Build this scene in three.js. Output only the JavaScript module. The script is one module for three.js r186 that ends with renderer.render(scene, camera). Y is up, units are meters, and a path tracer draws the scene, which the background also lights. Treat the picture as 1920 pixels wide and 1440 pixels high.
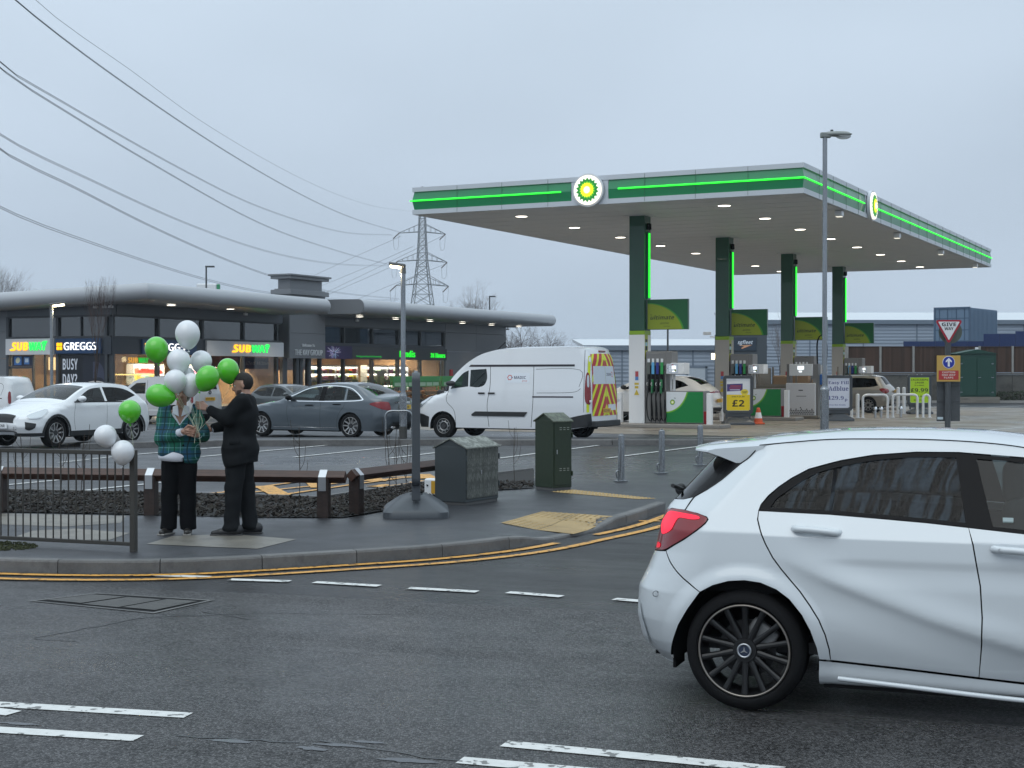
import * as THREE from 'three';
import { RoundedBoxGeometry } from 'three/addons/geometries/RoundedBoxGeometry.js';
import { TextGeometry } from 'three/addons/geometries/TextGeometry.js';
import { FontLoader } from 'three/addons/loaders/FontLoader.js';
import { mergeGeometries, toCreasedNormals } from 'three/addons/utils/BufferGeometryUtils.js';
import { RectAreaLightUniformsLib } from 'three/addons/lights/RectAreaLightUniformsLib.js';

// ---------- camera, sky, light ----------
const scene = new THREE.Scene();
const FOC = 2773, EYE = 1.78, HZ = 698;                 // focal length and horizon row in photograph pixels, eye height in metres
const camera = new THREE.PerspectiveCamera(2 * Math.atan(720 / FOC) * 180 / Math.PI, 4 / 3, 0.1, 3000);
camera.position.set(0, EYE, 0);
camera.rotation.x = -Math.atan((720 - HZ) / FOC);
const renderer = new THREE.WebGLRenderer({ antialias: true });
renderer.toneMapping = THREE.LinearToneMapping;
renderer.toneMappingExposure = 1.2;
renderer.shadowMap.enabled = true;
RectAreaLightUniformsLib.init();

// hashing and tileable noise
function hash(x, y, s = 0) { let h = Math.imul(x | 0, 374761393) ^ Math.imul(y | 0, 668265263) ^ Math.imul(s | 0, 1442695041); h = Math.imul(h ^ (h >>> 13), 1274126177); return ((h ^ (h >>> 16)) >>> 0) / 4294967296; }
function rng(seed) { let s = seed | 0; return () => { s = (s + 0x6d2b79f5) | 0; let t = Math.imul(s ^ (s >>> 15), 1 | s); t = (t + Math.imul(t ^ (t >>> 7), 61 | t)) ^ t; return ((t ^ (t >>> 14)) >>> 0) / 4294967296; }; }
const lerp = (a, b, t) => a + (b - a) * t, clamp = (x, a = 0, b = 1) => Math.min(b, Math.max(a, x)), sstep = (a, b, x) => { const t = clamp((x - a) / (b - a)); return t * t * (3 - 2 * t); };
function vnoise(x, y, p, s = 0) { const xi = Math.floor(x), yi = Math.floor(y); let fx = x - xi, fy = y - yi; fx = fx * fx * (3 - 2 * fx); fy = fy * fy * (3 - 2 * fy); const m = (a) => ((a % p) + p) % p; const a = m(xi), b = m(xi + 1), c = m(yi), d = m(yi + 1); return lerp(lerp(hash(a, c, s), hash(b, c, s), fx), lerp(hash(a, d, s), hash(b, d, s), fx), fy); }
function fbm(u, v, p, oct, s = 0) { let r = 0, a = 0.5, t = 0; for (let i = 0; i < oct; i++) { r += a * vnoise(u * p, v * p, p, s + i * 17); t += a; a *= 0.5; p *= 2; } return r / t; }

// overcast dusk sky: even grey-blue cloud sheet, brighter towards the zenith as overcast skies are
{
  const W = 512, H = 256, d = new Float32Array(W * H * 4);
  for (let j = 0; j < H; j++) for (let i = 0; i < W; i++) {
    const el = ((j + 0.5) / H - 0.5) * Math.PI, az = (i + 0.5) / W * Math.PI * 2, s = Math.max(0, Math.sin(el));
    const cx = Math.cos(az) * Math.cos(el), cz = Math.sin(az) * Math.cos(el), k = 1 / (0.25 + Math.max(0, Math.sin(el)));
    const n = fbm(cx * k * 0.13 + 5.3, cz * k * 0.13 + 2.7, 8, 5, 3) - 0.5;
    let L = (0.5 + 0.66 * Math.pow(s, 1.6)) * (1 + 0.42 * n);
    if (el < 0) L = 0.2;
    const warm = 0.02 * n;
    const o = (j * W + i) * 4;
    d[o] = L * (0.885 + warm); d[o + 1] = L * 1.05; d[o + 2] = L * (1.265 - warm - 0.12 * s); d[o + 3] = 1;
  }
  const sky = new THREE.DataTexture(d, W, H, THREE.RGBAFormat, THREE.FloatType);
  sky.mapping = THREE.EquirectangularReflectionMapping; sky.magFilter = THREE.LinearFilter; sky.needsUpdate = true;
  scene.background = sky; scene.environment = sky;
}
const sun = new THREE.DirectionalLight(new THREE.Color(1, 0.97, 0.92), 0.6);
sun.position.set(-40, 90, 30); sun.target.position.set(0, 0, -30); sun.castShadow = true; sun.shadow.radius = 90;
Object.assign(sun.shadow.camera, { left: -80, right: 80, top: 80, bottom: -80, near: 1, far: 300 }); sun.shadow.mapSize.set(4096, 4096);
scene.add(sun, sun.target);
scene.fog = new THREE.FogExp2(new THREE.Color(0.82, 0.92, 1.0), 0.0003);

// ---------- helpers ----------
const used = new Map();
const numbered = (n) => { const k = used.get(n) ?? 0; used.set(n, k + 1); return k ? n + '_' + String(k).padStart(3, '0') : n; };
function mesh(name, geo, mat, parent = scene) { const g = Array.isArray(geo) ? merge(geo) : geo; const m = new THREE.Mesh(g, mat); m.castShadow = m.receiveShadow = true; m.name = parent === scene ? numbered(name) : name; parent.add(m); return m; }
function tag(o, label, category, group) { o.userData.label = label; o.userData.category = category; if (group) o.userData.group = group; return o; }
function thing(name, label, category, [x, y, z] = [0, 0, 0], turn = 0, group) { const g = new THREE.Group(); g.name = numbered(name); g.position.set(x, y, z); g.rotation.y = turn; scene.add(g); return tag(g, label, category, group); }
function copyOf(src, [x, y, z], turn, label, group) { const c = src.clone(); c.name = numbered(src.name.replace(/_\d{3}$/, '')); c.userData = { ...src.userData }; c.position.set(x, y, z); c.rotation.y = turn; scene.add(c); if (label) c.userData.label = label; if (group) c.userData.group = group; return c; }
function struct(o, label) { o.userData.kind = 'structure'; if (label) o.userData.label = label; return o; }
function merge(list) { const l = list.map((g) => (g.index ? g.toNonIndexed() : g)); for (const g of l) { for (const k of Object.keys(g.attributes)) if (!['position', 'normal', 'uv'].includes(k)) g.deleteAttribute(k); if (!g.attributes.uv) g.setAttribute('uv', new THREE.BufferAttribute(new Float32Array(g.attributes.position.count * 2), 2)); if (!g.attributes.normal) g.computeVertexNormals(); } return l.length === 1 ? l[0] : mergeGeometries(l); }
const bx = (x0, x1, y0, y1, z0, z1) => new THREE.BoxGeometry(x1 - x0, y1 - y0, z1 - z0).translate((x0 + x1) / 2, (y0 + y1) / 2, (z0 + z1) / 2);
const rb = (x0, x1, y0, y1, z0, z1, r = 0.01, s = 2) => new RoundedBoxGeometry(x1 - x0, y1 - y0, z1 - z0, s, r).translate((x0 + x1) / 2, (y0 + y1) / 2, (z0 + z1) / 2);
const cyl = (x, y0, y1, z, r0, r1 = r0, n = 16) => new THREE.CylinderGeometry(r1, r0, y1 - y0, n).translate(x, (y0 + y1) / 2, z);
const V = (x, y, z) => new THREE.Vector3(x, y, z);
function tube(pts, r, n = 8, seg, closed = false) { const c = new THREE.CatmullRomCurve3(pts.map((p) => (p.isVector3 ? p : V(...p))), closed, 'centripetal'); return new THREE.TubeGeometry(c, seg ?? Math.max(2, pts.length * 4), r, n, closed); }
function bar(a, b, r, n = 6, r2 = r) { const A = a.isVector3 ? a : V(...a), B = b.isVector3 ? b : V(...b), d = B.clone().sub(A), g = new THREE.CylinderGeometry(r2, r, d.length(), n); g.translate(0, d.length() / 2, 0); g.applyQuaternion(new THREE.Quaternion().setFromUnitVectors(V(0, 1, 0), d.normalize())); return g.translate(A.x, A.y, A.z); }
function lathe(pts, n = 24) { return new THREE.LatheGeometry(pts.map((p) => new THREE.Vector2(p[0], p[1])), n); }
// uv in metres by the face's main direction
function uvm(g, k = 1) { g = g.index ? g.toNonIndexed() : g; const p = g.attributes.position, n = g.attributes.normal, uv = new Float32Array(p.count * 2); for (let i = 0; i < p.count; i++) { const x = Math.abs(n.getX(i)), y = Math.abs(n.getY(i)), z = Math.abs(n.getZ(i)); const [a, b] = y > x && y > z ? [p.getX(i), p.getZ(i)] : x > z ? [p.getZ(i), p.getY(i)] : [p.getX(i), p.getY(i)]; uv[2 * i] = a * k; uv[2 * i + 1] = b * k; } g.setAttribute('uv', new THREE.BufferAttribute(uv, 2)); return g; }
const shapeOf = (pts, holes = []) => { const s = new THREE.Shape(pts.map((p) => new THREE.Vector2(p[0], p[1]))); for (const h of holes) s.holes.push(new THREE.Path(h.map((p) => new THREE.Vector2(p[0], p[1])))); return s; };
const extr = (pts, d, bevel = 0, holes = []) => new THREE.ExtrudeGeometry(shapeOf(pts, holes), { depth: d, bevelEnabled: bevel > 0, bevelThickness: bevel, bevelSize: bevel, bevelSegments: 2, curveSegments: 12 });
const ring = (r, n = 32, cx = 0, cy = 0, ry = r, a0 = 0) => Array.from({ length: n }, (_, i) => [cx + r * Math.cos(a0 + i / n * Math.PI * 2), cy + ry * Math.sin(a0 + i / n * Math.PI * 2)]);
// a flat sheet of ground: points [x, z], uv in metres
function sheetGeo(pts, y = 0, holes = []) { const g = new THREE.ShapeGeometry(shapeOf(pts.map(([x, z]) => [x, -z]), holes.map((h) => h.map(([x, z]) => [x, -z])))); g.rotateX(-Math.PI / 2); return g.translate(0, y, 0); }
// the ground point seen at a photograph pixel
const gp = (px, py, h = 0) => { const k = (EYE - h) / (py - HZ); return [(px - 960) * k, -FOC * k]; };
// a strip of given width along a line of [x, z] points
function offsetLine(pts, d) { return pts.map((p, i) => { const a = pts[Math.max(0, i - 1)], b = pts[Math.min(pts.length - 1, i + 1)], l = Math.hypot(b[0] - a[0], b[1] - a[1]); return [p[0] - (b[1] - a[1]) / l * d, p[1] + (b[0] - a[0]) / l * d]; }); }
const strip = (pts, w, y) => sheetGeo([...offsetLine(pts, -w / 2), ...offsetLine(pts, w / 2).reverse()], y);
const smooth2 = (pts, n = 8) => { const c = new THREE.CatmullRomCurve3(pts.map(([x, z]) => V(x, 0, z)), false, 'centripetal'); return c.getPoints(pts.length * n).map((p) => [p.x, p.z]); };
// forecourt frame: x along the islands (right and nearer), z towards the camera, origin at the first canopy column
const ALPHA = 0.466, C1 = [4.2, -48.3], CA = Math.cos(ALPHA), SA = Math.sin(ALPHA);
const L2 = (x, z) => [C1[0] + x * CA - z * SA, C1[1] + x * SA + z * CA];
const L3 = (x, y, z) => { const [a, b] = L2(x, z); return [a, y, b]; };

// ---------- textures and materials ----------
function dataTex(n, fn, srgb = false, m = n) { const d = new Uint8Array(n * m * 4); for (let j = 0; j < m; j++) for (let i = 0; i < n; i++) { const c = fn(i / n, j / m, i, j), o = (j * n + i) * 4; if (typeof c === 'number') d[o] = d[o + 1] = d[o + 2] = clamp(c) * 255; else { d[o] = clamp(c[0]) * 255; d[o + 1] = clamp(c[1]) * 255; d[o + 2] = clamp(c[2]) * 255; } d[o + 3] = c.length > 3 ? clamp(c[3]) * 255 : 255; } const t = new THREE.DataTexture(d, n, m); t.magFilter = THREE.LinearFilter; t.minFilter = THREE.LinearMipmapLinearFilter; t.generateMipmaps = true; t.wrapS = t.wrapT = THREE.RepeatWrapping; if (srgb) t.colorSpace = THREE.SRGBColorSpace; t.needsUpdate = true; return t; }
const rep = (t, kx, ky = kx) => { const c = t.clone(); c.repeat.set(kx, ky); c.needsUpdate = true; return c; };
function canvasTex(w, h, draw) { const c = document.createElement('canvas'); c.width = w; c.height = h; const g = c.getContext('2d'); draw(g, w, h); const t = new THREE.CanvasTexture(c); t.colorSpace = THREE.SRGBColorSpace; t.anisotropy = 8; return t; }
const std = (r, g, b, rough = 0.8, o = {}) => new THREE.MeshStandardMaterial({ color: new THREE.Color().setRGB(r, g, b), roughness: rough, ...o });
const phys = (r, g, b, rough, o = {}) => new THREE.MeshPhysicalMaterial({ color: new THREE.Color().setRGB(r, g, b), roughness: rough, ...o });
const glow = (r, g, b, k = 1) => new THREE.MeshStandardMaterial({ color: new THREE.Color().setRGB(Math.min(r, 1) * 0.5, Math.min(g, 1) * 0.5, Math.min(b, 1) * 0.5), roughness: 0.4, emissive: new THREE.Color().setRGB(r, g, b), emissiveIntensity: k });
const speck = dataTex(512, (u, v) => { const a = fbm(u, v, 64, 3, 1), b = fbm(u, v, 8, 3, 9); return 0.74 + 0.38 * (a - 0.5) + 0.28 * (b - 0.5); }, false);
const grain = dataTex(512, (u, v) => fbm(u, v, 128, 2, 5));
const blotch = dataTex(512, (u, v) => fbm(u, v, 5, 5, 21));
// aggregate: rounded stones of mixed tone standing in dark binder
function stones(n, cells, seed) {
  const h = new Float32Array(n * n), tone = new Float32Array(n * n), k = n / cells;
  for (let j = 0; j < n; j++) for (let i = 0; i < n; i++) {
    const x = i / k, y = j / k, xi = Math.floor(x), yi = Math.floor(y); let d1 = 9, d2 = 9, id = 0;
    for (let b = -1; b <= 1; b++) for (let a = -1; a <= 1; a++) { const cx = ((xi + a) % cells + cells) % cells, cy = ((yi + b) % cells + cells) % cells; const px = xi + a + 0.1 + 0.8 * hash(cx, cy, seed), py = yi + b + 0.1 + 0.8 * hash(cx, cy, seed + 1); const d = Math.hypot(px - x, py - y); if (d < d1) { d2 = d1; d1 = d; id = hash(cx, cy, seed + 2); } else if (d < d2) d2 = d; }
    h[j * n + i] = sstep(0, 0.45, d2 - d1) * (0.5 + 0.5 * id); tone[j * n + i] = id;
  }
  return { h, tone, n };
}
function asphaltMaps(cells, seed, base, vary) {
  const s = stones(1024, cells, seed);
  const bump = dataTex(1024, (u, v, i, j) => 0.15 + 0.8 * s.h[j * 1024 + i]);
  const col = dataTex(1024, (u, v, i, j) => { const t = s.tone[j * 1024 + i], h = s.h[j * 1024 + i], w = fbm(u, v, 6, 4, seed + 5) - 0.5; const k = base * (0.62 + vary * (t - 0.35) * (0.35 + h) * 1.5 + 0.5 * w); return [k * 0.98, k, k * 1.05]; });
  const spec = dataTex(1024, (u, v, i, j) => { const t = s.tone[j * 1024 + i], h = s.h[j * 1024 + i]; return [1, 1, 1, clamp(0.22 + 0.78 * h * (0.35 + 0.9 * t * t))]; });
  return { bump, col, spec };
}
const A1 = asphaltMaps(120, 40, 0.5, 0.9), A2 = asphaltMaps(170, 60, 0.5, 0.55);
const wet1 = dataTex(512, (u, v) => { const p = fbm(u, v, 4, 5, 71), q = fbm(u, v, 40, 3, 75); const puddle = sstep(0.56, 0.66, p); return clamp(0.385 + 0.16 * (q - 0.5) + 0.62 * (p - 0.5)); });
const turned = (t, kx, ky, a) => { const c = rep(t, kx, ky); c.rotation = a; return c; };   // worn and wet bands run along the road
const MAT = {};
MAT.road = phys(0.135, 0.128, 0.124, 1, { map: rep(A1.col, 1 / 1.5), bumpMap: rep(A1.bump, 1 / 1.5), bumpScale: 0.0028, roughnessMap: turned(wet1, 1 / 26, 1 / 4.4, -0.33), specularIntensity: 1, specularIntensityMap: rep(A1.spec, 1 / 1.5) });
MAT.newRoad = phys(0.082, 0.079, 0.08, 1, { map: rep(A2.col, 1 / 1.3), bumpMap: rep(A2.bump, 1 / 1.3), bumpScale: 0.0026, roughnessMap: turned(wet1, 1 / 22, 1 / 6, -0.33), specularIntensity: 1, specularIntensityMap: rep(A2.spec, 1 / 1.3) });
MAT.path = phys(0.085, 0.086, 0.095, 1, { map: rep(A2.col, 1 / 0.9), bumpMap: rep(A2.bump, 1 / 0.9), bumpScale: 0.0013, roughnessMap: rep(dataTex(256, (u, v) => 0.24 + 0.4 * fbm(u, v, 5, 4, 91)), 1 / 4), specularIntensity: 1 });
MAT.lot = phys(0.1, 0.1, 0.108, 1, { map: rep(A2.col, 1 / 1.1), bumpMap: rep(A2.bump, 1 / 1.1), bumpScale: 0.0018, roughnessMap: rep(wet1, 1 / 17), specularIntensity: 0.9 });
const concTex = dataTex(512, (u, v) => { const a = fbm(u, v, 6, 5, 31), b = fbm(u, v, 90, 2, 33), st = sstep(0.58, 0.75, fbm(u, v, 9, 4, 37)); const k = 0.72 + 0.42 * (a - 0.5) + 0.2 * (b - 0.5) - 0.16 * st; return [k, k * 0.97, k * 0.92]; });
MAT.apron = phys(0.3, 0.272, 0.24, 1, { map: rep(concTex, 1 / 9), roughnessMap: rep(blotch, 1 / 7), specularIntensity: 0.8 });
MAT.kerb = phys(0.17, 0.17, 0.175, 0.55, { map: rep(concTex, 1 / 1.1), bumpMap: rep(grain, 1 / 0.5), bumpScale: 0.002 });
MAT.kerbTop = phys(0.4, 0.4, 0.4, 0.5, { map: rep(concTex, 1 / 0.8) });
MAT.slab = phys(0.25, 0.235, 0.21, 0.42, { map: rep(concTex, 1 / 1.6), bumpMap: rep(grain, 1 / 0.6), bumpScale: 0.002 });
const paintTex = dataTex(512, (u, v) => { const w = fbm(u, v, 30, 3, 51), x = fbm(u, v, 6, 3, 53), c = w < 0.33 + 0.10 * (x - 0.5) ? 0.3 : 1; return c * (0.86 + 0.28 * (w - 0.5)); });
MAT.whitePaint = std(0.72, 0.72, 0.7, 0.55, { map: rep(paintTex, 1 / 1.3) });
MAT.yellowPaint = std(0.74, 0.36, 0.055, 0.5, { map: rep(paintTex, 1 / 1.1) });
MAT.mulch = std(0.012, 0.0105, 0.01, 0.9);
MAT.black = phys(0.008, 0.008, 0.009, 0.8, { specularIntensity: 0.3 });
MAT.blackGloss = phys(0.008, 0.008, 0.009, 0.25, { specularIntensity: 0.15 });
MAT.rubber = phys(0.01, 0.01, 0.011, 0.8, { specularIntensity: 0.35, bumpMap: rep(grain, 6), bumpScale: 0.0008 });
MAT.galv = std(0.38, 0.4, 0.42, 0.42, { metalness: 0.75, map: rep(speck, 2), roughnessMap: rep(blotch, 3) });
MAT.steel = std(0.55, 0.56, 0.58, 0.3, { metalness: 0.9 });
MAT.chrome = std(0.8, 0.81, 0.83, 0.12, { metalness: 1 });
MAT.greyPost = std(0.075, 0.082, 0.09, 0.5, { map: rep(speck, 2) });
MAT.whiteMetal = phys(0.72, 0.73, 0.74, 0.4, { clearcoat: 0.3 });
MAT.glass = phys(0.86, 0.9, 0.9, 0.03, { transmission: 1, thickness: 0, ior: 1.5 });
MAT.carGlass = phys(0.45, 0.52, 0.52, 0.03, { transmission: 1, thickness: 0, ior: 1.35 });
MAT.darkGlass = phys(0.045, 0.055, 0.062, 0.04, { transmission: 1, thickness: 0, ior: 1.25 });
MAT.shopGlass = phys(0.62, 0.63, 0.62, 0.02, { transmission: 1, thickness: 0, ior: 1.52 });
MAT.upperGlass = phys(0.5, 0.5, 0.5, 0.02, { transmission: 1, thickness: 0, ior: 1.9 });
const FONT = await new FontLoader().loadAsync('fonts/droid/droid_sans_bold.typeface.json');
const FONTR = await new FontLoader().loadAsync('fonts/droid/droid_sans_regular.typeface.json');
// text as thin raised letters; x centred or from the left, width fitted
function textGeo(s, height, depth, width, font = FONT, slant = 0) { const g = new TextGeometry(s, { font, size: height, depth, curveSegments: 4, bevelEnabled: false }); g.computeBoundingBox(); const b = g.boundingBox; g.translate(-b.min.x, 0, 0); if (width) g.scale(width / (b.max.x - b.min.x), 1, 1); if (slant) g.applyMatrix4(new THREE.Matrix4().set(1, slant, 0, 0, 0, 1, 0, 0, 0, 0, 1, 0, 0, 0, 0, 1)); return g; }
// ---------- surfaces cut from a grid by an outline, lifted by a mapping ----------
function clipBand(poly, axis, lo, hi) {
  for (const [lim, sg] of [[lo, 1], [hi, -1]]) {
    const out = []; const n = poly.length; if (!n) return poly;
    for (let i = 0; i < n; i++) { const a = poly[i], b = poly[(i + 1) % n], da = (a[axis] - lim) * sg, db = (b[axis] - lim) * sg; if (da >= 0) out.push(a); if ((da > 0 && db < 0) || (da < 0 && db > 0)) { const t = da / (da - db); const q = [lerp(a[0], b[0], t), lerp(a[1], b[1], t)]; q[axis] = lim; out.push(q); } }
    poly = out;
  }
  return poly;
}
const areaOf = (p) => p.reduce((s, a, i) => { const b = p[(i + 1) % p.length]; return s + a[0] * b[1] - b[0] * a[1]; }, 0) / 2;
function keyhole(outline, holes) {
  let o = areaOf(outline) > 0 ? outline.slice() : outline.slice().reverse();
  for (let h of holes) { if (areaOf(h) > 0) h = h.slice().reverse(); let best = 1e9, bi = 0, bj = 0; o.forEach((p, i) => h.forEach((q, j) => { const d = Math.hypot(p[0] - q[0], p[1] - q[1]); if (d < best) { best = d; bi = i; bj = j; } })); o = [...o.slice(0, bi + 1), ...h.slice(bj), ...h.slice(0, bj + 1), ...o.slice(bi)]; }
  return o;
}
function patch(outline, holes, map, cx, cy, flip = false, off = 0) {
  const poly = keyhole(outline, holes); let x0 = 1e9, x1 = -1e9, y0 = 1e9, y1 = -1e9;
  for (const p of poly) { x0 = Math.min(x0, p[0]); x1 = Math.max(x1, p[0]); y0 = Math.min(y0, p[1]); y1 = Math.max(y1, p[1]); }
  const nx = Math.max(1, Math.ceil((x1 - x0) / cx)), ny = Math.max(1, Math.ceil((y1 - y0) / cy)), pos = [], nor = [], uv = [], e = 2e-3, P = V(), Q = V(), R = V();
  const vert = (a, b) => { const c = map(a, b), d1 = map(a + e, b), d0 = map(a - e, b), f1 = map(a, b + e), f0 = map(a, b - e); P.set(d1[0] - d0[0], d1[1] - d0[1], d1[2] - d0[2]); Q.set(f1[0] - f0[0], f1[1] - f0[1], f1[2] - f0[2]); R.crossVectors(P, Q); if (R.lengthSq() < 1e-16) R.set(0, 1, 0); R.normalize(); if (flip) R.negate(); pos.push(c[0] + R.x * off, c[1] + R.y * off, c[2] + R.z * off); nor.push(R.x, R.y, R.z); uv.push(a, b); };
  for (let j = 0; j < ny; j++) {
    const row = clipBand(poly, 1, lerp(y0, y1, j / ny), lerp(y0, y1, (j + 1) / ny)); if (row.length < 3) continue;
    for (let i = 0; i < nx; i++) {
      const c = clipBand(row, 0, lerp(x0, x1, i / nx), lerp(x0, x1, (i + 1) / nx)); if (c.length < 3) continue;
      const q = c.filter((p, k) => { const r = c[(k + 1) % c.length]; return Math.hypot(p[0] - r[0], p[1] - r[1]) > 1e-7; }); if (q.length < 3 || Math.abs(areaOf(q)) < 1e-10) continue;
      const tri = q.length === 3 ? [[0, 1, 2]] : THREE.ShapeUtils.triangulateShape(q.map((p) => new THREE.Vector2(p[0], p[1])), []);
      for (const t of tri) { let [a, b, d] = t; const s = (q[b][0] - q[a][0]) * (q[d][1] - q[a][1]) - (q[d][0] - q[a][0]) * (q[b][1] - q[a][1]); if (Math.abs(s) < 1e-12) continue; if ((s < 0) !== flip) [b, d] = [d, b]; vert(...q[a]); vert(...q[b]); vert(...q[d]); }
    }
  }
  const g = new THREE.BufferGeometry(); g.setAttribute('position', new THREE.Float32BufferAttribute(pos, 3)); g.setAttribute('normal', new THREE.Float32BufferAttribute(nor, 3)); g.setAttribute('uv', new THREE.Float32BufferAttribute(uv, 2)); return g;
}
// a closed smooth outline through points; points given as [x, y, 1] are corners
function curve2(pts, n = 6, closed = true) {
  const out = [], N = pts.length, at = (i) => pts[closed ? (i + N) % N : clamp(i, 0, N - 1)];
  for (let i = 0; i < (closed ? N : N - 1); i++) {
    const b = at(i), c = at(i + 1), a = b[2] ? [2 * b[0] - c[0], 2 * b[1] - c[1]] : at(i - 1), d = c[2] ? [2 * c[0] - b[0], 2 * c[1] - b[1]] : at(i + 2);
    for (let k = 0; k < n; k++) { const t = k / n, t2 = t * t, t3 = t2 * t; out.push([0, 1].map((m) => 0.5 * (2 * b[m] + (c[m] - a[m]) * t + (2 * a[m] - 5 * b[m] + 4 * c[m] - d[m]) * t2 + (3 * b[m] - a[m] - 3 * c[m] + d[m]) * t3))); }
  }
  if (!closed) out.push([pts[N - 1][0], pts[N - 1][1]]);
  return out;
}

// ---------- ground, road, pavement ----------
const ground = struct(mesh('ground', sheetGeo([[-700, 60], [700, 60], [700, -1500], [-700, -1500]], -0.014), MAT.lot), 'wet dark tarmac of the car park and lanes');
const seam = [[-330, 1092], [0, 1090], [180, 1095], [322, 1107], [495, 1112], [712, 1124], [862, 1132], [1125, 1144], [1500, 1172], [2100, 1225]].map(([a, b]) => gp(a, b));
struct(mesh('junction_road', sheetGeo([...seam, [14, -8], [22, -9], [22, -19], gp(1500, 930), gp(1260, 957), gp(1000, 1010), gp(660, 1050), gp(0, 1070), gp(-330, 1066)], -0.009), MAT.newRoad), 'newer dark tarmac at the mouth of the junction');
const road = struct(mesh('road', sheetGeo([...seam, [30, -7.4], [46, -2], [46, 30], [-46, 30], [-46, -17.5]], -0.004), MAT.road), 'worn wet tarmac road in front');
const dash = (list, w, m = MAT.whitePaint, y = 0, name = 'road_marking', parent = road) => list.forEach((p) => mesh(name, strip(p.map(([a, b]) => gp(a, b)), w, y), m, parent));
dash([[[278, 1078], [392, 1082]], [[430, 1086.5], [543, 1090]], [[589, 1091.5], [711, 1098.5]], [[765, 1102.5], [895, 1109.5]], [[952, 1110.5], [1054, 1118.5]], [[1152, 1123], [1225, 1129]]], 0.11);
dash([[[-260, 1301], [-70, 1317]], [[-60, 1318], [352, 1342]], [[-120, 1362], [258, 1385]], [[945, 1395], [1160, 1415], [1470, 1445]], [[862, 1426], [1160, 1452]], [[1700, 1475], [2050, 1520]], [[-30, 1331], [24, 1338]]], 0.115);
// kerb line and double yellow lines
const kerbPx = [[-420, 1060], [-200, 1067], [0, 1071], [120, 1074], [250, 1074.5], [350, 1072.5], [480, 1066], [660, 1055], [805, 1045], [955, 1028], [1067, 1006.5], [1167, 985], [1252, 956]];
const kerb = smooth2(kerbPx.map(([a, b]) => gp(a, b)), 10);
const along = [0]; for (let i = 1; i < kerb.length; i++) along.push(along[i - 1] + Math.hypot(kerb[i][0] - kerb[i - 1][0], kerb[i][1] - kerb[i - 1][1]));
const kAt = (s) => { let i = 1; while (i < along.length - 1 && along[i] < s) i++; const t = (s - along[i - 1]) / (along[i] - along[i - 1]); return [lerp(kerb[i - 1][0], kerb[i][0], t), lerp(kerb[i - 1][1], kerb[i][1], t)]; };
const nearest = (x, z) => { let b = 1e9, s = 0; for (let i = 0; i < kerb.length; i++) { const d = Math.hypot(kerb[i][0] - x, kerb[i][1] - z); if (d < b) { b = d; s = along[i]; } } return [b, s]; };
const sDrop = nearest(...gp(1067, 1006))[1], sEnd = along[along.length - 1];
const kerbH = (s) => 0.025 + 0.085 * (sstep(0.45, 1.25, Math.abs(s - sDrop)));
const paveH = (x, z) => { const [d, s] = nearest(x, z), h = kerbH(s); return lerp(h, 0.11, sstep(0.1, 1.3, d)) - 0.004; };
for (const [d, end] of [[0.16, 0.25], [0.44, 0]]) { const l = []; for (let s = 0.2; s < sEnd - end; s += 0.3) l.push(kAt(s)); const o = offsetLine(l, d); const cut = d < 0.3 ? o.findIndex((p) => Math.hypot(p[0] - gp(1066, 1010)[0], p[1] - gp(1066, 1010)[1]) < 0.35) : -1; if (cut > 0) { mesh('yellow_line', strip(o.slice(0, cut), 0.1, 0.002), MAT.yellowPaint, road); mesh('yellow_line', strip(o.slice(cut + 2), 0.1, 0.002), MAT.yellowPaint, road); } else mesh('yellow_line', strip(o, 0.1, 0.002), MAT.yellowPaint, road); }
mesh('yellow_line', strip([gp(1198, 977), gp(1238, 977)], 0.1, 0.0026), MAT.yellowPaint, road);
// pavement: one sheet that follows the kerb's height, kerb stones along its edge
const back = offsetLine(kerb, -0.13);
const mulchFront = [[-420, 957], [-200, 959], [0, 961], [250, 966], [480, 971], [642, 972], [688, 965], [730, 957], [832, 938]].map(([a, b]) => gp(a, b, 0.106));
const paveOut = [...back, gp(1224, 935, 0.1), gp(1075, 921, 0.1), gp(1000, 917, 0.1), gp(932, 921, 0.1), ...mulchFront.slice().reverse()];
const pavement = struct(mesh('pavement', patch(paveOut, [], (x, z) => [x, paveH(x, z), z], 0.35, 0.35, true), MAT.path), 'wet dark tarmac pavement behind the kerb');
const kerbGroup = new THREE.Group(); kerbGroup.name = 'kerb'; scene.add(kerbGroup); struct(kerbGroup, 'grey concrete kerb stones along the pavement edge');
function prism(sections) { // sections: arrays of 3-D points of equal count, closed rings
  const n = sections[0].length, pos = []; const quad = (a, b, c, d) => { for (const p of [a, b, c, a, c, d]) pos.push(...p); };
  for (let k = 0; k + 1 < sections.length; k++) for (let i = 0; i < n; i++) quad(sections[k][i], sections[k][(i + 1) % n], sections[k + 1][(i + 1) % n], sections[k + 1][i]);
  for (const [s, f] of [[sections[0], 1], [sections[sections.length - 1], 0]]) for (let i = 1; i + 1 < n; i++) pos.push(...(f ? [...s[0], ...s[i + 1], ...s[i]] : [...s[0], ...s[i], ...s[i + 1]]));
  const g = new THREE.BufferGeometry(); g.setAttribute('position', new THREE.Float32BufferAttribute(pos, 3)); g.computeVertexNormals(); return uvm(g);
}
const kerbMats = [0.92, 1.0, 1.1].map((k) => { const m = MAT.kerb.clone(); m.color.multiplyScalar(k); return m; });
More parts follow.
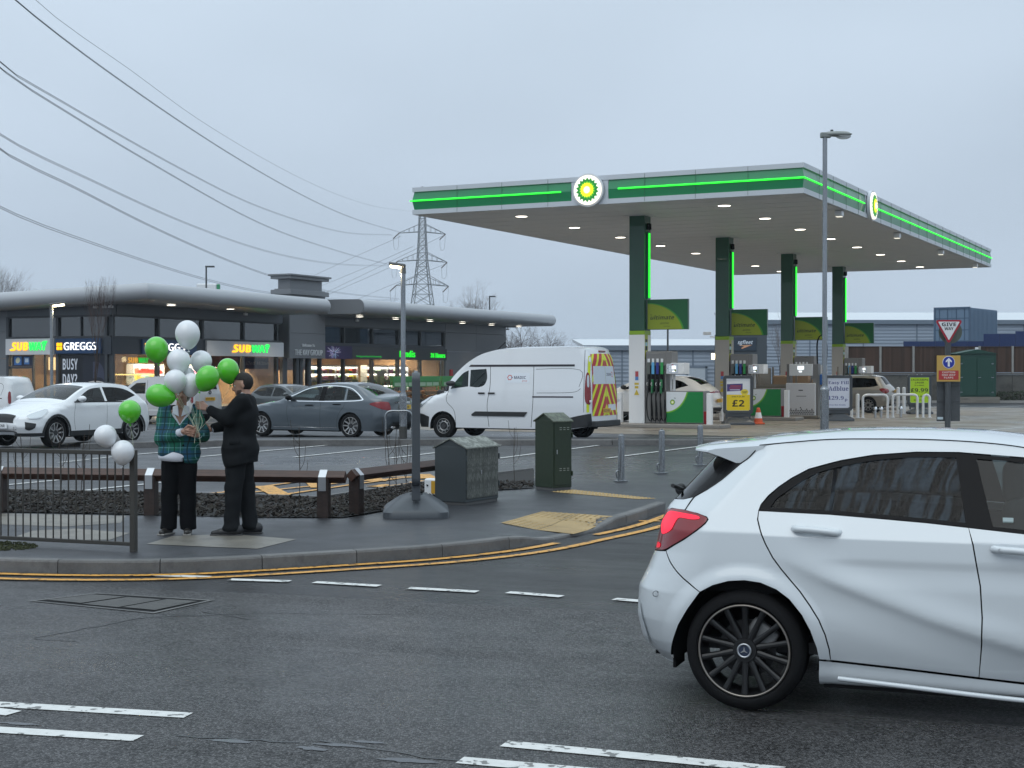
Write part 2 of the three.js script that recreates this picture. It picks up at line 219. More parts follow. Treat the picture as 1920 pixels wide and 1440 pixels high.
{
  let k = 0;
  for (let s = 0.05; s < sEnd - 0.2; s += 0.915) {
    const e = Math.min(sEnd, s + 0.907), secs = [];
    for (let i = 0; i <= 3; i++) { const q = lerp(s, e, i / 3), a = kAt(Math.max(0, q - 0.05)), b = kAt(Math.min(sEnd, q + 0.05)), l = Math.hypot(b[0] - a[0], b[1] - a[1]), nx = (b[1] - a[1]) / l, nz = -(b[0] - a[0]) / l, p = kAt(q), h = kerbH(q); secs.push([[0, -0.05], [0.006, h - 0.022], [0.014, h - 0.006], [0.026, h], [0.125, h], [0.125, -0.05]].map(([d, y]) => [p[0] + nx * d, y, p[1] + nz * d])); }
    mesh('kerb_stone', prism(secs), kerbMats[k++ % 3], kerbGroup);
  }
}
// slabs, moss and covers let into the pavement
const onPave = (pts, up) => patch(pts.map(([a, b]) => gp(a, b, 0.106)), [], (x, z) => [x, paveH(x, z) + up, z], 0.5, 0.5, true);
mesh('concrete_slab', onPave([[274, 1021], [323, 1006], [430, 1002], [556, 1012], [482, 1030]], 0.004), MAT.slab, pavement);
mesh('concrete_slab', onPave([[15, 1012], [60, 996], [140, 992], [243, 1000], [205, 1013]], 0.004), MAT.slab, pavement);
mesh('worn_strip', onPave([[-200, 985], [-200, 961], [0, 963], [236, 968], [225, 981], [120, 988], [0, 984]], 0.003), MAT.slab, pavement);
{ const r = rng(5), g = []; for (let i = 0; i < 420; i++) { const a = r() * 6.28, q = Math.sqrt(r()), p = gp(12 + 70 * q * Math.cos(a) - 12, 1026 + 8 * q * Math.sin(a), 0.1); g.push(new THREE.TetrahedronGeometry(0.012 + 0.014 * r()).rotateX(r() * 3).translate(p[0], paveH(...p) + 0.004, p[1])); } const m = mesh('moss', g, std(0.035, 0.04, 0.014, 0.95)); m.userData.kind = 'stuff'; m.userData.label = 'moss and grit gathered on the pavement edge'; }
// yellow blister paving
{
  const tactTex = dataTex(256, (u, v) => { const k = 0.8 + 0.5 * (fbm(u, v, 4, 4, 111) - 0.5); return [k, k * 0.96, k * 0.85]; });
  MAT.tactile = phys(0.46, 0.32, 0.14, 0.5, { map: rep(tactTex, 1 / 1.2) });
  const q = [[938, 979, 0.1], [1016, 960, 0.105], [1150, 976, 0.06], [1076, 1000, 0.035]].map(([a, b, h]) => gp(a, b, h));
  const slabs = struct(new THREE.Group()); slabs.name = 'blister_paving'; scene.add(slabs); slabs.userData.label = 'yellow blister paving at the dropped kerb';
  const bl = new THREE.CylinderGeometry(0.011, 0.017, 0.006, 7);
  const field = (q, nu, nv) => { for (let i = 0; i < nu; i++) for (let j = 0; j < nv; j++) { const at = (u, v) => { const a = [lerp(q[0][0], q[1][0], u), lerp(q[0][1], q[1][1], u)], b = [lerp(q[3][0], q[2][0], u), lerp(q[3][1], q[2][1], u)]; return [lerp(a[0], b[0], v), lerp(a[1], b[1], v)]; }; const e = 0.008, c = [at((i + e) / nu, (j + e) / nv), at((i + 1 - e) / nu, (j + e) / nv), at((i + 1 - e) / nu, (j + 1 - e) / nv), at((i + e) / nu, (j + 1 - e) / nv)]; const t = [patch(c, [], (x, z) => [x, paveH(x, z) + 0.005, z], 1, 1, true)]; for (let a = 0; a < 6; a++) for (let b = 0; b < 6; b++) { const p = at((i + (a + 0.5) / 6) / nu, (j + (b + 0.5) / 6) / nv); t.push(bl.clone().translate(p[0], paveH(...p) + 0.008, p[1])); } mesh('tile', t, MAT.tactile, slabs); } };
  const nn = (a, b) => Math.max(1, Math.round(Math.hypot(a[0] - b[0], a[1] - b[1]) / 0.4));
  field(q, nn(q[0], q[1]), nn(q[1], q[2]));
  const q2 = [[1032, 923.5], [1075, 919.5], [1232, 936.5], [1196, 937.5]].map(([a, b]) => gp(a, b, 0.1));
  field([q2[0], q2[3], q2[2], q2[1]], nn(q2[0], q2[3]), 1);
}
// planting strip with bark mulch and its edging kerb
const edging = [[-420, 929], [0, 935], [270, 941], [480, 946], [600, 951], [665, 940], [740, 929], [832, 915], [1000, 893]].map(([a, b]) => gp(a, b));
{
  const bed = [...mulchFront, gp(932, 921, 0.1), gp(1000, 917, 0.1), gp(1002, 893), ...edging.slice(0, 8).reverse()];
  const bedH = (x, z) => 0.1 + 0.03 * fbm(x * 0.05 + 3, z * 0.05 + 9, 16, 3, 8);
  struct(mesh('planting_bed', patch(bed, [], (x, z) => [x, bedH(x, z), z], 0.3, 0.3, true), MAT.mulch), 'dark bed of bark mulch');
  const inside = (x, z) => { let c = false; for (let i = 0, j = bed.length - 1; i < bed.length; j = i++) if ((bed[i][1] > z) !== (bed[j][1] > z) && x < (bed[j][0] - bed[i][0]) * (z - bed[i][1]) / (bed[j][1] - bed[i][1]) + bed[i][0]) c = !c; return c; };
  const chip = new THREE.BoxGeometry(0.07, 0.012, 0.025), im = new THREE.InstancedMesh(chip, std(0.024, 0.0195, 0.017, 0.85), 5200), r = rng(11), M = new THREE.Matrix4(), c = new THREE.Color();
  let n = 0; for (let t = 0; t < 90000 && n < 5200; t++) { const x = -9.5 + 11 * r(), z = -14 - 8.5 * r(); if (!inside(x, z)) continue; M.makeRotationFromEuler(new THREE.Euler(r() * 1.4 - 0.7, r() * 6.28, r() * 1.4 - 0.7)); const s = 0.35 + 0.85 * r(); M.scale(V(s, s, s)); M.setPosition(x, bedH(x, z) + 0.012 * r() + 0.008, z); im.setMatrixAt(n, M); const k = 0.45 + 0.95 * r(); c.setRGB(k, k * (0.85 + 0.2 * r()), k * 0.85); im.setColorAt(n, c); n++; }
  im.count = n; im.name = 'bark_mulch'; im.userData.kind = 'stuff'; im.userData.label = 'loose bark chips on the planting bed'; im.castShadow = im.receiveShadow = true; scene.add(im);
  const g = []; for (let i = 0; i + 1 < edging.length; i++) { const a = edging[i], b = edging[i + 1]; const l = Math.hypot(b[0] - a[0], b[1] - a[1]), nx = (b[1] - a[1]) / l * 0.06, nz = -(b[0] - a[0]) / l * 0.06; g.push(prism([[a, -0.05], [a, 0.15]].length ? [[[a[0], -0.05, a[1]], [a[0], 0.14, a[1]], [a[0] + nx, 0.14, a[1] + nz], [a[0] + nx, -0.05, a[1] + nz]], [[b[0], -0.05, b[1]], [b[0], 0.14, b[1]], [b[0] + nx, 0.14, b[1] + nz], [b[0] + nx, -0.05, b[1] + nz]]] : [])); }
  struct(mesh('edging_kerb', g, MAT.kerb), 'narrow concrete edging behind the planting bed');
}
// car park markings
dash([[[-60, 918], [10, 909], [159, 895]], [[25, 933], [304, 904]], [[110, 867], [252, 852], [430, 837]], [[377, 856], [620, 834]], [[550, 857], [776, 834]], [[731, 859], [938, 834]], [[936, 859], [1121, 835]], [[1137, 859], [1309, 837]]], 0.1, MAT.whitePaint, 0.0, 'bay_line', ground);
dash([[[292, 940], [600, 897]], [[292, 942], [480, 922], [640, 905]], [[470, 936], [655, 909], [745, 897]], [[560, 893], [1002, 895]], [[665, 903], [800, 892]]], 0.1, MAT.yellowPaint, 0.001, 'hatch_line', ground);
dash([[[390, 924], [413, 941]], [[494, 911], [526, 928]], [[586, 900], [601, 914]], [[690, 893], [708, 902]], [[790, 889], [804, 897]]], 0.3, MAT.yellowPaint, 0.0016, 'hatch_bar', ground);
dash([[[688, 924], [722, 921], [742, 915], [720, 908], [690, 912]], [[722, 912], [770, 906], [796, 911], [772, 918], [738, 917]], [[770, 905], [792, 901]]], 0.11, MAT.yellowPaint, 0.002, 'bay_symbol', ground);
// kerbed island between car park and lane, lane lines, concrete apron under the canopy
const isl = [gp(150, 842), gp(250, 839), gp(480, 834.5), gp(960, 834), gp(1320, 834), gp(1560, 836)];
{
  const isG = struct(new THREE.Group(), 'long low kerbed island beside the forecourt lane'); isG.name = 'kerbed_island'; scene.add(isG);
  const line = smooth2(isl, 10); let acc = 0, last = 0; const st = [];
  for (let i = 1; i < line.length; i++) { acc += Math.hypot(line[i][0] - line[i - 1][0], line[i][1] - line[i - 1][1]); if (acc >= 0.9) { st.push([line[last], line[i]]); last = i; acc = 0; } }
  const bk = (p, d) => [p[0], p[1] - d];
  st.forEach(([a, b], k) => { const t = 0.006, a2 = [lerp(a[0], b[0], t), lerp(a[1], b[1], t)], b2 = [lerp(b[0], a[0], t), lerp(b[1], a[1], t)]; mesh('kerb_stone', prism([a2, b2].map((p) => [[p[0], -0.05, p[1]], [p[0], 0.11, p[1] - 0.01], [p[0], 0.125, p[1] - 0.03], [p[0], 0.125, p[1] - 0.14], [p[0], -0.05, p[1] - 0.14]])), kerbMats[k % 3], isG); });
  mesh('island_top', sheetGeo([...line.map((p) => bk(p, 0.145)), ...line.map((p) => bk(p, 1.35)).reverse()], 0.12), MAT.path, isG);
  mesh('back_kerb', prism([line[0], line[line.length - 1]].map((p) => [[p[0], -0.05, p[1] - 1.36], [p[0], 0.125, p[1] - 1.36], [p[0], 0.125, p[1] - 1.48], [p[0], -0.05, p[1] - 1.48]])), MAT.kerb, isG);
}
dash([[[300, 822.5], [1400, 820]], [[1330, 809], [1345, 808.6]]], 0.12, MAT.whitePaint, 0.0, 'lane_line', ground);
struct(mesh('forecourt_apron', sheetGeo([L2(-14, 5.2), L2(17, 5.2), L2(19, -33), L2(-14, -33)], -0.008), MAT.apron), 'tan concrete apron under the canopy');
dash([[[1440, 812], [1700, 800]], [[1760, 814], [1920, 801]], [[1800, 822], [1870, 815]], [[1850, 813.5], [1910, 811.5]], [[1745, 762], [1815, 760]], [[1850, 764], [1920, 761]]], 0.14, MAT.whitePaint, 0.0, 'lane_line', ground);
// manhole cover sunk in the road, three plates in a frame
{
  const c = [[62, 1127], [180, 1113], [394, 1126], [288, 1149]].map(([a, b]) => gp(a, b));
  const at = (u, v) => { const p = [lerp(c[0][0], c[1][0], v), lerp(c[0][1], c[1][1], v)], q = [lerp(c[3][0], c[2][0], v), lerp(c[3][1], c[2][1], v)]; return [lerp(p[0], q[0], u), lerp(p[1], q[1], u)]; };
  const t = thing('manhole_cover', 'cracked rectangular manhole cover of three plates sunk in the road', 'manhole', [0, 0, 0]);
  const quad = (u0, u1, v0, v1, y) => sheetGeo([at(u0, v0), at(u1, v0), at(u1, v1), at(u0, v1)], y);
  mesh('pit', quad(0, 1, 0, 1, -0.0015), MAT.black, t);
  const iron = std(0.085, 0.083, 0.082, 0.5, { map: rep(concTex, 1 / 0.7), bumpMap: rep(grain, 3), bumpScale: 0.002 });
  mesh('plate', quad(0.04, 0.33, 0.14, 0.86, 0.003), iron, t); mesh('plate', quad(0.36, 0.66, 0.1, 0.84, 0.002), iron, t); mesh('plate', quad(0.69, 0.95, 0.12, 0.87, 0.0035), iron, t);
  for (const [u0, u1, v0, v1] of [[-0.02, 0.012, -0.05, 1.05], [0.988, 1.02, -0.05, 1.05], [0.012, 0.988, 0.975, 1.03], [0.012, 0.988, -0.04, 0.012]]) mesh('frame', quad(u0, u1, v0, v1, 0.001), MAT.kerb, t);
}
// cracks and tar joints in the road surface
{
  const tar = std(0.012, 0.012, 0.013, 0.35), r = rng(77);
  const wob = (a, b, n, k) => Array.from({ length: n + 1 }, (_, i) => { const t = i / n; return [lerp(a[0], b[0], t) + (r() - 0.5) * k, lerp(a[1], b[1], t) + (r() - 0.5) * k]; });
  for (const [a, b, w] of [[[62, 1196], [270, 1158], 0.018], [[270, 1158], [480, 1150], 0.012], [[62, 1197], [150, 1203], 0.014], [[380, 1147], [470, 1162], 0.012], [[480, 1149], [780, 1152], 0.01], [[330, 1381], [560, 1392], 0.02], [[600, 1390], [860, 1428], 0.02], [[0, 1360], [70, 1359], 0.02], [[1150, 1175], [1060, 1190], 0.008]]) mesh('crack', strip(wob(gp(...a), gp(...b), 9, 0.035), w, -0.0015), tar, road);
}

// shallow puddles lying in the worn road
{
  const water = phys(0.02, 0.021, 0.023, 0.06, { specularIntensity: 1 }), r = rng(900);
  [[430, 1390, 46, 3.2], [585, 1404, 30, 4], [640, 1398, 50, 3], [770, 1427, 60, 4.5], [690, 1392, 34, 2.6], [30, 1357, 40, 2.4]].forEach(([px, py, w, h]) => { const n = 28, p = []; for (let i = 0; i < n; i++) { const a = i / n * 6.283, k = 0.6 + 0.55 * vnoise(Math.cos(a) * 3 + px, Math.sin(a) * 3 + py, 999, 7); p.push(gp(px + w * k * Math.cos(a), py + h * k * Math.sin(a) + w * k * Math.cos(a) * 0.06)); } mesh('puddle', sheetGeo(p, -0.0012), water, road); });
}
// ---------- shop building ----------
const SHOP = [-26.35, -4.43];                              // near front corner in the forecourt frame
const shopAt = (x, y, z) => L3(SHOP[0] + x, y, SHOP[1] + z);
const clad = (r, g, b) => phys(r, g, b, 0.45, { metalness: 0.1, clearcoat: 0.15, clearcoatRoughness: 0.3 });
MAT.cladDark = clad(0.11, 0.12, 0.138); MAT.cladMid = clad(0.165, 0.172, 0.185); MAT.cladBand = clad(0.035, 0.042, 0.055); MAT.roofGrey = phys(0.4, 0.41, 0.43, 0.38, { metalness: 0.25 });
MAT.frame = std(0.05, 0.055, 0.062, 0.45); MAT.soffit = std(0.2, 0.205, 0.215, 0.6);
function sweepCorner(profile, secs) { const g = prism(secs.map((f) => profile.map(([d, y]) => f(d, y)))); return toCreasedNormals(g, 0.7); }
const nose = (depth) => { const p = [[depth, 0], [0.36, 0]]; for (let i = 1; i < 12; i++) { const a = -Math.PI / 2 + Math.PI * i / 12; p.push([0.36 - 0.36 * Math.cos(a), 0.375 + 0.375 * Math.sin(a)]); } p.push([0.36, 0.75], [depth, 0.79]); return p; };
const lampDisc = new THREE.CylinderGeometry(0.19, 0.19, 0.03, 20), lampRim = new THREE.TorusGeometry(0.2, 0.02, 6, 20).rotateX(Math.PI / 2);
const downGlow = glow(1.0, 0.93, 0.78, 5);
function downlight(parent, x, y, z, strength, reach) { const d = mesh('downlight', lampDisc.clone().translate(x, y - 0.012, z), downGlow, parent); mesh('rim', lampRim.clone().translate(x, y - 0.01, z), MAT.whiteMetal, d); const l = new THREE.SpotLight(new THREE.Color(1, 0.9, 0.74), strength, 0, 0.95, 0.8); l.position.set(x, y - 0.1, z); l.target.position.set(x, y - 3, z); l.castShadow = true; l.shadow.radius = 6; parent.add(l, l.target); return d; }
const shopT = thing('shop_building', 'long grey clad shop building with rounded overhanging roof and glazed front', 'building', shopAt(0, 0, 0), -ALPHA);
{
  const W = (name, geo, m = MAT.cladDark, p = shopT) => mesh(name, geo, m, p);
  // shell: floor, rear and side walls, inner ceiling
  W('floor', uvm(bx(-11, -0.05, 0.02, 0.14, -37.6, -0.05)), std(0.3, 0.28, 0.26, 0.35, { map: rep(concTex, 0.4) }));
  W('wall', bx(-14, -10.8, 0, 4.7, -37.7, -0.3), MAT.cladDark);
  W('ceiling', bx(-10.8, -0.3, 3.28, 3.36, -37.6, -0.3), std(0.55, 0.53, 0.5, 0.8));
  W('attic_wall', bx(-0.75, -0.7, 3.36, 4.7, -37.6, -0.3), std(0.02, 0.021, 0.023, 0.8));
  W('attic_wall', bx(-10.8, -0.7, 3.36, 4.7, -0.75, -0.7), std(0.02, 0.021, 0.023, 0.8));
  // left end wall: glazed bays 0.3..6.05 then panels
  for (const [y0, y1] of [[0, 1.2], [1.21, 2.4], [2.41, 3.6], [3.61, 4.78]]) { W('cladding_panel', rb(-9.9, -6.12, y0, y1, -0.3, 0, 0.012), MAT.cladMid); W('cladding_panel', rb(-13.9, -9.91, y0, y1, -0.3, 0, 0.012), MAT.cladMid); }
  W('cladding_panel', rb(-6.1, 0.02, 4.28, 4.79, -0.25, 0.02, 0.012), MAT.cladDark);
  W('fascia_band', rb(-6.1, -0.01, 2.56, 3.3, -0.25, 0.03, 0.01), MAT.cladBand);
  for (const x of [-6.08, -3.12, -0.3]) W('mullion', bx(x - 0.07, x + 0.07, 0, 4.28, -0.2, 0.025), MAT.frame);
  W('mullion', bx(-1.78, -1.74, 3.32, 4.28, -0.12, 0.0), MAT.frame);
  for (const y of [3.33, 4.25]) W('transom', bx(-6.0, -0.05, y - 0.04, y + 0.04, -0.15, 0.02), MAT.frame);
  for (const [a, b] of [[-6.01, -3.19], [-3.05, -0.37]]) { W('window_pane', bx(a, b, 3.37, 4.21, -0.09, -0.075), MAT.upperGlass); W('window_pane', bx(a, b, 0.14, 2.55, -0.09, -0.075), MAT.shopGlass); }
  for (const x of [-4.6, -3.9]) W('mullion', bx(x - 0.035, x + 0.035, 0.14, 2.56, -0.14, -0.02), MAT.frame);
  W('transom', bx(-6.01, -4.63, 1.95, 2.05, -0.14, -0.02), MAT.frame);
  // front: left block glazed 0.1..12.1, tower 12.75..16, right block 16..29.4, panels to 37.7
  const L = [0.12, 3.07, 6.2, 9.37, 12.15], R = [16.05, 18.3, 21.2, 24.0, 26.55, 29.4];
  for (const [m, s0, s1] of [[L, 0, 12.6], [R, 16, 29.5]]) {
    W('cladding_panel', rb(-0.25, 0.02, 4.28, 4.79, -s1, -s0 - 0.3, 0.012), MAT.cladDark);
    W('fascia_band', rb(-0.25, 0.03, 2.56, 3.3, -s1, -s0 - 0.02, 0.01), MAT.cladBand);
    for (const s of m) W('mullion', bx(-0.2, 0.025, 0, 4.28, -s - 0.06, -s + 0.06), MAT.frame);
    for (const y of [3.33, 4.25]) W('transom', bx(-0.15, 0.02, y - 0.04, y + 0.04, -s1 + 0.1, -s0 - 0.1), MAT.frame);
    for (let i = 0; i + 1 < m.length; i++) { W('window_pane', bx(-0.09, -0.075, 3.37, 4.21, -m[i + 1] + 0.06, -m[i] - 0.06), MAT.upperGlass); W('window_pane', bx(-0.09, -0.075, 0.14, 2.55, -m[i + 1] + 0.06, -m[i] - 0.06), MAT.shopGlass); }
    W('plinth', bx(-0.22, 0.03, 0, 0.16, -s1, -s0), MAT.cladBand);
  }
  // entrance under the tower
  W('door_frame', bx(-0.2, 0.0, 0, 2.5, -13.0, -12.62), MAT.frame);
  for (const s of [13.9, 14.25, 15.0]) W('mullion', bx(-0.2, 0.02, 0, 2.55, -s - 0.12, -s + 0.12), MAT.frame);
  W('window_pane', bx(-0.1, -0.085, 0.14, 2.5, -13.8, -13.0), MAT.shopGlass); W('door_pane', bx(-0.1, -0.085, 0.1, 2.5, -15.95, -14.3), MAT.shopGlass);
  const tower = W('tower', bx(-0.6, 0.3, 2.5, 6.05, -15.98, -12.72), MAT.cladMid);
  for (const [y0, y1] of [[2.5, 3.78], [3.795, 5.05], [5.065, 6.05]]) W('tower_panel', rb(0.301, 0.34, y0, y1, -15.97, -12.73, 0.012), MAT.cladMid, tower);
  const chim = W('chimney', [rb(-0.75, 0.5, 5.75, 6.0, -16.1, -12.6, 0.02), rb(-0.5, 0.25, 6.0, 6.55, -15.8, -12.9, 0.02), rb(-0.75, 0.5, 6.55, 6.7, -16.1, -12.6, 0.02), rb(-0.85, 0.6, 6.705, 6.8, -16.2, -12.5, 0.02)], MAT.cladMid, tower);
  for (const [y0, y1] of [[0, 0.63], [0.64, 1.84], [1.85, 3.06], [3.07, 4.22], [4.23, 4.78]]) { W('cladding_panel', rb(-0.25, 0.02, y0, y1, -33.5, -29.52, 0.012), MAT.cladMid); W('cladding_panel', rb(-0.25, 0.02, y0, y1, -37.7, -33.51, 0.012), MAT.cladMid); }
  // roofs with rounded noses
  const z0 = 1.4, xf = 3.2, pf = nose(4.4), Y = 4.78;
  const roofL = W('roof', sweepCorner(pf, [(d, y) => [-14.2, Y - 0.42 + y, z0 - d], (d, y) => [xf - d, Y + y, z0 - d], (d, y) => [xf - d, Y - 0.1 + y, -12.2]]), MAT.roofGrey);
  W('roof_deck', bx(-14.2, -1.1, Y + 0.05, Y + 0.62, -12.3, -2.9), MAT.roofGrey, roofL); W('soffit', bx(-1.3, 0.5, Y - 0.03, Y + 0.02, -12.3, -0.35), MAT.soffit, roofL);
  const roofR = W('roof', sweepCorner(pf, [(d, y) => [xf - d, Y + y + 0.03, -15.3], (d, y) => [xf - d, Y + y + 0.03, -38.6], (d, y) => [-14.2, Y + y, -38.6 + d]].slice(0, 2)), MAT.roofGrey);
  W('end_cap', new THREE.ExtrudeGeometry(shapeOf(nose(4.4).map(([d, y]) => [xf - d, y])), { depth: 0.03, bevelEnabled: false }).translate(0, Y + 0.03, -15.29), MAT.cladMid, roofR);
  W('roof_deck', bx(-14.2, -1.1, Y + 0.08, Y + 0.72, -38.6, -15.4), MAT.roofGrey, roofR); W('soffit', bx(-1.3, 0.5, Y - 0.03, Y + 0.05, -38.5, -15.35), MAT.soffit, roofR);
  // nose rounding at the far right end
  W('end_cap', new THREE.SphereGeometry(0.375, 16, 12).scale(0.96, 1, 1.2).translate(xf - 0.36, Y + 0.405, -38.6), MAT.roofGrey, roofR);
  for (const s of [1.9, 6.1, 10.9]) downlight(shopT, 1.7, Y - 0.04, -s, 9, 9);
  for (const s of [17.2, 20.9, 24.7, 28.6, 32.4, 36.2]) downlight(shopT, 1.7, Y - 0.03, -s, 9, 9);
  for (const [x, z] of [[0.2, 0.25], [-0.1, 0.3], [-0.6, 0.3], [0.4, -9], [0.4, -19], [0.4, -37.2]]) W('camera', [rb(x - 0.06, x + 0.06, 4.55, 4.66, z - 0.1, z + 0.14, 0.02), cyl(x, 4.6, 4.78, z, 0.025)], MAT.whiteMetal);
  W('alarm_box', rb(0.02, 0.12, 1.55, 1.95, -30.3, -30.0, 0.02), std(0.4, 0.03, 0.03, 0.4));
}
// lit interiors: ceiling panels, shelving, counters, menu boards
{
  const warm = glow(1, 0.86, 0.62, 3), r = rng(3);
  const inT = (name, label, cat, x, z, group) => thing(name, label, cat, shopAt(x, 0.14, z), -ALPHA, group);
  const lightPanel = (x, z, i) => { const t = inT('ceiling_light', `flat warm ceiling light panel number ${['one', 'two', 'three', 'four', 'five', 'six'][i]} from the corner of the shop`, 'light', x, z, 'shop ceiling lights'); mesh('diffuser', rb(-0.6, 0.6, 3.0, 3.06, -1.2, 1.2, 0.01), warm, t); const a = new THREE.RectAreaLight(new THREE.Color(1, 0.84, 0.6), 60, 1.2, 2.4); a.position.set(0, 2.97, 0); a.rotation.x = -Math.PI / 2; t.add(a); };
  [[-3.2, -2], [-3.2, -6.3], [-3.2, -10.5], [-3.5, -18.5], [-3.5, -23], [-3.5, -27.5]].forEach(([x, z], i) => lightPanel(x, z, i));
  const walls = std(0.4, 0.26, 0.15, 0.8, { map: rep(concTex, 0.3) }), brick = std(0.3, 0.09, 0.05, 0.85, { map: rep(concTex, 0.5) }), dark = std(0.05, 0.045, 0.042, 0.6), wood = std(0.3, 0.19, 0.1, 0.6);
  const inner = inT('interior_wall', 'warm painted back wall inside the lit shops', 'wall', 0, 0);
  mesh('back_wall', bx(-7.6, -7.5, 0, 3.1, -37.5, -0.4), walls, inner); mesh('side_wall', bx(-7.5, -0.5, 0, 3.1, -12.75, -12.65), walls, inner); mesh('brick_bulkhead', bx(-2.2, -2.1, 1.75, 3.1, -17.9, -12.9), brick, inner); mesh('brick_bulkhead', bx(-2.3, -2.2, 1.9, 3.1, -12.6, -9.5), brick, inner); mesh('side_wall', bx(-7.5, -0.4, 0, 3.1, -29.6, -29.5), walls, inner);
  const cols = [[0.6, 0.06, 0.04], [0.7, 0.45, 0.06], [0.06, 0.25, 0.5], [0.65, 0.62, 0.55], [0.12, 0.4, 0.1], [0.55, 0.2, 0.35], [0.75, 0.7, 0.1], [0.3, 0.12, 0.06]].map((c) => std(...c, 0.5));
  const shelf = (x, z, w, label, lit, group) => {
    const t = inT('shelf_unit', label, 'shelves', x, z, group);
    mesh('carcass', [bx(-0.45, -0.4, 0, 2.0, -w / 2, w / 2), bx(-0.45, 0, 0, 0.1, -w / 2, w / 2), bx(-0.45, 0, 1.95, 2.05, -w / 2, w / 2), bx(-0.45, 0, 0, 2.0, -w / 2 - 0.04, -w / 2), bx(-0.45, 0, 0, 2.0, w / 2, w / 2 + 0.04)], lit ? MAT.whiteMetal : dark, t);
    for (const y of [0.5, 0.85, 1.2, 1.55]) mesh('shelf', bx(-0.4, -0.02, y, y + 0.03, -w / 2, w / 2), MAT.whiteMetal, t);
    const by = cols.map(() => []);
    for (const y of [0.12, 0.53, 0.88, 1.23, 1.58]) for (let q = -w / 2 + 0.08; q < w / 2 - 0.1;) { const k = 0.09 + 0.13 * r(), h = 0.13 + 0.16 * r(), c = Math.floor(r() * cols.length), n = 1 + Math.floor(r() * 3); for (let i = 0; i < n && q < w / 2 - 0.1; i++) { by[c].push(bx(-0.32, -0.07, y, y + h, q, q + k * 0.9)); q += k; } }
    by.forEach((l, i) => { if (l.length) { const m = mesh('goods', l, cols[i], t); m.userData.kind = 'stuff'; } });
    if (lit) for (const y of [0.83, 1.52, 1.93]) mesh('shelf_light', bx(-0.39, -0.03, y - 0.025, y, -w / 2 + 0.05, w / 2 - 0.05), glow(1, 0.95, 0.85, 10), t);
  };
  [[-2.2, -19.6, 2.5], [-2.6, -22.6, 2.3], [-2.2, -25.3, 2.3], [-2.4, -28.0, 2.3]].forEach(([x, z, w], i) => shelf(x, z, w, `lit chiller shelves ${['next to the red brick entrance', 'second along from the entrance', 'third along behind the shop name', 'beside the plain end wall of the shop'][i]}`, true, 'lit chillers'));
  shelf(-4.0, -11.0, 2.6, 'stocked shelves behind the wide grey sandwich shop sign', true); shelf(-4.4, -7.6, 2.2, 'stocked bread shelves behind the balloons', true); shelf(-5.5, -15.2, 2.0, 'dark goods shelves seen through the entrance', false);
  const counter = inT('shop_counter', 'bakery counter glowing orange behind the balloons', 'counter', -3.2, -4.2); mesh('top', rb(-0.5, 0.5, 1.0, 1.06, -2.2, 2.2, 0.01), wood, counter); mesh('front', bx(-0.45, 0.4, 0, 1.0, -2.1, 2.1), wood, counter); mesh('display_light', rb(-0.3, 0.3, 1.5, 1.56, -2.1, 2.1, 0.01), glow(1, 0.6, 0.2, 4), counter); mesh('glass_front', bx(0.38, 0.39, 1.06, 1.6, -2.1, 2.1), MAT.glass, counter); mesh('red_panel', bx(-0.52, -0.46, 1.1, 2.1, 0.7, 1.5), std(0.5, 0.03, 0.03, 0.5), counter);
  const mb = inT('menu_board', 'backlit menu board inside above the bakery counter', 'menu board', -6.8, -5); [[-1.7, -0.5], [-0.4, 0.8], [0.9, 2.0]].forEach(([a, b]) => mesh('screen', rb(-0.05, 0, 1.75, 2.35, -b, -a, 0.01), glow(1, 0.72, 0.35, 1.8), mb));
  const bin = inT('wet_floor_sign', 'yellow wet floor sign just inside the entrance', 'sign', -1.2, -16.3); mesh('board', extr([[-0.14, 0], [0.14, 0], [0.09, 0.62], [-0.09, 0.62]], 0.02, 0.004).rotateY(Math.PI / 2), std(0.8, 0.6, 0.02, 0.4), bin); mesh('board', extr([[-0.14, 0], [0.14, 0], [0.09, 0.62], [-0.09, 0.62]], 0.02, 0.004).rotateY(Math.PI / 2).translate(-0.12, 0, 0), std(0.8, 0.6, 0.02, 0.4), bin);
  const dog = inT('poster_frame', 'pale notice in the shop window right of the entrance', 'poster', -0.35, -22.6); mesh('sheet', bx(0, 0.02, 1.0, 1.7, -0.4, 0.4), std(0.7, 0.62, 0.5, 0.6), dog);
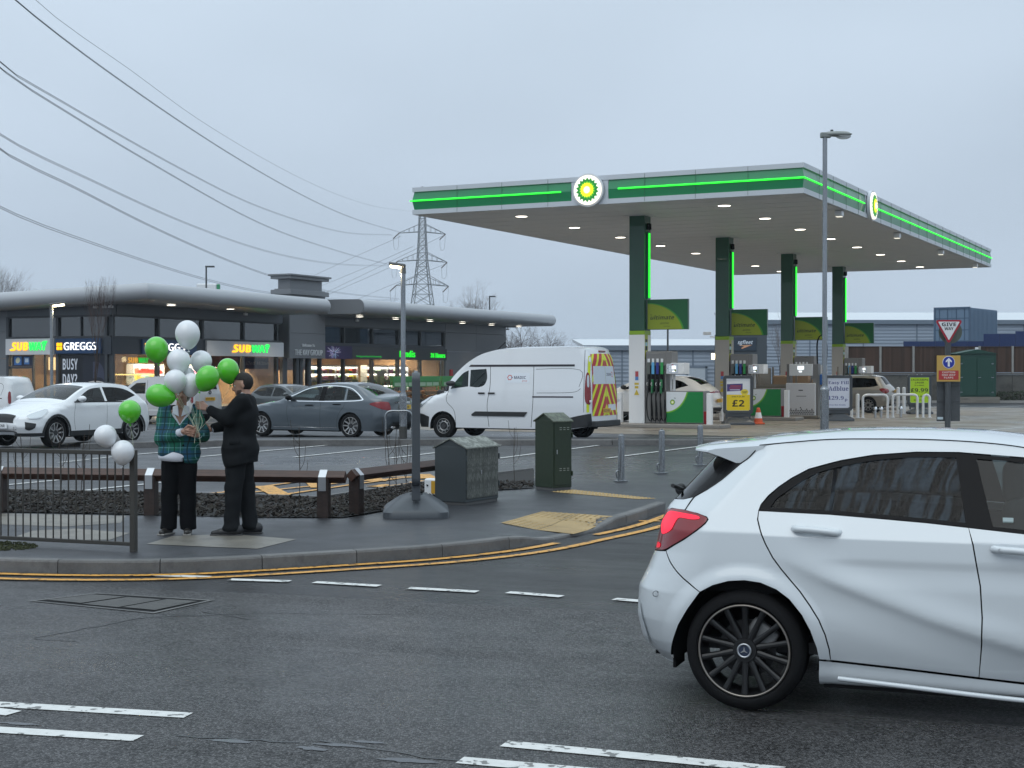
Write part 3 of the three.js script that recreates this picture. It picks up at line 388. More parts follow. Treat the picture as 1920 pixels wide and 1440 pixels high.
  // produce stands in front of the shop with green boards
  const stand = (z, label) => { const t = thing('produce_stand', label, 'stand', shopAt(1.2, 0, z), -ALPHA, 'produce stands'); const gr = std(0.06, 0.28, 0.08, 0.5), pale = std(0.35, 0.5, 0.35, 0.5); mesh('canopy_board', rb(-0.1, 0.12, 1.25, 1.55, -1.25, 1.25, 0.02), gr, t); mesh('price_board', rb(0.0, 0.1, 0.95, 1.25, -1.2, 1.2, 0.02), gr, t); for (let i = 0; i < 3; i++) mesh('label', bx(0.1, 0.106, 1.0, 1.2, -1.1 + i * 0.76, -0.45 + i * 0.76), pale, t); for (const q of [-1.2, 1.2]) mesh('post', bx(-0.1, -0.05, 0, 1.3, q - 0.03, q + 0.03), gr, t); mesh('tray', [bx(-0.3, 0.5, 0.55, 0.6, -1.2, 1.2), bx(-0.3, 0.5, 0.25, 0.3, -1.2, 1.2), bx(0.47, 0.5, 0.55, 0.7, -1.2, 1.2)], std(0.2, 0.13, 0.07, 0.7), t); const f = []; for (let i = 0; i < 110; i++) f.push(new THREE.IcosahedronGeometry(0.05 + 0.03 * r(), 1).translate(-0.2 + 0.6 * r(), (r() > 0.5 ? 0.63 : 0.33) + 0.05 * r(), -1.1 + 2.2 * r())); const m = mesh('produce', f, std(0.35, 0.14, 0.05, 0.6), t); m.userData.kind = 'stuff'; };
  stand(-22.5, 'green boarded produce stand by the shop name sign'); stand(-25.3, 'green boarded produce stand below the twenty four hours sign'); stand(-28.1, 'green boarded produce stand nearest the plain end wall');
}
// lettering on the shop
{
  const orange = glow(1, 0.47, 0.015, 1.5), green = glow(0.02, 0.85, 0.1, 1.3), lit = glow(1, 1, 1, 1.3), dull = std(0.75, 0.76, 0.78, 0.4);
  const yel = glow(1, 0.5, 0.0, 1.3), navy = phys(0.015, 0.05, 0.13, 0.35), pale = phys(0.66, 0.67, 0.69, 0.4);
  // faces: 0 = end wall (looks along +z), 1 = front (looks along +x)
  const sign = (name, label, face, a, b, y0, y1, m, up = 0.12) => { const t = thing(name, label, 'sign', face ? shopAt(0.03, 0, -a) : shopAt(a, 0, 0.03), face ? -ALPHA + Math.PI / 2 : -ALPHA); mesh('board', rb(0, b - a, y0, y1, 0.004, up, 0.012), m, t); return t; };
  const put = (t, s, x, y, h, w, m, d = 0.13, font = FONT, slant = 0) => mesh('lettering', textGeo(s, h, 0.035, w, font, slant).translate(x, y, d), m, t);
  for (const [face, a, b, x, w, label] of [[0, -6.07, -3.2, 0.42, 2.05, 'lit orange and green sandwich shop sign on pale board, end wall'], [1, 6.35, 12.5, 2.0, 2.9, 'lit orange and green sandwich shop sign on long pale board, front wall']]) {
    const t = sign('lit_sign', label, face, a, b, 2.56, 3.28, pale);
    put(t, 'SUB', x, 2.76, 0.36, w * 0.46, orange, 0.13, FONT, 0.08); put(t, 'WAY', x + w * 0.49, 2.76, 0.36, w * 0.5, green, 0.13, FONT, 0.08);
    mesh('arrow', extr([[0, 0], [0.22, 0.0], [0.22, 0.07], [-0.02, 0.07]], 0.03).translate(x - 0.1, 2.745, 0.13), orange, t); mesh('arrow', extr([[0, 0], [0.2, 0.0], [0.26, 0.075], [0.02, 0.075]], 0.03).translate(x + w * 0.9, 3.09, 0.13), green, t);
  }
  for (const [face, a, b, label] of [[0, -3.12, -0.5, 'navy bakery sign with yellow squares and white letters, end wall'], [1, 1.85, 5.6, 'navy bakery sign partly hidden by the balloons, front wall']]) {
    const t = sign('lit_sign', label, face, a, b, 2.6, 3.26, navy, 0.11); const w = b - a;
    for (const [i, j] of [[0, 0], [1, 0], [0, 1], [1, 1]]) mesh('yellow_square', rb(0, 0.15, 0, 0.15, 0, 0.03, 0.03).translate(0.12 + i * 0.17, 2.76 + j * 0.17, 0.12), yel, t);
    put(t, 'GREGGS', 0.55, 2.76, 0.33, face ? 2.3 : 1.85, lit, 0.12, FONTR);
  }
  const k = thing('lettering_panel', 'raised grey words of welcome on the tall tower panel', 'sign', shopAt(0.345, 0, -12.75), -ALPHA + Math.PI / 2); put(k, 'Welcome To', 1.05, 3.1, 0.15, 1.15, dull, 0, FONTR); put(k, 'THE KAY GROUP', 0.42, 2.66, 0.29, 2.5, dull, 0, FONTR);
  const l = sign('shop_sign', 'dark fascia board with glowing green shop name and opening hours', 1, 18.9, 29.5, 2.5, 3.2, phys(0.035, 0.037, 0.04, 0.4), 0.1), neon = glow(0.02, 0.9, 0.04, 0.8);
  put(l, 'Londis', 5.0, 2.66, 0.36, 1.75, neon, 0.1); put(l, '24 Hours', 8.6, 2.66, 0.27, 1.75, neon, 0.1, await new FontLoader().loadAsync('fonts/droid/droid_serif_bold.typeface.json')); put(l, 'Serving you and your local community', 0.4, 2.62, 0.09, 2.6, glow(0.02, 0.35, 0.05, 0.5), 0.1, FONTR);
  // purple advertising panel (plain burst, no figure)
  const ad = canvasTex(256, 64, (g, w, h) => { g.fillStyle = '#2a1650'; g.fillRect(0, 0, w, h); const r = rng(9); for (let i = 0; i < 90; i++) { const a = r() * 6.28, q = 20 + 50 * r(); g.strokeStyle = ['#e8e8f4', '#8fb8d8', '#b9a7dd', '#5a4a9a'][i % 4]; g.lineWidth = 1 + 2.5 * r(); g.beginPath(); g.moveTo(96 + 8 * Math.cos(a), 34 + 6 * Math.sin(a)); g.lineTo(96 + q * Math.cos(a), 34 + q * 0.6 * Math.sin(a)); g.stroke(); } });
  const p = thing('advert_board', 'purple advert board with a white burst above the entrance', 'sign', shopAt(0.03, 0, -16.02), -ALPHA + Math.PI / 2); mesh('board', bx(0, 2.85, 2.5, 3.2, 0.004, 0.11), std(0.03, 0.01, 0.08, 0.5), p); mesh('print', new THREE.PlaneGeometry(2.8, 0.66).translate(1.425, 2.85, 0.114), new THREE.MeshStandardMaterial({ map: ad, roughness: 0.5 }), p);
  // bakery window poster
  const busy = canvasTex(512, 448, (g, w, h) => {
    g.fillStyle = '#14161f'; g.fillRect(0, 0, w, h); g.fillStyle = '#1b1e2b'; g.fillRect(w * 0.5, 0, w * 0.5, h);
    g.textBaseline = 'alphabetic'; g.fillStyle = '#e9ebf2'; g.save(); g.translate(18, 124); g.scale(0.86, 1.5); g.font = 'bold 84px sans-serif'; g.fillText('BUSY', 0, 0); g.fillText('DAY?', 0, 84); g.fillStyle = '#e0a52e'; g.font = 'bold 62px sans-serif'; g.fillText("YOU'VE", 0, 146); g.fillText('EARNED', 0, 200); g.restore();
    g.save(); g.translate(w * 0.78, h * 0.62); g.scale(1, 0.42); g.fillStyle = '#c9c3bb'; g.beginPath(); g.arc(0, 0, 150, 0, 6.3); g.fill(); g.fillStyle = '#8a5f3c'; g.beginPath(); g.arc(0, 0, 122, 0, 6.3); g.fill(); g.fillStyle = '#b48a62'; g.beginPath(); g.arc(-6, 6, 104, 0, 6.3); g.fill(); g.fillStyle = '#e6ddd0'; g.beginPath(); g.arc(0, 20, 70, 0, 6.3); g.fill(); g.restore();
    g.fillStyle = '#3b3f52'; g.beginPath(); g.moveTo(w * 0.72, 60); g.quadraticCurveTo(w * 0.98, 40, w * 0.97, h * 0.48); g.quadraticCurveTo(w * 0.9, h * 0.38, w * 0.72, h * 0.44); g.fill();
  });
  const b = thing('window_poster', 'dark bakery poster with white lettering and a coffee cup', 'poster', shopAt(-3.02, 0, -0.068), -ALPHA); mesh('print', new THREE.BoxGeometry(2.6, 2.4, 0.006).translate(1.33, 1.36, 0), new THREE.MeshStandardMaterial({ map: busy, roughness: 0.35 }), b);
  const ch = canvasTex(256, 96, (g, w, h) => { g.fillStyle = '#4a241c'; g.fillRect(0, 0, w, h); g.fillStyle = '#d9bfa6'; g.font = 'italic 40px serif'; g.fillText('Chilled Wines', 8, 60); });
  const c = thing('hanging_board', 'brown board with cream script hung inside the shop window', 'sign', shopAt(-0.5, 0, -9.55), -ALPHA + Math.PI / 2); mesh('print', bx(0, 2.5, 1.95, 2.5, 0, 0.02), new THREE.MeshStandardMaterial({ map: ch, roughness: 0.6 }), c);
  const u = thing('window_sign', 'small lit sandwich sign inside the corner window', 'sign', shopAt(-0.45, 0, -1.55), -ALPHA + Math.PI / 2); put(u, 'SUB', 0, 2.2, 0.24, 0.62, orange, 0); put(u, 'WAY', 0.68, 2.2, 0.24, 0.66, green, 0);
  const ad2 = canvasTex(128, 64, (g, w, h) => { g.fillStyle = '#101c3a'; g.fillRect(0, 0, w, h); g.fillStyle = '#3d6fae'; g.fillRect(12, 6, 48, 52); g.fillStyle = '#d8d2b0'; g.beginPath(); g.ellipse(36, 30, 14, 18, 0.3, 0, 6.3); g.fill(); g.fillStyle = '#4a79b5'; g.fillRect(76, 10, 34, 44); g.fillStyle = '#c6d2de'; g.fillRect(82, 18, 22, 24); });
  const d = thing('window_poster', 'blue food poster in the window above the end wall door', 'poster', shopAt(-5.95, 0, -0.066), -ALPHA); mesh('print', bx(0.08, 1.28, 2.06, 2.54, -0.003, 0.003), new THREE.MeshStandardMaterial({ map: ad2, roughness: 0.4 }), d);
}
// ---------- fuel canopy ----------
MAT.bpGreen = phys(0.012, 0.23, 0.09, 0.35, { clearcoat: 0.4 }); MAT.bpDark = phys(0.005, 0.07, 0.033, 0.35, { clearcoat: 0.4 }); MAT.lime = phys(0.25, 0.42, 0.02, 0.4); MAT.canopyEdge = phys(0.55, 0.58, 0.62, 0.4, {});
MAT.canopySoffit = std(0.58, 0.595, 0.62, 0.6);
const neonMat = glow(0.025, 0.9, 0.04, 1.5);
const X0 = -6.4, X1 = 6.4, ZF = 3.65, ZB = -29.6, YU = 6.88, HF = 0.87;
const canopy = thing('fuel_canopy', 'wide flat fuel canopy with green lit fascia on four green columns', 'canopy', L3(0, 0, 0), -ALPHA);
function emblem(parent, x, y, z, turn, r) { // round lit petal emblem
  const g = new THREE.Group(); g.name = 'emblem'; g.position.set(x, y, z); g.rotation.y = turn; parent.add(g);
  const star = (n, ro, ri, d, zz, m, nm) => { const p = []; for (let i = 0; i < n * 2; i++) { const q = i % 2 ? ri : ro, a = i / (n * 2) * Math.PI * 2 + Math.PI / 2; p.push([q * Math.cos(a), q * Math.sin(a)]); } mesh(nm, extr(p, d).translate(0, 0, zz), m, g); };
  mesh('housing', new THREE.CylinderGeometry(r * 1.12, r * 1.12, 0.1, 40).rotateX(Math.PI / 2).translate(0, 0, 0.05), MAT.canopyEdge, g);
  mesh('lit_disc', new THREE.CylinderGeometry(r, r, 0.06, 40).rotateX(Math.PI / 2).translate(0, 0, 0.12), glow(1, 0.93, 0.8, 0.95), g);
  star(18, r * 0.84, r * 0.68, 0.012, 0.152, glow(0.01, 0.2, 0.03, 0.9), 'petals'); star(18, r * 0.6, r * 0.5, 0.012, 0.165, glow(0.12, 0.5, 0.02, 0.9), 'petals'); star(18, r * 0.5, r * 0.4, 0.012, 0.178, glow(1, 0.72, 0.02, 1.1), 'petals'); star(18, r * 0.26, r * 0.2, 0.012, 0.191, glow(1, 0.95, 0.55, 1.3), 'petals');
  return g;
}
{
  const C = (n, g, m, p = canopy) => mesh(n, g, m, p);
  C('soffit', bx(X0 + 0.04, X1 - 0.04, YU, YU + 0.05, ZB + 0.04, ZF - 0.04), MAT.canopySoffit);
  for (let z = ZB + 1.2; z < ZF; z += 1.2) C('soffit_joint', bx(X0 + 0.06, X1 - 0.06, YU - 0.006, YU - 0.001, z - 0.012, z + 0.012), MAT.canopyEdge);
  C('roof_deck', bx(X0 + 0.1, X1 - 0.1, YU + 0.1, YU + 0.7, ZB + 0.1, ZF - 0.1), MAT.canopyEdge);
  // fascia profile: [outward, y]
  const F = { lower: [[0, 0], [0.05, 0], [0.05, 0.15], [0, 0.15]], gLow: [[-0.02, 0.151], [0.0, 0.151], [0.055, 0.44], [-0.02, 0.44]], gUp: [[-0.02, 0.441], [0.055, 0.441], [0.0, 0.729], [-0.02, 0.729]], upper: [[0, 0.73], [0.05, 0.73], [0.05, HF], [0, HF]] };
  const run = (prof, a, b) => { // around the rectangle: sides 0 front, 1 right, 2 back, 3 left from parameter a to b in metres
    return prof; };
  const side = (prof, face, t0, t1, m0 = 1, m1 = 1) => { // face: front/right/back/left, t along; mitre at ends where m = 1
    const pt = (d, t, m, e) => { const k = m ? d : 0; if (face === 'front') return [t + (e ? k : -k), 0, ZF + d]; if (face === 'back') return [t + (e ? k : -k), 0, ZB - d]; if (face === 'right') return [X1 + d, 0, t + (e ? k : -k)]; return [X0 - d, 0, t + (e ? k : -k)]; };
    return prism([0, 1].map((e) => prof.map(([d, y]) => { const p = pt(d, e ? t1 : t0, e ? m1 : m0, e); return [p[0], YU + y, p[2]]; }))); };
  const EX = -0.2, EZ = -4.35, gap = 0.62;
  for (const [k, m, nm] of [['lower', MAT.canopyEdge, 'fascia_trim'], ['upper', MAT.canopyEdge, 'fascia_trim']]) { C(nm, side(F[k], 'front', X0, X1), m); C(nm, side(F[k], 'right', ZB, ZF), m); C(nm, side(F[k], 'back', X0, X1), m); C(nm, side(F[k], 'left', ZB, ZF), m); }
  for (const [k, m] of [['gLow', MAT.bpGreen], ['gUp', MAT.bpGreen]]) { const n = 'fascia_panel'; C(n, side(F[k], 'front', X0, EX - gap, 1, 0), m); C(n, side(F[k], 'front', EX + gap, X1, 0, 1), m); C(n, side(F[k], 'right', ZB, EZ - gap, 1, 0), m); C(n, side(F[k], 'right', EZ + gap, ZF, 0, 1), m); C(n, side(F[k], 'back', X0, X1), m); C(n, side(F[k], 'left', ZB, ZF), m); }
  C('emblem_panel', bx(EX - gap + 0.01, EX + gap - 0.01, YU + 0.151, YU + 0.729, ZF - 0.04, ZF + 0.03), MAT.canopyEdge); C('emblem_panel', bx(X1 - 0.04, X1 + 0.03, YU + 0.151, YU + 0.729, EZ - gap + 0.01, EZ + gap - 0.01), MAT.canopyEdge);
  for (let x = X0 + 1.6; x < X1; x += 1.6) if (Math.abs(x - EX) > 0.9) C('fascia_joint', bx(x - 0.004, x + 0.004, YU + 0.02, YU + HF - 0.02, ZF + 0.049, ZF + 0.0575), MAT.bpDark);
  for (let z = ZF - 1.6; z > ZB; z -= 1.6) if (Math.abs(z - EZ) > 0.9) C('fascia_joint', bx(X1 + 0.049, X1 + 0.0575, YU + 0.02, YU + HF - 0.02, z - 0.004, z + 0.004), MAT.bpDark);
  // glowing line along the fascia
  const tubeX = (a, b) => bar([a, YU + 0.44, ZF + 0.075], [b, YU + 0.44, ZF + 0.075], 0.025, 8), tubeZ = (a, b) => bar([X1 + 0.075, YU + 0.44, a], [X1 + 0.075, YU + 0.44, b], 0.025, 8);
  C('neon_tube', tubeX(X0 - 0.12, EX - 0.95), neonMat); C('neon_tube', tubeX(EX + 0.95, X1 + 0.07), neonMat); C('neon_tube', tubeZ(ZB - 0.06, EZ - 0.85), neonMat); C('neon_tube', tubeZ(EZ + 0.85, ZF + 0.07), neonMat);
  const strip1 = (w, x, z, turn) => { const a = new THREE.RectAreaLight(new THREE.Color(0.05, 1, 0.08), 1.6, w, 0.06); a.position.set(x, YU + 0.44, z); a.rotation.y = turn; a.lookAt(a.getWorldPosition(V())); a.rotation.set(0, turn, 0); canopy.add(a); };
  strip1(5.2, -3.7, ZF + 0.125, Math.PI); strip1(5.2, 3.6, ZF + 0.125, Math.PI); strip1(7, X1 + 0.125, 0, -Math.PI / 2); strip1(23, X1 + 0.125, -17.5, -Math.PI / 2);
  emblem(canopy, EX, YU + 0.435, ZF + 0.06, 0, 0.45); emblem(canopy, X1 + 0.06, YU + 0.435, EZ, Math.PI / 2, 0.45);
  for (let i = 0; i < 8; i++) for (const x of [-3.45, 3.45]) downlight(canopy, x, YU, 1.8 - i * 4.2, 26, 14);
  // small floodlights under the right edge
  for (const z of [-1.2, -9.6, -18, -26.4]) { const f = C('floodlight', [rb(X1 - 0.3, X1 - 0.06, YU - 0.2, YU - 0.02, z - 0.14, z + 0.14, 0.03)], MAT.whiteMetal); mesh('lens', rb(X1 - 0.27, X1 - 0.09, YU - 0.215, YU - 0.2, z - 0.11, z + 0.11, 0.005), glow(1, 0.95, 0.8, 0.8), f); }
  // columns
  for (let i = 0; i < 4; i++) {
    const z = -8.6 * i, col = C('column', rb(-0.29, 0.24, 3.13, YU, z - 0.28, z + 0.28, 0.015), MAT.bpDark);
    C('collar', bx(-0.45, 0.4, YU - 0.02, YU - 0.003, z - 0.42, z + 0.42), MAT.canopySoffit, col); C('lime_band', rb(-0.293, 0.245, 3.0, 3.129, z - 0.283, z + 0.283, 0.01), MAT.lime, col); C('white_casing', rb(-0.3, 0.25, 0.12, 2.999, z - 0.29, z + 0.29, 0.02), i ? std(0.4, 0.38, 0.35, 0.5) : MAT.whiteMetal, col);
    C('neon_channel', bx(0.241, 0.3, 4.16, 6.35, z - 0.05, z + 0.09), MAT.bpGreen, col); C('neon_tube', bar([0.325, 4.2, z + 0.05], [0.325, 6.3, z + 0.05], 0.03, 8), neonMat, col);
    const a = new THREE.RectAreaLight(new THREE.Color(0.05, 1, 0.08), 1.6, 0.06, 2.1); a.position.set(0.37, 5.25, z + 0.05); a.rotation.y = -Math.PI / 2; canopy.add(a);
    C('camera', [rb(0.24, 0.36, 6.42, 6.62, z - 0.05, z + 0.08, 0.02)], MAT.black, col);
    const gtx = canvasTex(32, 128, (g) => { g.fillStyle = '#9fae3c'; g.fillRect(0, 0, 32, 128); g.fillStyle = '#20242c'; g.fillRect(4, 24, 24, 14); g.fillRect(4, 60, 24, 22); g.fillStyle = '#8fb8cf'; g.fillRect(4, 40, 24, 18); g.fillStyle = '#c3bf45'; g.beginPath(); g.arc(16, 100, 13, 0, 6.3); g.fill(); });
    C('notice_strip', bx(0.251, 0.259, 2.2, 3.0, z + 0.02, z + 0.26), new THREE.MeshStandardMaterial({ map: gtx, roughness: 0.5 }), col);
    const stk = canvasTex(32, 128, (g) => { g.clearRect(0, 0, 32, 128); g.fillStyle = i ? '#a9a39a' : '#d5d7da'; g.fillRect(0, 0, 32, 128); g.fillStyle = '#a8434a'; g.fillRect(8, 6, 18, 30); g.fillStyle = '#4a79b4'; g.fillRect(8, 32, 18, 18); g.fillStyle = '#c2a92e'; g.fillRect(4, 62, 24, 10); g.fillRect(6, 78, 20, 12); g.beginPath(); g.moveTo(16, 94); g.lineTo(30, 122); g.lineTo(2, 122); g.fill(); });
    C('sticker_strip', bx(-0.12, 0.08, 1.0, 1.85, z + 0.29, z + 0.296), new THREE.MeshStandardMaterial({ map: stk, roughness: 0.5 }), col);
  }
}
// branded flag boards on the columns
const flagTex = canvasTex(512, 384, (g, w, h) => {
  g.fillStyle = '#0a5a30'; g.fillRect(0, 0, w, h); g.fillStyle = '#3f8f2c'; g.beginPath(); g.moveTo(0, 40); g.bezierCurveTo(200, 40, 420, 160, 470, h); g.lineTo(0, h); g.fill(); g.fillStyle = '#8a9a1f'; g.beginPath(); g.moveTo(0, 52); g.bezierCurveTo(190, 52, 400, 170, 446, h); g.lineTo(0, h); g.fill();
  g.fillStyle = '#22301c'; g.font = '20px sans-serif'; g.fillText('bp', 34, 202); g.font = 'italic bold 74px sans-serif'; g.save(); g.scale(1.02, 1); g.fillText('ultimate', 26, 258); g.restore(); g.font = 'italic 40px serif'; g.fillText('active', 160, 320); g.font = '16px sans-serif'; g.fillText('technology', 210, 352); });
['the tallest nearest column', 'the second column behind the yellow price sign', 'the third column by the lamp post', 'the farthest column by the brown fence'].forEach((s, i) => {
  const t = thing('flag_board', `green and lime fuel flag board on ${s}`, 'sign', L3(0.27, 0, -8.6 * i + 0.06), -ALPHA, 'fuel flag boards'); mesh('board', rb(0, 1.4, 3.16, 4.14, -0.09, 0.05, 0.015), MAT.bpDark, t); mesh('print', new THREE.PlaneGeometry(1.36, 0.95).translate(0.7, 3.65, 0.053), new THREE.MeshStandardMaterial({ map: flagTex, roughness: 0.4 }), t);
});
// ---------- islands, pumps ----------
const panelTex = canvasTex(512, 384, (g, w, h) => { g.fillStyle = '#d3d8dc'; g.fillRect(0, 0, w, h); g.fillStyle = '#6fae2e'; g.beginPath(); g.moveTo(0, 250); g.bezierCurveTo(150, 240, 250, 130, 285, 0); g.lineTo(w, 0); g.lineTo(w, h); g.lineTo(0, h); g.fill(); g.fillStyle = '#0b7a3b'; g.beginPath(); g.moveTo(0, 268); g.bezierCurveTo(165, 258, 270, 140, 305, 0); g.lineTo(w, 0); g.lineTo(w, h); g.lineTo(0, h); g.fill(); g.fillStyle = '#3e7a34'; g.beginPath(); for (let i = 0; i < 36; i++) { const a = i / 36 * 6.2832, q = i % 2 ? 30 : 38; g.lineTo(86 + q * Math.cos(a), 130 + q * Math.sin(a)); } g.fill(); g.fillStyle = '#b9d23c'; g.beginPath(); g.arc(86, 130, 24, 0, 6.3); g.fill(); g.fillStyle = '#f2f3dd'; g.beginPath(); g.arc(86, 130, 14, 0, 6.3); g.fill(); g.fillStyle = '#5a6a5a'; g.font = 'bold 20px sans-serif'; g.fillText('bp', 108, 84); });
MAT.pumpGrey = phys(0.2, 0.195, 0.19, 0.4, { metalness: 0.3 }); MAT.pumpPanel = new THREE.MeshStandardMaterial({ map: panelTex, roughness: 0.35 });
const faceTex = canvasTex(256, 192, (g, w, h) => { g.fillStyle = '#c9ced6'; g.fillRect(0, 0, w, h); g.fillStyle = '#8fa0b8'; g.fillRect(40, 24, 200, 150); g.fillStyle = '#d9dee6'; g.fillRect(46, 30, 188, 138); g.fillStyle = '#a02430'; g.fillRect(110, 14, 40, 22); g.fillStyle = '#eef6ff'; for (const y of [52, 88, 124]) g.fillRect(56, y, 34, 12); g.fillStyle = '#6f7d33'; g.fillRect(160, 112, 46, 40); g.fillStyle = '#333a44'; g.beginPath(); g.arc(22, 92, 9, 0, 6.3); g.fill(); });
const screenGlow = glow(0.9, 0.97, 1, 1.1);
function makePump(label) {
  const t = thing('fuel_pump', label, 'fuel pump', [0, 0, 0], -ALPHA, 'fuel pumps on the islands');
  mesh('hose_tower', rb(0, 0.66, 0.13, 2.42, -0.32, 0.3, 0.03), MAT.pumpGrey, t); mesh('crown', rb(-0.02, 0.86, 2.0, 2.46, -0.34, 0.28, 0.03), MAT.pumpGrey, t);
  const cols = [[0.1, 0.11, 0.1], [0.1, 0.38, 0.65], [0.015, 0.03, 0.22], [0.02, 0.3, 0.07]];
  cols.forEach((c, i) => {
    const x = 0.1 + i * 0.152; mesh('holster', rb(x - 0.055, x + 0.055, 1.15, 2.0, 0.28, 0.33, 0.02), MAT.black, t); mesh('grade_label', rb(x - 0.048, x + 0.048, 1.72, 2.1, 0.33, 0.345, 0.01), std(...c, 0.4), t); mesh('grade_tab', rb(x - 0.04, x + 0.04, 2.1, 2.22, 0.3, 0.34, 0.01), std(0.7, 0.72, 0.74, 0.4), t);
    const n = mesh('nozzle', [rb(x - 0.035, x + 0.035, 1.28, 1.55, 0.33, 0.43, 0.02), rb(x - 0.028, x + 0.028, 1.1, 1.32, 0.36, 0.46, 0.02)], i % 2 ? std(0.02, 0.16, 0.06, 0.4) : std(0.03, 0.03, 0.032, 0.4), t); mesh('trigger_guard', new THREE.TorusGeometry(0.045, 0.012, 5, 10).rotateY(Math.PI / 2).translate(x, 1.4, 0.45), std(0.6, 0.6, 0.6, 0.4), n);
    mesh('hose', tube([[x, 1.12, 0.42], [x - 0.02, 0.8, 0.44], [x + 0.01, 0.35, 0.42], [x + 0.09, 0.2, 0.4], [x + 0.14, 0.3, 0.36], [x + 0.1, 0.9, 0.34]], 0.018, 6), MAT.black, t); mesh('divider', bx(x + 0.066, x + 0.086, 0.15, 2.0, 0.29, 0.31), MAT.black, t);
  });
  mesh('lower_panel', rb(0.68, 1.96, 0.14, 1.18, -0.3, 0.3, 0.02), MAT.pumpGrey, t); mesh('printed_panel', new THREE.PlaneGeometry(1.24, 0.98).translate(1.32, 0.66, 0.303), MAT.pumpPanel, t);
  for (const x of [0.75, 0.85]) mesh('display_post', rb(x - 0.03, x + 0.03, 1.18, 1.75, -0.06, 0.02, 0.01), MAT.whiteMetal, t);
  const head = mesh('display_head', rb(0.68, 1.28, 1.72, 2.08, -0.28, 0.28, 0.02), MAT.whiteMetal, t); mesh('display_face', new THREE.PlaneGeometry(0.4, 0.31).translate(0.9, 1.9, 0.283), new THREE.MeshStandardMaterial({ map: faceTex, roughness: 0.4 }), head); mesh('screen', bx(0.88, 1.01, 1.88, 1.99, 0.284, 0.29), screenGlow, head); mesh('screen', bx(0.9, 0.98, 1.79, 1.83, 0.284, 0.29), screenGlow, head);
  return t;
}
const island = (z, label) => { const t = thing('pump_island', label, 'kerb island', L3(0, 0, z), -ALPHA, 'pump islands'); mesh('kerb', rb(-1.2, 2.9, -0.03, 0.13, -0.55, 0.6, 0.05), phys(0.3, 0.29, 0.28, 0.45, { map: rep(concTex, 1) }), t); mesh('guard_post', rb(2.45, 2.62, 0.1, 1.12, 0.4, 0.56, 0.015), MAT.whiteMetal, t); mesh('bucket', new THREE.CylinderGeometry(0.16, 0.13, 0.4, 16).translate(2.35, 0.33, 0.15), std(0.3, 0.01, 0.02, 0.4), t); mesh('guard_post', rb(-0.95, -0.77, 0.1, 1.12, -0.4, -0.22, 0.015), MAT.whiteMetal, t); };
const pump0 = makePump('fuel pump with hoses on the nearest island, beside the white column'); pump0.position.set(...L3(0.31, 0, 0));
['raised concrete island under the nearest pump', 'raised concrete island behind the yellow price sign', 'raised concrete island at the third column', 'raised concrete island at the farthest column'].forEach((s, i) => { island(-8.6 * i, s); if (i) copyOf(pump0, L3(0.31, 0, -8.6 * i), -ALPHA, ['', 'fuel pump partly hidden by the yellow price sign', 'fuel pump behind the separate white dispenser', 'fuel pump behind the silver estate car'][i]); });
// separate white additive dispenser
{
  const t = thing('additive_dispenser', 'white square dispenser with black diamond pattern beside the lamp post', 'dispenser', L3(1.75, 0, -11.0), -ALPHA);
  const tex = canvasTex(256, 256, (g, w, h) => { g.fillStyle = '#cfcfd2'; g.fillRect(0, 0, w, h); g.fillStyle = '#23262c'; for (let r = 0; r < 5; r++) for (let c = 0; c < 16; c++) if (r < 3 || Math.abs(((c * 5) % 16) - 8) < 9 - r * 2) { const x = c * 16 + (r % 2) * 8, y = 248 - r * 13; g.save(); g.translate(x, y); g.rotate(0.785); g.fillRect(-5, -5, 10, 10); g.restore(); } g.fillRect(110, 50, 40, 8); g.fillRect(90, 100, 90, 4); });
  mesh('plinth', rb(-0.1, 1.3, 0, 0.12, -0.4, 0.4, 0.03), MAT.slab, t); mesh('cabinet', rb(0, 1.15, 0.12, 1.36, -0.3, 0.3, 0.02), MAT.whiteMetal, t); mesh('printed_front', new THREE.PlaneGeometry(1.1, 1.2).translate(0.575, 0.74, 0.303), new THREE.MeshStandardMaterial({ map: tex, roughness: 0.4 }), t);
  mesh('post', rb(0.0, 0.14, 1.36, 2.1, -0.15, 0.2, 0.01), MAT.pumpGrey, t); mesh('post', rb(1.02, 1.24, 0.12, 2.1, -0.15, 0.2, 0.01), MAT.pumpGrey, t); const h = mesh('display_head', rb(0.12, 1.03, 1.64, 2.1, -0.2, 0.28, 0.02), MAT.whiteMetal, t); mesh('screen', bx(0.45, 0.7, 1.88, 2.02, 0.281, 0.287), screenGlow, h); mesh('screen', bx(0.5, 0.62, 1.78, 1.84, 0.281, 0.287), screenGlow, h);
  mesh('hose', tube([[1.15, 2.1, 0], [1.16, 3.0, 0], [1.3, 3.22, 0], [1.48, 3.0, 0.02], [1.5, 2.0, 0.05], [1.46, 1.3, 0.1]], 0.03, 7), MAT.black, t); mesh('nozzle', [rb(1.26, 1.36, 1.3, 1.7, 0, 0.1, 0.03)], std(0.02, 0.12, 0.4, 0.4), t);
}
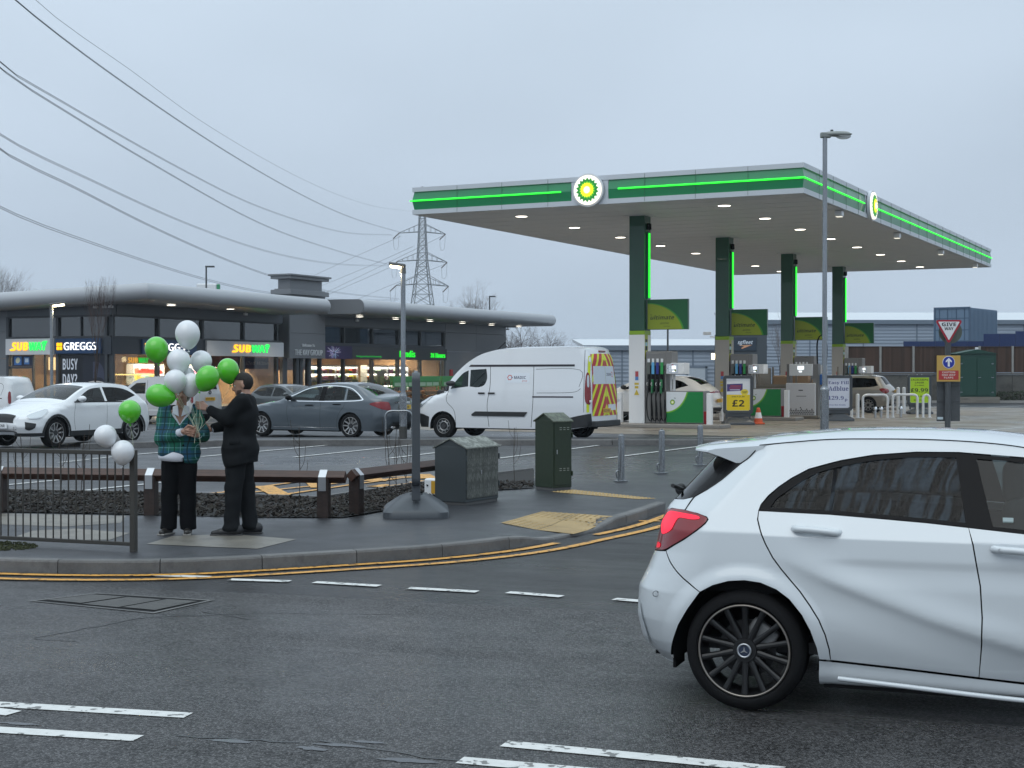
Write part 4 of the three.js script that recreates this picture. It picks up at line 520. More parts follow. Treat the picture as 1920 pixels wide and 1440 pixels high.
// ---------- swing signs ----------
MAT.signPlastic = phys(0.06, 0.068, 0.078, 0.42, {});
const roundRect = (w, h, r) => { const s = []; for (const [cx, cy, a] of [[w / 2 - r, h / 2 - r, 0], [-w / 2 + r, h / 2 - r, 1], [-w / 2 + r, -h / 2 + r, 2], [w / 2 - r, -h / 2 + r, 3]]) for (let i = 0; i <= 6; i++) { const q = (a + i / 6) * Math.PI / 2; s.push([cx + r * Math.cos(q), cy + r * Math.sin(q)]); } return s; };
function signBase(t) { const prof = (k) => roundRect(1.06 * k[0], 0.76 * k[1], 0.14).map(([x, z]) => [x, k[2], z]); const secs = [[1, 1, 0.0], [1.0, 1.0, 0.07], [0.94, 0.92, 0.1], [0.8, 0.74, 0.15], [0.62, 0.52, 0.21], [0.42, 0.28, 0.25], [0.3, 0.16, 0.26]].map(prof); const g = toCreasedNormals(prism(secs.map((s) => s.slice().reverse())), 0.9); return mesh('weighted_base', g, MAT.signPlastic, t); }
function swingSign(name, label, cat, pos, turn, tex, group) {
  const t = thing(name, label, cat, pos, turn, group); signBase(t); const H = 1.28, cy = 0.26 + H / 2 + 0.12;
  for (const x of [-0.4, 0.4]) { mesh('bracket', rb(x - 0.03, x + 0.03, 0.2, 0.5, -0.05, 0.05, 0.012), MAT.signPlastic, t); }
  mesh('frame', extr(roundRect(1.0, H, 0.08), 0.07, 0.012, [roundRect(0.85, H - 0.16, 0.03)]).translate(0, cy, -0.035), MAT.signPlastic, t);
  mesh('skirt', rb(-0.38, 0.38, 0.26, 0.42, -0.03, 0.03, 0.012), MAT.signPlastic, t); mesh('rail', extr(roundRect(0.855, H - 0.155, 0.03), 0.05, 0, [roundRect(0.8, H - 0.2, 0.02)]).translate(0, cy, -0.025), MAT.steel, t);
  for (const s of [1, -1]) { const p = mesh('poster', new THREE.PlaneGeometry(0.81, H - 0.19), new THREE.MeshStandardMaterial({ map: tex, roughness: 0.35 }), t); p.position.set(0, cy, s * 0.02); if (s < 0) p.rotation.y = Math.PI; }
  mesh('cap_bolt', [cyl(0.1, cy + H / 2 + 0.005, cy + H / 2 + 0.035, 0, 0.02), cyl(-0.1, cy + H / 2 + 0.005, cy + H / 2 + 0.035, 0, 0.02)], MAT.steel, t);
  return t;
}
{
  const p2 = canvasTex(256, 448, (g, w, h) => { g.fillStyle = '#e6e9ef'; g.fillRect(0, 0, w, h); g.fillStyle = '#f0d31c'; g.fillRect(0, 225, w, 223); g.fillStyle = '#4b3a7e'; g.beginPath(); g.moveTo(6, 78); g.lineTo(176, 70); g.lineTo(176, 170); g.lineTo(6, 180); g.fill(); g.fillStyle = '#a84a55'; g.fillRect(40, 95, 120, 18); g.fillRect(30, 125, 126, 14); g.fillStyle = '#ded7e6'; g.fillRect(36, 152, 110, 10); g.fillStyle = '#ecd845'; g.beginPath(); g.arc(196, 190, 42, 0, 6.3); g.fill(); g.fillStyle = '#6a5c1a'; g.fillRect(168, 180, 56, 8); g.fillRect(174, 196, 44, 8); g.fillStyle = '#4a4218'; g.font = 'bold 26px sans-serif'; g.fillText('ONLY £1.50', 56, 262); g.fillStyle = '#1c1a12'; g.font = 'bold 128px sans-serif'; g.fillText('£2', 58, 392); });
  swingSign('price_sign', 'swing sign with yellow two pound price poster beside the traffic cone', 'sign', [gp(1384, 796)[0], 0, gp(1384, 796)[1]], 0.05, p2);
  const ez = canvasTex(256, 448, (g, w, h) => { g.fillStyle = '#d8dcea'; g.fillRect(0, 0, w, h); g.fillStyle = '#1d2a78'; g.font = 'bold 62px serif'; g.fillText('Easy Fill', 6, 90, 244); g.font = 'bold 88px serif'; g.fillText('Adblue', 10, 190, 236); g.font = 'bold 78px serif'; g.fillText('129.9', 2, 325, 190); g.font = 'bold 52px serif'; g.fillText('p', 200, 340); g.font = 'bold 24px serif'; g.fillText('Free Hot Drinks', 20, 412, 220); });
  swingSign('price_sign', 'swing sign with blue hand lettered poster behind the lamp post', 'sign', [gp(1572, 789)[0], 0, gp(1572, 789)[1]], 0.05, ez);
  const lg = canvasTex(256, 448, (g, w, h) => { g.fillStyle = '#b9e01e'; g.fillRect(0, 0, w, h); g.fillStyle = '#2d3a14'; g.font = 'bold 40px sans-serif'; g.fillText('CRUZCAMPO', 10, 60, 236); g.fillText('LAGER', 64, 108); g.font = 'bold 26px sans-serif'; g.fillText('10 x 440ml', 56, 150); g.font = 'bold 96px sans-serif'; g.fillText('£9.99', 6, 262, 244); g.font = 'bold 40px sans-serif'; g.fillText('£1.00', 80, 350); g.fillText('per can', 50, 410); });
  swingSign('price_sign', 'bright lime swing sign standing far behind the white hoops', 'sign', [gp(1724, 776)[0], 0, gp(1724, 776)[1]], 0.0, lg);
  const edge = swingSign('pavement_sign', 'grey swing sign seen edge on beside the grey cabinet', 'sign', [gp(780, 966, 0.1)[0], 0.106, gp(780, 966, 0.1)[1]], 1.636, canvasTex(64, 64, (g) => { g.fillStyle = '#c9ced6'; g.fillRect(0, 0, 64, 64); }));
  mesh('maker_badge', rb(-0.05, 0.05, 0.115, 0.155, 0.3, 0.312, 0.005).applyMatrix4(new THREE.Matrix4()), MAT.steel, edge).rotation.y = -Math.PI / 2; mesh('bolt', bar([-0.38, 0.3, 0], [-0.3, 0.3, 0], 0.03, 8), MAT.steel, edge);
}
// traffic cone
{
  const [x, z] = gp(1422, 795), t = thing('traffic_cone', 'orange and white traffic cone next to the yellow price sign', 'traffic cone', [x, 0, z]), o = std(0.6, 0.09, 0.02, 0.5);
  mesh('base', rb(-0.2, 0.2, 0, 0.05, -0.2, 0.2, 0.02), o, t); mesh('cone', lathe([[0.16, 0.05], [0.13, 0.2], [0.06, 0.52], [0.045, 0.56], [0, 0.56]], 20), o, t); mesh('white_sleeve', lathe([[0.131, 0.2], [0.09, 0.4], [0.085, 0.4]], 20), std(0.75, 0.75, 0.75, 0.4), t);
}
// white hoops, bollards and filler caps at the tank fills
{
  const hoop = (px0, px1, py, label) => { const a = gp(px0, py), b = gp(px1, py), t = thing('protection_hoop', label, 'hoop barrier', [a[0], 0, a[1]], Math.atan2(a[1] - b[1], b[0] - a[0]), 'white hoops'); const w = Math.hypot(b[0] - a[0], b[1] - a[1]); mesh('tube', tube([[0, 0, 0], [0, 0.5, 0], [0, 0.78, 0], [0.04, 0.86, 0], [0.14, 0.9, 0], [w / 2, 0.9, 0], [w - 0.14, 0.9, 0], [w - 0.04, 0.86, 0], [w, 0.78, 0], [w, 0.5, 0], [w, 0, 0]], 0.05, 10, 60), MAT.whiteMetal, t); mesh('foot_plate', [cyl(0, 0, 0.015, 0, 0.09), cyl(w, 0, 0.015, 0, 0.09)], MAT.whiteMetal, t); };
  hoop(1618, 1664, 784, 'white hoop barrier in front of the silver estate car'); hoop(1674, 1720, 783, 'white hoop barrier half in front of the lime sign'); hoop(1731, 1743, 783, 'narrow white hoop barrier nearest the road sign post');
  [[1608, 784, 0.95, 'white post between blue lettered sign and the white hoops'], [1684, 776, 1.15, 'thicker white post behind the middle white hoop'], [1695, 776, 1.15, 'second thick white post next to the lime sign'], [1596, 783, 0.35, 'short white stump beside the blue lettered sign'], [1353, 790, 0.9, 'white post left of the yellow price sign'], [1341, 798, 0.0, '']].forEach(([px, py, h, label]) => { if (!h) return; const [x, z] = gp(px, py), t = thing('white_post', label, 'post', [x, 0, z], 0, 'white guard posts'); mesh('shaft', lathe([[0.075, 0], [0.075, h - 0.04], [0.05, h - 0.008], [0, h]], 16), MAT.whiteMetal, t); mesh('base_ring', cyl(0, 0, 0.02, 0, 0.12), MAT.whiteMetal, t); });
  [[1641, 783, 'metal filler cap on the left, between white hoops'], [1652, 783, 'metal filler cap second of the pair between white hoops'], [1689, 782, 'single metal filler cap under the middle white hoop']].forEach(([px, py, label]) => { const [x, z] = gp(px, py), t = thing('filler_pipe', label, 'filler pipe', [x, 0, z], 0, 'tank filler pipes'); mesh('pipe', cyl(0, 0, 0.3, 0, 0.05, 0.05, 14), MAT.steel, t); mesh('collar', cyl(0, 0.17, 0.22, 0, 0.075, 0.075, 14), MAT.steel, t); mesh('cap', lathe([[0.08, 0.3], [0.085, 0.36], [0.06, 0.42], [0, 0.44]], 14), MAT.chrome, t); });
}
// ---------- vehicles ----------
const paint = (r, g, b, o = {}) => phys(r, g, b, 0.38, { clearcoat: 1, clearcoatRoughness: 0.06, ...o });
MAT.redLens = phys(0.2, 0.004, 0.008, 0.15, { clearcoat: 0.5 }); MAT.clearLens = phys(0.5, 0.52, 0.54, 0.1, { metalness: 0.6, clearcoat: 1 }); MAT.plastic = std(0.02, 0.021, 0.023, 0.6); MAT.seat = std(0.03, 0.031, 0.034, 0.85); MAT.gapLine = std(0.01, 0.01, 0.011, 0.8); MAT.disc = std(0.35, 0.35, 0.36, 0.35, { metalness: 0.8 });
MAT.liner = MAT.black.clone(); MAT.liner.side = THREE.DoubleSide;
const interp = (tab, y) => { if (y <= tab[0][0]) return tab[0][1]; for (let i = 1; i < tab.length; i++) if (y <= tab[i][0]) return lerp(tab[i - 1][1], tab[i][1], (y - tab[i - 1][0]) / (tab[i][0] - tab[i - 1][0])); return tab[tab.length - 1][1]; };
const plateTex = (s, bg) => canvasTex(256, 56, (g, w, h) => { g.fillStyle = bg; g.fillRect(0, 0, w, h); g.fillStyle = '#14161a'; g.font = 'bold 46px sans-serif'; g.fillText(s, 10, 45, 236); });
// wheel, axis along z, outer face towards +z
const wheelCache = new Map();
function wheel(parent, x, z, side, o) {
  const { R, rim, width = 0.22, n, style, dark, bright } = o, key = JSON.stringify([R, rim, width, n, style]);
  if (!wheelCache.has(key)) {
    const t = lathe([[rim, -width], [R - 0.05, -width - 0.01], [R - 0.008, -width + 0.02], [R, -width + 0.05], [R, -0.05], [R - 0.008, -0.02], [R - 0.03, 0.004], [R - 0.06, 0.01], [rim + 0.012, 0.0], [rim, -0.012]], 56).rotateX(Math.PI / 2);
    const barrel = lathe([[rim - 0.012, -width + 0.02], [rim - 0.03, -0.1], [rim - 0.012, -0.02], [rim - 0.006, -0.006], [rim + 0.002, -0.004], [rim + 0.002, -width]], 56).rotateX(Math.PI / 2);
    const lip = new THREE.TorusGeometry(rim - 0.004, 0.0065, 6, 64).translate(0, 0, -0.004), spokes = [], faces = [];
    if (style === 'thin') for (let i = 0; i < n; i++) { const a = i / n * Math.PI * 2 + Math.PI / 2; const s = toCreasedNormals(prism([0.05, 0.16, rim - 0.012].map((q, k) => { const w = [0.019, 0.013, 0.016][k], d = [-0.03, -0.022, -0.012][k]; return [[q, -w, d - 0.05], [q, -w, d - 0.006], [q, -w * 0.35, d], [q, w * 0.35, d], [q, w, d - 0.006], [q, w, d - 0.05]]; })), 0.3).rotateZ(a); spokes.push(s); }
    if (style === 'twin' || style === 'wide') for (let i = 0; i < n; i++) { const a = i / n * Math.PI * 2 + Math.PI / 2; for (const q of style === 'twin' ? [-1, 1] : [0]) { const w = style === 'twin' ? 0.02 : 0.045; faces.push(prism([0.04, rim - 0.01].map((l, k) => { const c = q * (k ? 0.062 : 0.022), d = k ? -0.012 : -0.03; return [[l, c - w, d - 0.04], [l, c - w * 0.8, d], [l, c + w * 0.8, d], [l, c + w, d - 0.04]]; })).rotateZ(a)); } }
    if (style === 'steel') { spokes.push(lathe([[0, -0.05], [0.1, -0.05], [0.15, -0.02], [rim - 0.04, -0.045], [rim - 0.012, -0.07]], 40).rotateX(Math.PI / 2)); faces.push(new THREE.TorusGeometry(0.118, 0.014, 6, 40).translate(0, 0, -0.022)); for (let i = 0; i < 10; i++) faces.push(new THREE.CylinderGeometry(0.016, 0.016, 0.02, 8).rotateX(Math.PI / 2).translate(0.148 * Math.cos(i * 0.628), 0.148 * Math.sin(i * 0.628), -0.026)); }
    const hub = new THREE.CylinderGeometry(0.062, 0.075, 0.05, 24).rotateX(Math.PI / 2).translate(0, 0, -0.045), disc = new THREE.CylinderGeometry(rim * 0.62, rim * 0.62, 0.02, 32).rotateX(Math.PI / 2).translate(0, 0, -0.11), back = new THREE.CylinderGeometry(rim - 0.03, rim - 0.03, 0.01, 32).rotateX(Math.PI / 2).translate(0, 0, -width + 0.03);
    wheelCache.set(key, { t, barrel, lip, spokes: spokes.length ? merge(spokes) : null, faces: faces.length ? merge(faces) : null, hub, disc, back });
  }
  const c = wheelCache.get(key), g = new THREE.Group(); g.name = 'wheel'; g.position.set(x, R, z); g.rotation.y = side > 0 ? 0 : Math.PI; parent.add(g);
  mesh('tyre', c.t, MAT.rubber, g); mesh('rim', c.barrel, dark, g); mesh('rim_lip', c.lip, o.lip ?? bright, g); if (c.spokes) mesh('spokes', c.spokes, dark, g); if (c.faces) mesh('spokes', c.faces, bright, g); mesh('hub', c.hub, dark, g); mesh('brake_disc', c.disc, o.disc ?? MAT.disc, g); if (o.closed) mesh('rim_back', c.back, MAT.black, g);
  return g;
}
// body surface: developed length a along the flank (x in the middle, wrapping round the corners), height y
function bodyMap(s) {
  return (a, y) => { let x = a, dw = 0; const xr = interp(s.rear, y) + s.rr[0], xf = interp(s.front, y) - s.fr[0]; if (a < xr) { const p = Math.min((xr - a) / ((s.rr[0] + s.rr[1]) / 2), 1.55); x = xr - s.rr[0] * Math.sin(p); dw = s.rr[1] * (1 - Math.cos(p)); } else if (a > xf) { const p = Math.min((a - xf) / ((s.fr[0] + s.fr[1]) / 2), 1.55); x = xf + s.fr[0] * Math.sin(p); dw = s.fr[1] * (1 - Math.cos(p)); } return [x, y, Math.max(0.02, s.W(y, x) - dw)]; };
}
const aEnd = (s, y, f, p = 1.42) => (f ? interp(s.front, y) - s.fr[0] + p * (s.fr[0] + s.fr[1]) / 2 : interp(s.rear, y) + s.rr[0] - p * (s.rr[0] + s.rr[1]) / 2);
const shellW = (wm, ym, yb, tum, low = 0.06) => (y) => (y < ym ? wm - low * ((ym - y) / ym) ** 2 : y < yb ? wm - 0.02 * ((y - ym) / (yb - ym)) ** 2 : wm - 0.02 - (y - yb) * tum);
function archPath(xc, yc, r, y0, n = 14) { const p = [], a0 = Math.asin(clamp((y0 - yc) / r, -1, 1)); for (let i = 0; i <= n; i++) { const a = lerp(a0, Math.PI - a0, i / n); p.push([xc + r * Math.cos(a), yc + r * Math.sin(a)]); } return p; }  // runs from front to rear
function makeVehicle(name, label, category, pos, turn, s) {
  const t = thing(name, label, category, pos, turn), map = bodyMap(s), R3 = (a, y) => map(a, y), L3m = (a, y) => { const p = map(a, y); return [p[0], p[1], -p[2]]; };
  const res = (l) => l.map((p) => (p[0] === 'F' ? [aEnd(s, p[1], true), p[1], p[2]] : p[0] === 'R' ? [aEnd(s, p[1], false), p[1], p[2]] : p));
  const top = curve2(res(s.top), 6, false);               // front-bottom, over the roof, to rear-bottom
  const low = []; let y0 = s.sill; const ws = [...s.wheels].sort((a, b) => a - b);
  for (const x of ws) low.push(...archPath(x, s.wheel.R, s.arch, y0).reverse());
  const outline = [...top, ...low];
  const cell = s.cell ?? 0.12;
  // top strip over the car
  const acc = [0]; for (let i = 1; i < top.length; i++) acc.push(acc[i - 1] + Math.hypot(top[i][0] - top[i - 1][0], top[i][1] - top[i - 1][1]));
  const tot = acc[acc.length - 1], at = (q) => { q = clamp(q, 0, tot); let i = 1; while (i < acc.length - 1 && acc[i] < q) i++; const k = (q - acc[i - 1]) / Math.max(1e-9, acc[i] - acc[i - 1]); return [lerp(top[i - 1][0], top[i][0], k), lerp(top[i - 1][1], top[i][1], k)]; };
  const stripMap = (q, v) => { const p = at(q), m = map(...p), a = map(...at(q - 0.06)), b = map(...at(q + 0.06)); let nx = (b[1] - a[1]), ny = -(b[0] - a[0]); const l = Math.hypot(nx, ny) || 1; nx /= l; ny /= l; if (nx * (m[0] - s.mid) < 0 && Math.abs(nx) > 0.9) nx = -nx; if (ny < 0 && Math.abs(ny) > 0.3) { nx = -nx; ny = -ny; } const bl = (Math.abs(nx) * s.bulge[0] + Math.abs(ny) * s.bulge[1]) * (1 - Math.abs(v) ** 2.4); return [m[0] + nx * bl, m[1] + ny * bl, v * m[2]]; };
  const sOf = (a, y) => { let best = 1e9, q = 0; for (let i = 0; i < top.length; i++) { const d = Math.hypot(top[i][0] - a, top[i][1] - y); if (d < best) { best = d; q = acc[i]; } } return q; };
  const winds = (s.screens ?? []).map(([p, q, v]) => { const a = sOf(...p), b = sOf(...q), c = 0.06; return [[a, -v + c], [a + c * 0.6, -v], [b - c * 0.6, -v * 0.97], [b, -v * 0.97 + c], [b, v * 0.97 - c], [b - c * 0.6, v * 0.97], [a + c * 0.6, v], [a, v - c]]; });
  const wins = (s.windows ?? []).map((w) => curve2(w, 4));
  const body = mesh('body', [patch(outline, wins, R3, cell, cell * 0.6, false), patch(outline, wins, L3m, cell, cell * 0.6, true), patch([[0, -1], [tot, -1], [tot, 1], [0, 1]], winds, stripMap, 0.1, 0.2, false)], s.paint, t);
  (s.windows ?? []).forEach((w, i) => { const o = curve2(w, 4), m = s.glassOf?.[i] ?? s.glass ?? MAT.carGlass; mesh('window', patch(o, [], R3, 0.15, 0.15, false, -0.004), m, t); mesh('window', patch(o, [], L3m, 0.15, 0.15, true, -0.004), m, t); });
  winds.forEach((w, i) => mesh(i ? 'rear_window' : 'windscreen', patch(w, [], stripMap, 0.12, 0.2, false, -0.004), s.screenGlass ?? s.glass ?? MAT.carGlass, t));
  const on = (nm, o, m, off = 0.004, both = true, smooth = 4, holes = []) => { const c = smooth ? curve2(o, smooth) : o; const a = mesh(nm, patch(c, holes, R3, 0.08, 0.06, false, off), m, t); if (both) mesh(nm, patch(c, holes, L3m, 0.08, 0.06, true, off), m, t); return a; };
  const onStrip = (nm, y0, y1, v, m, front, off = 0.006) => { const q = (y) => { let best = 1e9, r = 0; for (let i = 0; i < top.length; i++) { const isF = top[i][0] > s.mid; if (isF !== front || top[i][1] > (s.endTop ?? 1.05)) continue; const d = Math.abs(top[i][1] - y); if (d < best) { best = d; r = acc[i]; } } return r; }; const a = q(y0), b = q(y1), lo = Math.min(a, b), hi = Math.max(a, b); return mesh(nm, patch([[lo, v[0]], [hi, v[0]], [hi, v[1]], [lo, v[1]]], [], stripMap, 0.05, 0.1, false, off), m, t); };
  const line = (pts, w = 0.008) => { const c = curve2(pts, 5, false), o = offsetLine(c, w / 2), i = offsetLine(c, -w / 2); const poly = [...o, ...i.reverse()]; mesh('shut_line', patch(poly, [], R3, 0.2, 0.2, false, 0.0015), MAT.gapLine, t); mesh('shut_line', patch(poly, [], L3m, 0.2, 0.2, true, 0.0015), MAT.gapLine, t); };
  // underside, arch liners, interior
  const hw = s.W(s.sill + 0.05, s.mid) - 0.05, xa = ws[0], xb = ws[ws.length - 1];
  mesh('underbody', [bx(xa + s.arch, xb - s.arch, s.sill - 0.03, s.sill + 0.12, -hw, hw), bx(interp(s.rear, 0.4) + 0.2, xa - s.arch + 0.04, s.sill + 0.03, s.sill + 0.12, -hw * 0.75, hw * 0.75), bx(xb + s.arch - 0.04, interp(s.front, 0.4) - 0.2, s.sill + 0.03, s.sill + 0.12, -hw * 0.75, hw * 0.75), bx(xa - s.arch, xb + s.arch, s.sill + 0.1, s.wheel.R + 0.1, -hw + 0.32, hw - 0.32)], MAT.black, t);
  const lin = []; for (const x of ws) for (const z of [-1, 1]) lin.push(new THREE.CylinderGeometry(s.arch + 0.004, s.arch + 0.004, 0.34, 24, 1, true, Math.PI - 0.2, Math.PI + 0.4).rotateX(Math.PI / 2).rotateZ(-Math.PI / 2).translate(x, s.wheel.R, z * (hw - 0.13)));
  for (const q of lin) mesh('arch_liner', q, MAT.liner, t);
  for (const x of ws) for (const z of [-1, 1]) wheel(t, x, z * (s.W(s.wheel.R, x) - (s.tuck ?? 0.025)), z, s.wheel);
  if (s.seats) { const g = []; for (const [x, z, w] of s.seats) { const y = s.seatY ?? 0.42; g.push(rb(x - 0.1, x + 0.45, y, y + 0.2, z - w / 2, z + w / 2, 0.06), rb(-0.09, 0.09, 0, 0.62, z - w / 2, z + w / 2, 0.06).rotateZ(0.2).translate(x - 0.08, y + 0.12, 0)); for (const hz of w > 0.8 ? [-0.35, 0.35] : [0]) g.push(rb(-0.05, 0.05, 0, 0.2, z + hz - 0.13, z + hz + 0.13, 0.04).translate(x - 0.22, y + 0.74, 0)); } mesh('seats', g, MAT.seat, t); const dx = s.dash; mesh('dashboard', [rb(dx - 0.35, dx + 0.3, (s.seatY ?? 0.42) + 0.2, s.dashY ?? 0.95, -hw + 0.12, hw - 0.12, 0.06), bx(interp(s.rear, 0.6) + 0.3, dx, s.sill + 0.12, s.sill + 0.16, -hw + 0.1, hw - 0.1)], MAT.seat, t); mesh('steering_wheel', new THREE.TorusGeometry(0.18, 0.018, 8, 24).rotateY(Math.PI / 2).rotateZ(0.4).translate(dx - 0.42, (s.dashY ?? 0.95) - 0.02, 0.36), MAT.black, t); }
  return { t, body, map, R3, L3m, on, onStrip, line, stripMap, sOf, top };
}
function mirror(v, x, y, w, m, sx = 0.13) { for (const z of [-1, 1]) { const g = mesh('wing_mirror', [new THREE.SphereGeometry(1, 16, 10).scale(sx * 0.7, 0.075, 0.11).translate(x, y + 0.06, z * (w + 0.1))], m, v.t); mesh('mirror_arm', bar([x, y - 0.02, z * (w - 0.06)], [x, y + 0.02, z * (w + 0.05)], 0.02, 6), MAT.plastic, g); } }
function plate(v, s, bg, x, y, turn, w = 0.52) { const p = mesh('number_plate', new THREE.BoxGeometry(w, 0.115, 0.012), new THREE.MeshStandardMaterial({ map: plateTex(s, bg), roughness: 0.4 }), v.t); p.position.set(x, y, 0); p.rotation.y = turn; return p; }

// ---------- white hatchback passing in front ----------
{
  const th = 20.5 * Math.PI / 180, P0 = [1.2128, -7.7366], hx = Math.cos(th), hz = Math.sin(th), ix = Math.sin(th), iz = -Math.cos(th);
  const turn = -th, pos = [P0[0] + ix * 0.885, 0, P0[1] + iz * 0.885];   // car origin: centre line at the rear axle
  const Wb = (y) => (y < 0.55 ? 0.885 - 0.1 * ((0.55 - y) / 0.35) ** 2 : y < 0.93 ? 0.885 - 0.02 * ((y - 0.55) / 0.38) ** 2 : 0.865 - (y - 0.93) * 0.58);
  // pressed creases: a shoulder line, and a long line falling forward along the doors with a hollow below it
  const fall = (x) => interp([[-0.5, 1.02], [0.0, 0.9], [0.4, 0.734], [0.666, 0.64], [0.925, 0.553], [1.178, 0.478], [1.375, 0.427], [2.2, 0.25]], x);
  const W = (y, x) => { let w = Wb(y); const fade = sstep(0.1, 0.5, x) * (1 - sstep(1.9, 2.3, x)), d = y - fall(x); w += fade * 0.017 * Math.exp(-((d / (d > 0 ? 0.085 : 0.042)) ** 2)) - fade * 0.006 * Math.exp(-(((d + 0.13) / 0.08) ** 2)); const e = y - 0.832; w -= sstep(0.3, 0.6, x) * (1 - sstep(2.0, 2.4, x)) * 0.006 * sstep(0, 0.05, -e) * (1 - sstep(0.06, 0.16, -e)); const r = Math.hypot(x, y - 0.313); w += 0.022 * (1 - sstep(0.38, 0.47, r)) * (r > 0.3 ? 1 : 0); const rf = Math.hypot(x - 2.7, y - 0.313); w += 0.022 * (1 - sstep(0.38, 0.47, rf)); return w; };
  const s = { rear: [[0.2, -0.56], [0.26, -0.62], [0.33, -0.655], [0.45, -0.675], [0.6, -0.665], [0.7, -0.615], [0.82, -0.565], [1.03, -0.52], [1.09, -0.47], [1.28, -0.31], [1.36, -0.24]], front: [[0.2, 3.3], [0.35, 3.44], [0.6, 3.46], [0.75, 3.4], [0.85, 3.2], [1.0, 2.6], [1.4, 2.0]], rr: [0.38, 0.42], fr: [0.5, 0.5], W };
  const map = bodyMap(s), R3 = map, Lm = (a, y) => { const p = map(a, y); return [p[0], p[1], -p[2]]; };
  const t = thing('hatchback', 'white five door hatchback with black wheels driving past in the foreground', 'car', pos, turn);
  const white = paint(0.6, 0.635, 0.66);
  const both = (nm, o, m, off = 0, sm = 4, holes = [], c = 0.02) => { const q = sm ? curve2(o, sm) : o; const a = mesh(nm, patch(q, holes, R3, c, c, false, off), m, t); mesh(nm, patch(q, holes, Lm, c * 2, c * 2, true, off), m, t); return a; };
  const shrink = (o, d) => { const c = areaOf(o) > 0 ? o : o.slice().reverse(); return c.map((p, i) => { const a = c[(i + c.length - 1) % c.length], b = c[(i + 1) % c.length], l = Math.hypot(b[0] - a[0], b[1] - a[1]) || 1; return [p[0] - (b[1] - a[1]) / l * d, p[1] + (b[0] - a[0]) / l * d]; }); };
  const doorR = [[0.063, 1.051], [0.061, 1.006], [0.08, 0.954], [0.111, 0.885], [0.15, 0.816], [0.195, 0.758], [0.228, 0.72], [0.294, 0.647], [0.348, 0.574], [0.391, 0.506], [0.422, 0.43], [0.44, 0.352], [0.445, 0.291]];
  const winTop = [[0.071, 1.08], [0.105, 1.126], [0.156, 1.173], [0.218, 1.218], [0.303, 1.266], [0.41, 1.298], [0.474, 1.315], [0.636, 1.345], [0.849, 1.364], [1.06, 1.366], [1.379, 1.346], [1.6, 1.3], [1.8, 1.22], [1.97, 1.1], [2.06, 0.99]];
  const winBot = [[2.06, 0.945], [1.384, 0.983], [1.124, 1.003], [0.919, 1.019], [0.657, 1.033], [0.432, 1.044], [0.063, 1.051]];
  const seamL = [[0.02, 1.384], [0.177, 1.401], [0.4, 1.421], [0.63, 1.427], [0.899, 1.428], [1.162, 1.418], [1.378, 1.396], [1.62, 1.345], [1.84, 1.265], [2.03, 1.13], [2.18, 1.0]];
  const arch = [[0.386, 0.295], [0.376, 0.359], [0.347, 0.448], [0.305, 0.528], [0.24, 0.606], [0.174, 0.652], [0.091, 0.683], [0.008, 0.691], [-0.076, 0.683], [-0.16, 0.657], [-0.228, 0.619]];
  const bse = [[-0.287, 0.656], [-0.331, 0.683], [-0.38, 0.717], [-0.436, 0.761], [-0.492, 0.813]];
  const lampLow = [[-0.444, 0.838], [-0.347, 0.886], [-0.266, 0.938], [-0.221, 0.975], [-0.207, 0.997], [-0.217, 1.007], [-0.277, 1.022], [-0.377, 1.033]];
  const dpil = [[-0.342, 1.103], [-0.262, 1.145], [-0.178, 1.2], [-0.084, 1.283], [-0.039, 1.315]];
  const g = 0.0035, E = (y, p = 1.45) => aEnd(s, y, false, p);
  const panel = (nm, o, holes = [], c = 0.02) => both(nm, shrink(o, g), white, 0, 0, holes, c);
  panel('rear_quarter', [...doorR.slice(1).reverse(), ...winTop.slice().map((p) => p).length ? [] : [], [0.063, 1.051], ...winTop, [2.06, 0.945], [2.16, 0.93], ...seamL.slice().reverse(), ...dpil.slice().reverse(), ...lampLow.slice().reverse(), ...bse.slice().reverse(), ...arch.slice().reverse(), [0.445, 0.291]].filter((p, i, l) => !i || Math.hypot(p[0] - l[i - 1][0], p[1] - l[i - 1][1]) > 0.004));
  const doorF = [[1.124, 1.003], [1.147, 0.922], [1.172, 0.778], [1.183, 0.719], [1.193, 0.563], [1.19, 0.431], [1.174, 0.25]];
  panel('rear_door', [...doorR, [0.816, 0.272], ...doorF.slice().reverse(), [0.919, 1.019], [0.657, 1.033], [0.432, 1.044]], [], 0.013);
  panel('front_door', [...doorF, [1.383, 0.238], [2.02, 0.21], [2.1, 0.4], [2.17, 0.7], [2.16, 0.93], [2.06, 0.945], [1.384, 0.983]]);
  const fa = archPath(2.7, 0.313, 0.385, 0.26).map((p) => p);
  panel('front_wing', [[2.16, 0.93], [2.17, 0.7], [2.1, 0.4], [2.02, 0.21], ...fa.slice().reverse(), [3.12, 0.3], [3.14, 0.6], [3.3, 0.72], [3.1, 0.86], [2.8, 0.93], [2.4, 0.985], [2.18, 1.0]]);
  panel('rear_bumper', [[-0.492, 0.813], [-0.515, 0.811], [-0.639, 0.799], [E(0.79), 0.79], [E(0.7), 0.7], [E(0.6), 0.6], [E(0.45), 0.45], [E(0.33), 0.33], [E(0.24), 0.24], [-0.7, 0.205], [-0.56, 0.195], [-0.458, 0.192], [-0.435, 0.2], [-0.446, 0.228], [-0.397, 0.337], [-0.35, 0.437], [-0.297, 0.521], [-0.228, 0.619], ...bse.slice(0, 5)]);
  const Fe = (y) => aEnd(s, y, true, 1.45); panel('front_bumper', [[3.12, 0.3], [3.09, 0.22], [Fe(0.22), 0.22], [Fe(0.4), 0.4], [Fe(0.6), 0.6], [Fe(0.72), 0.72], [3.3, 0.72], [3.14, 0.6]]);
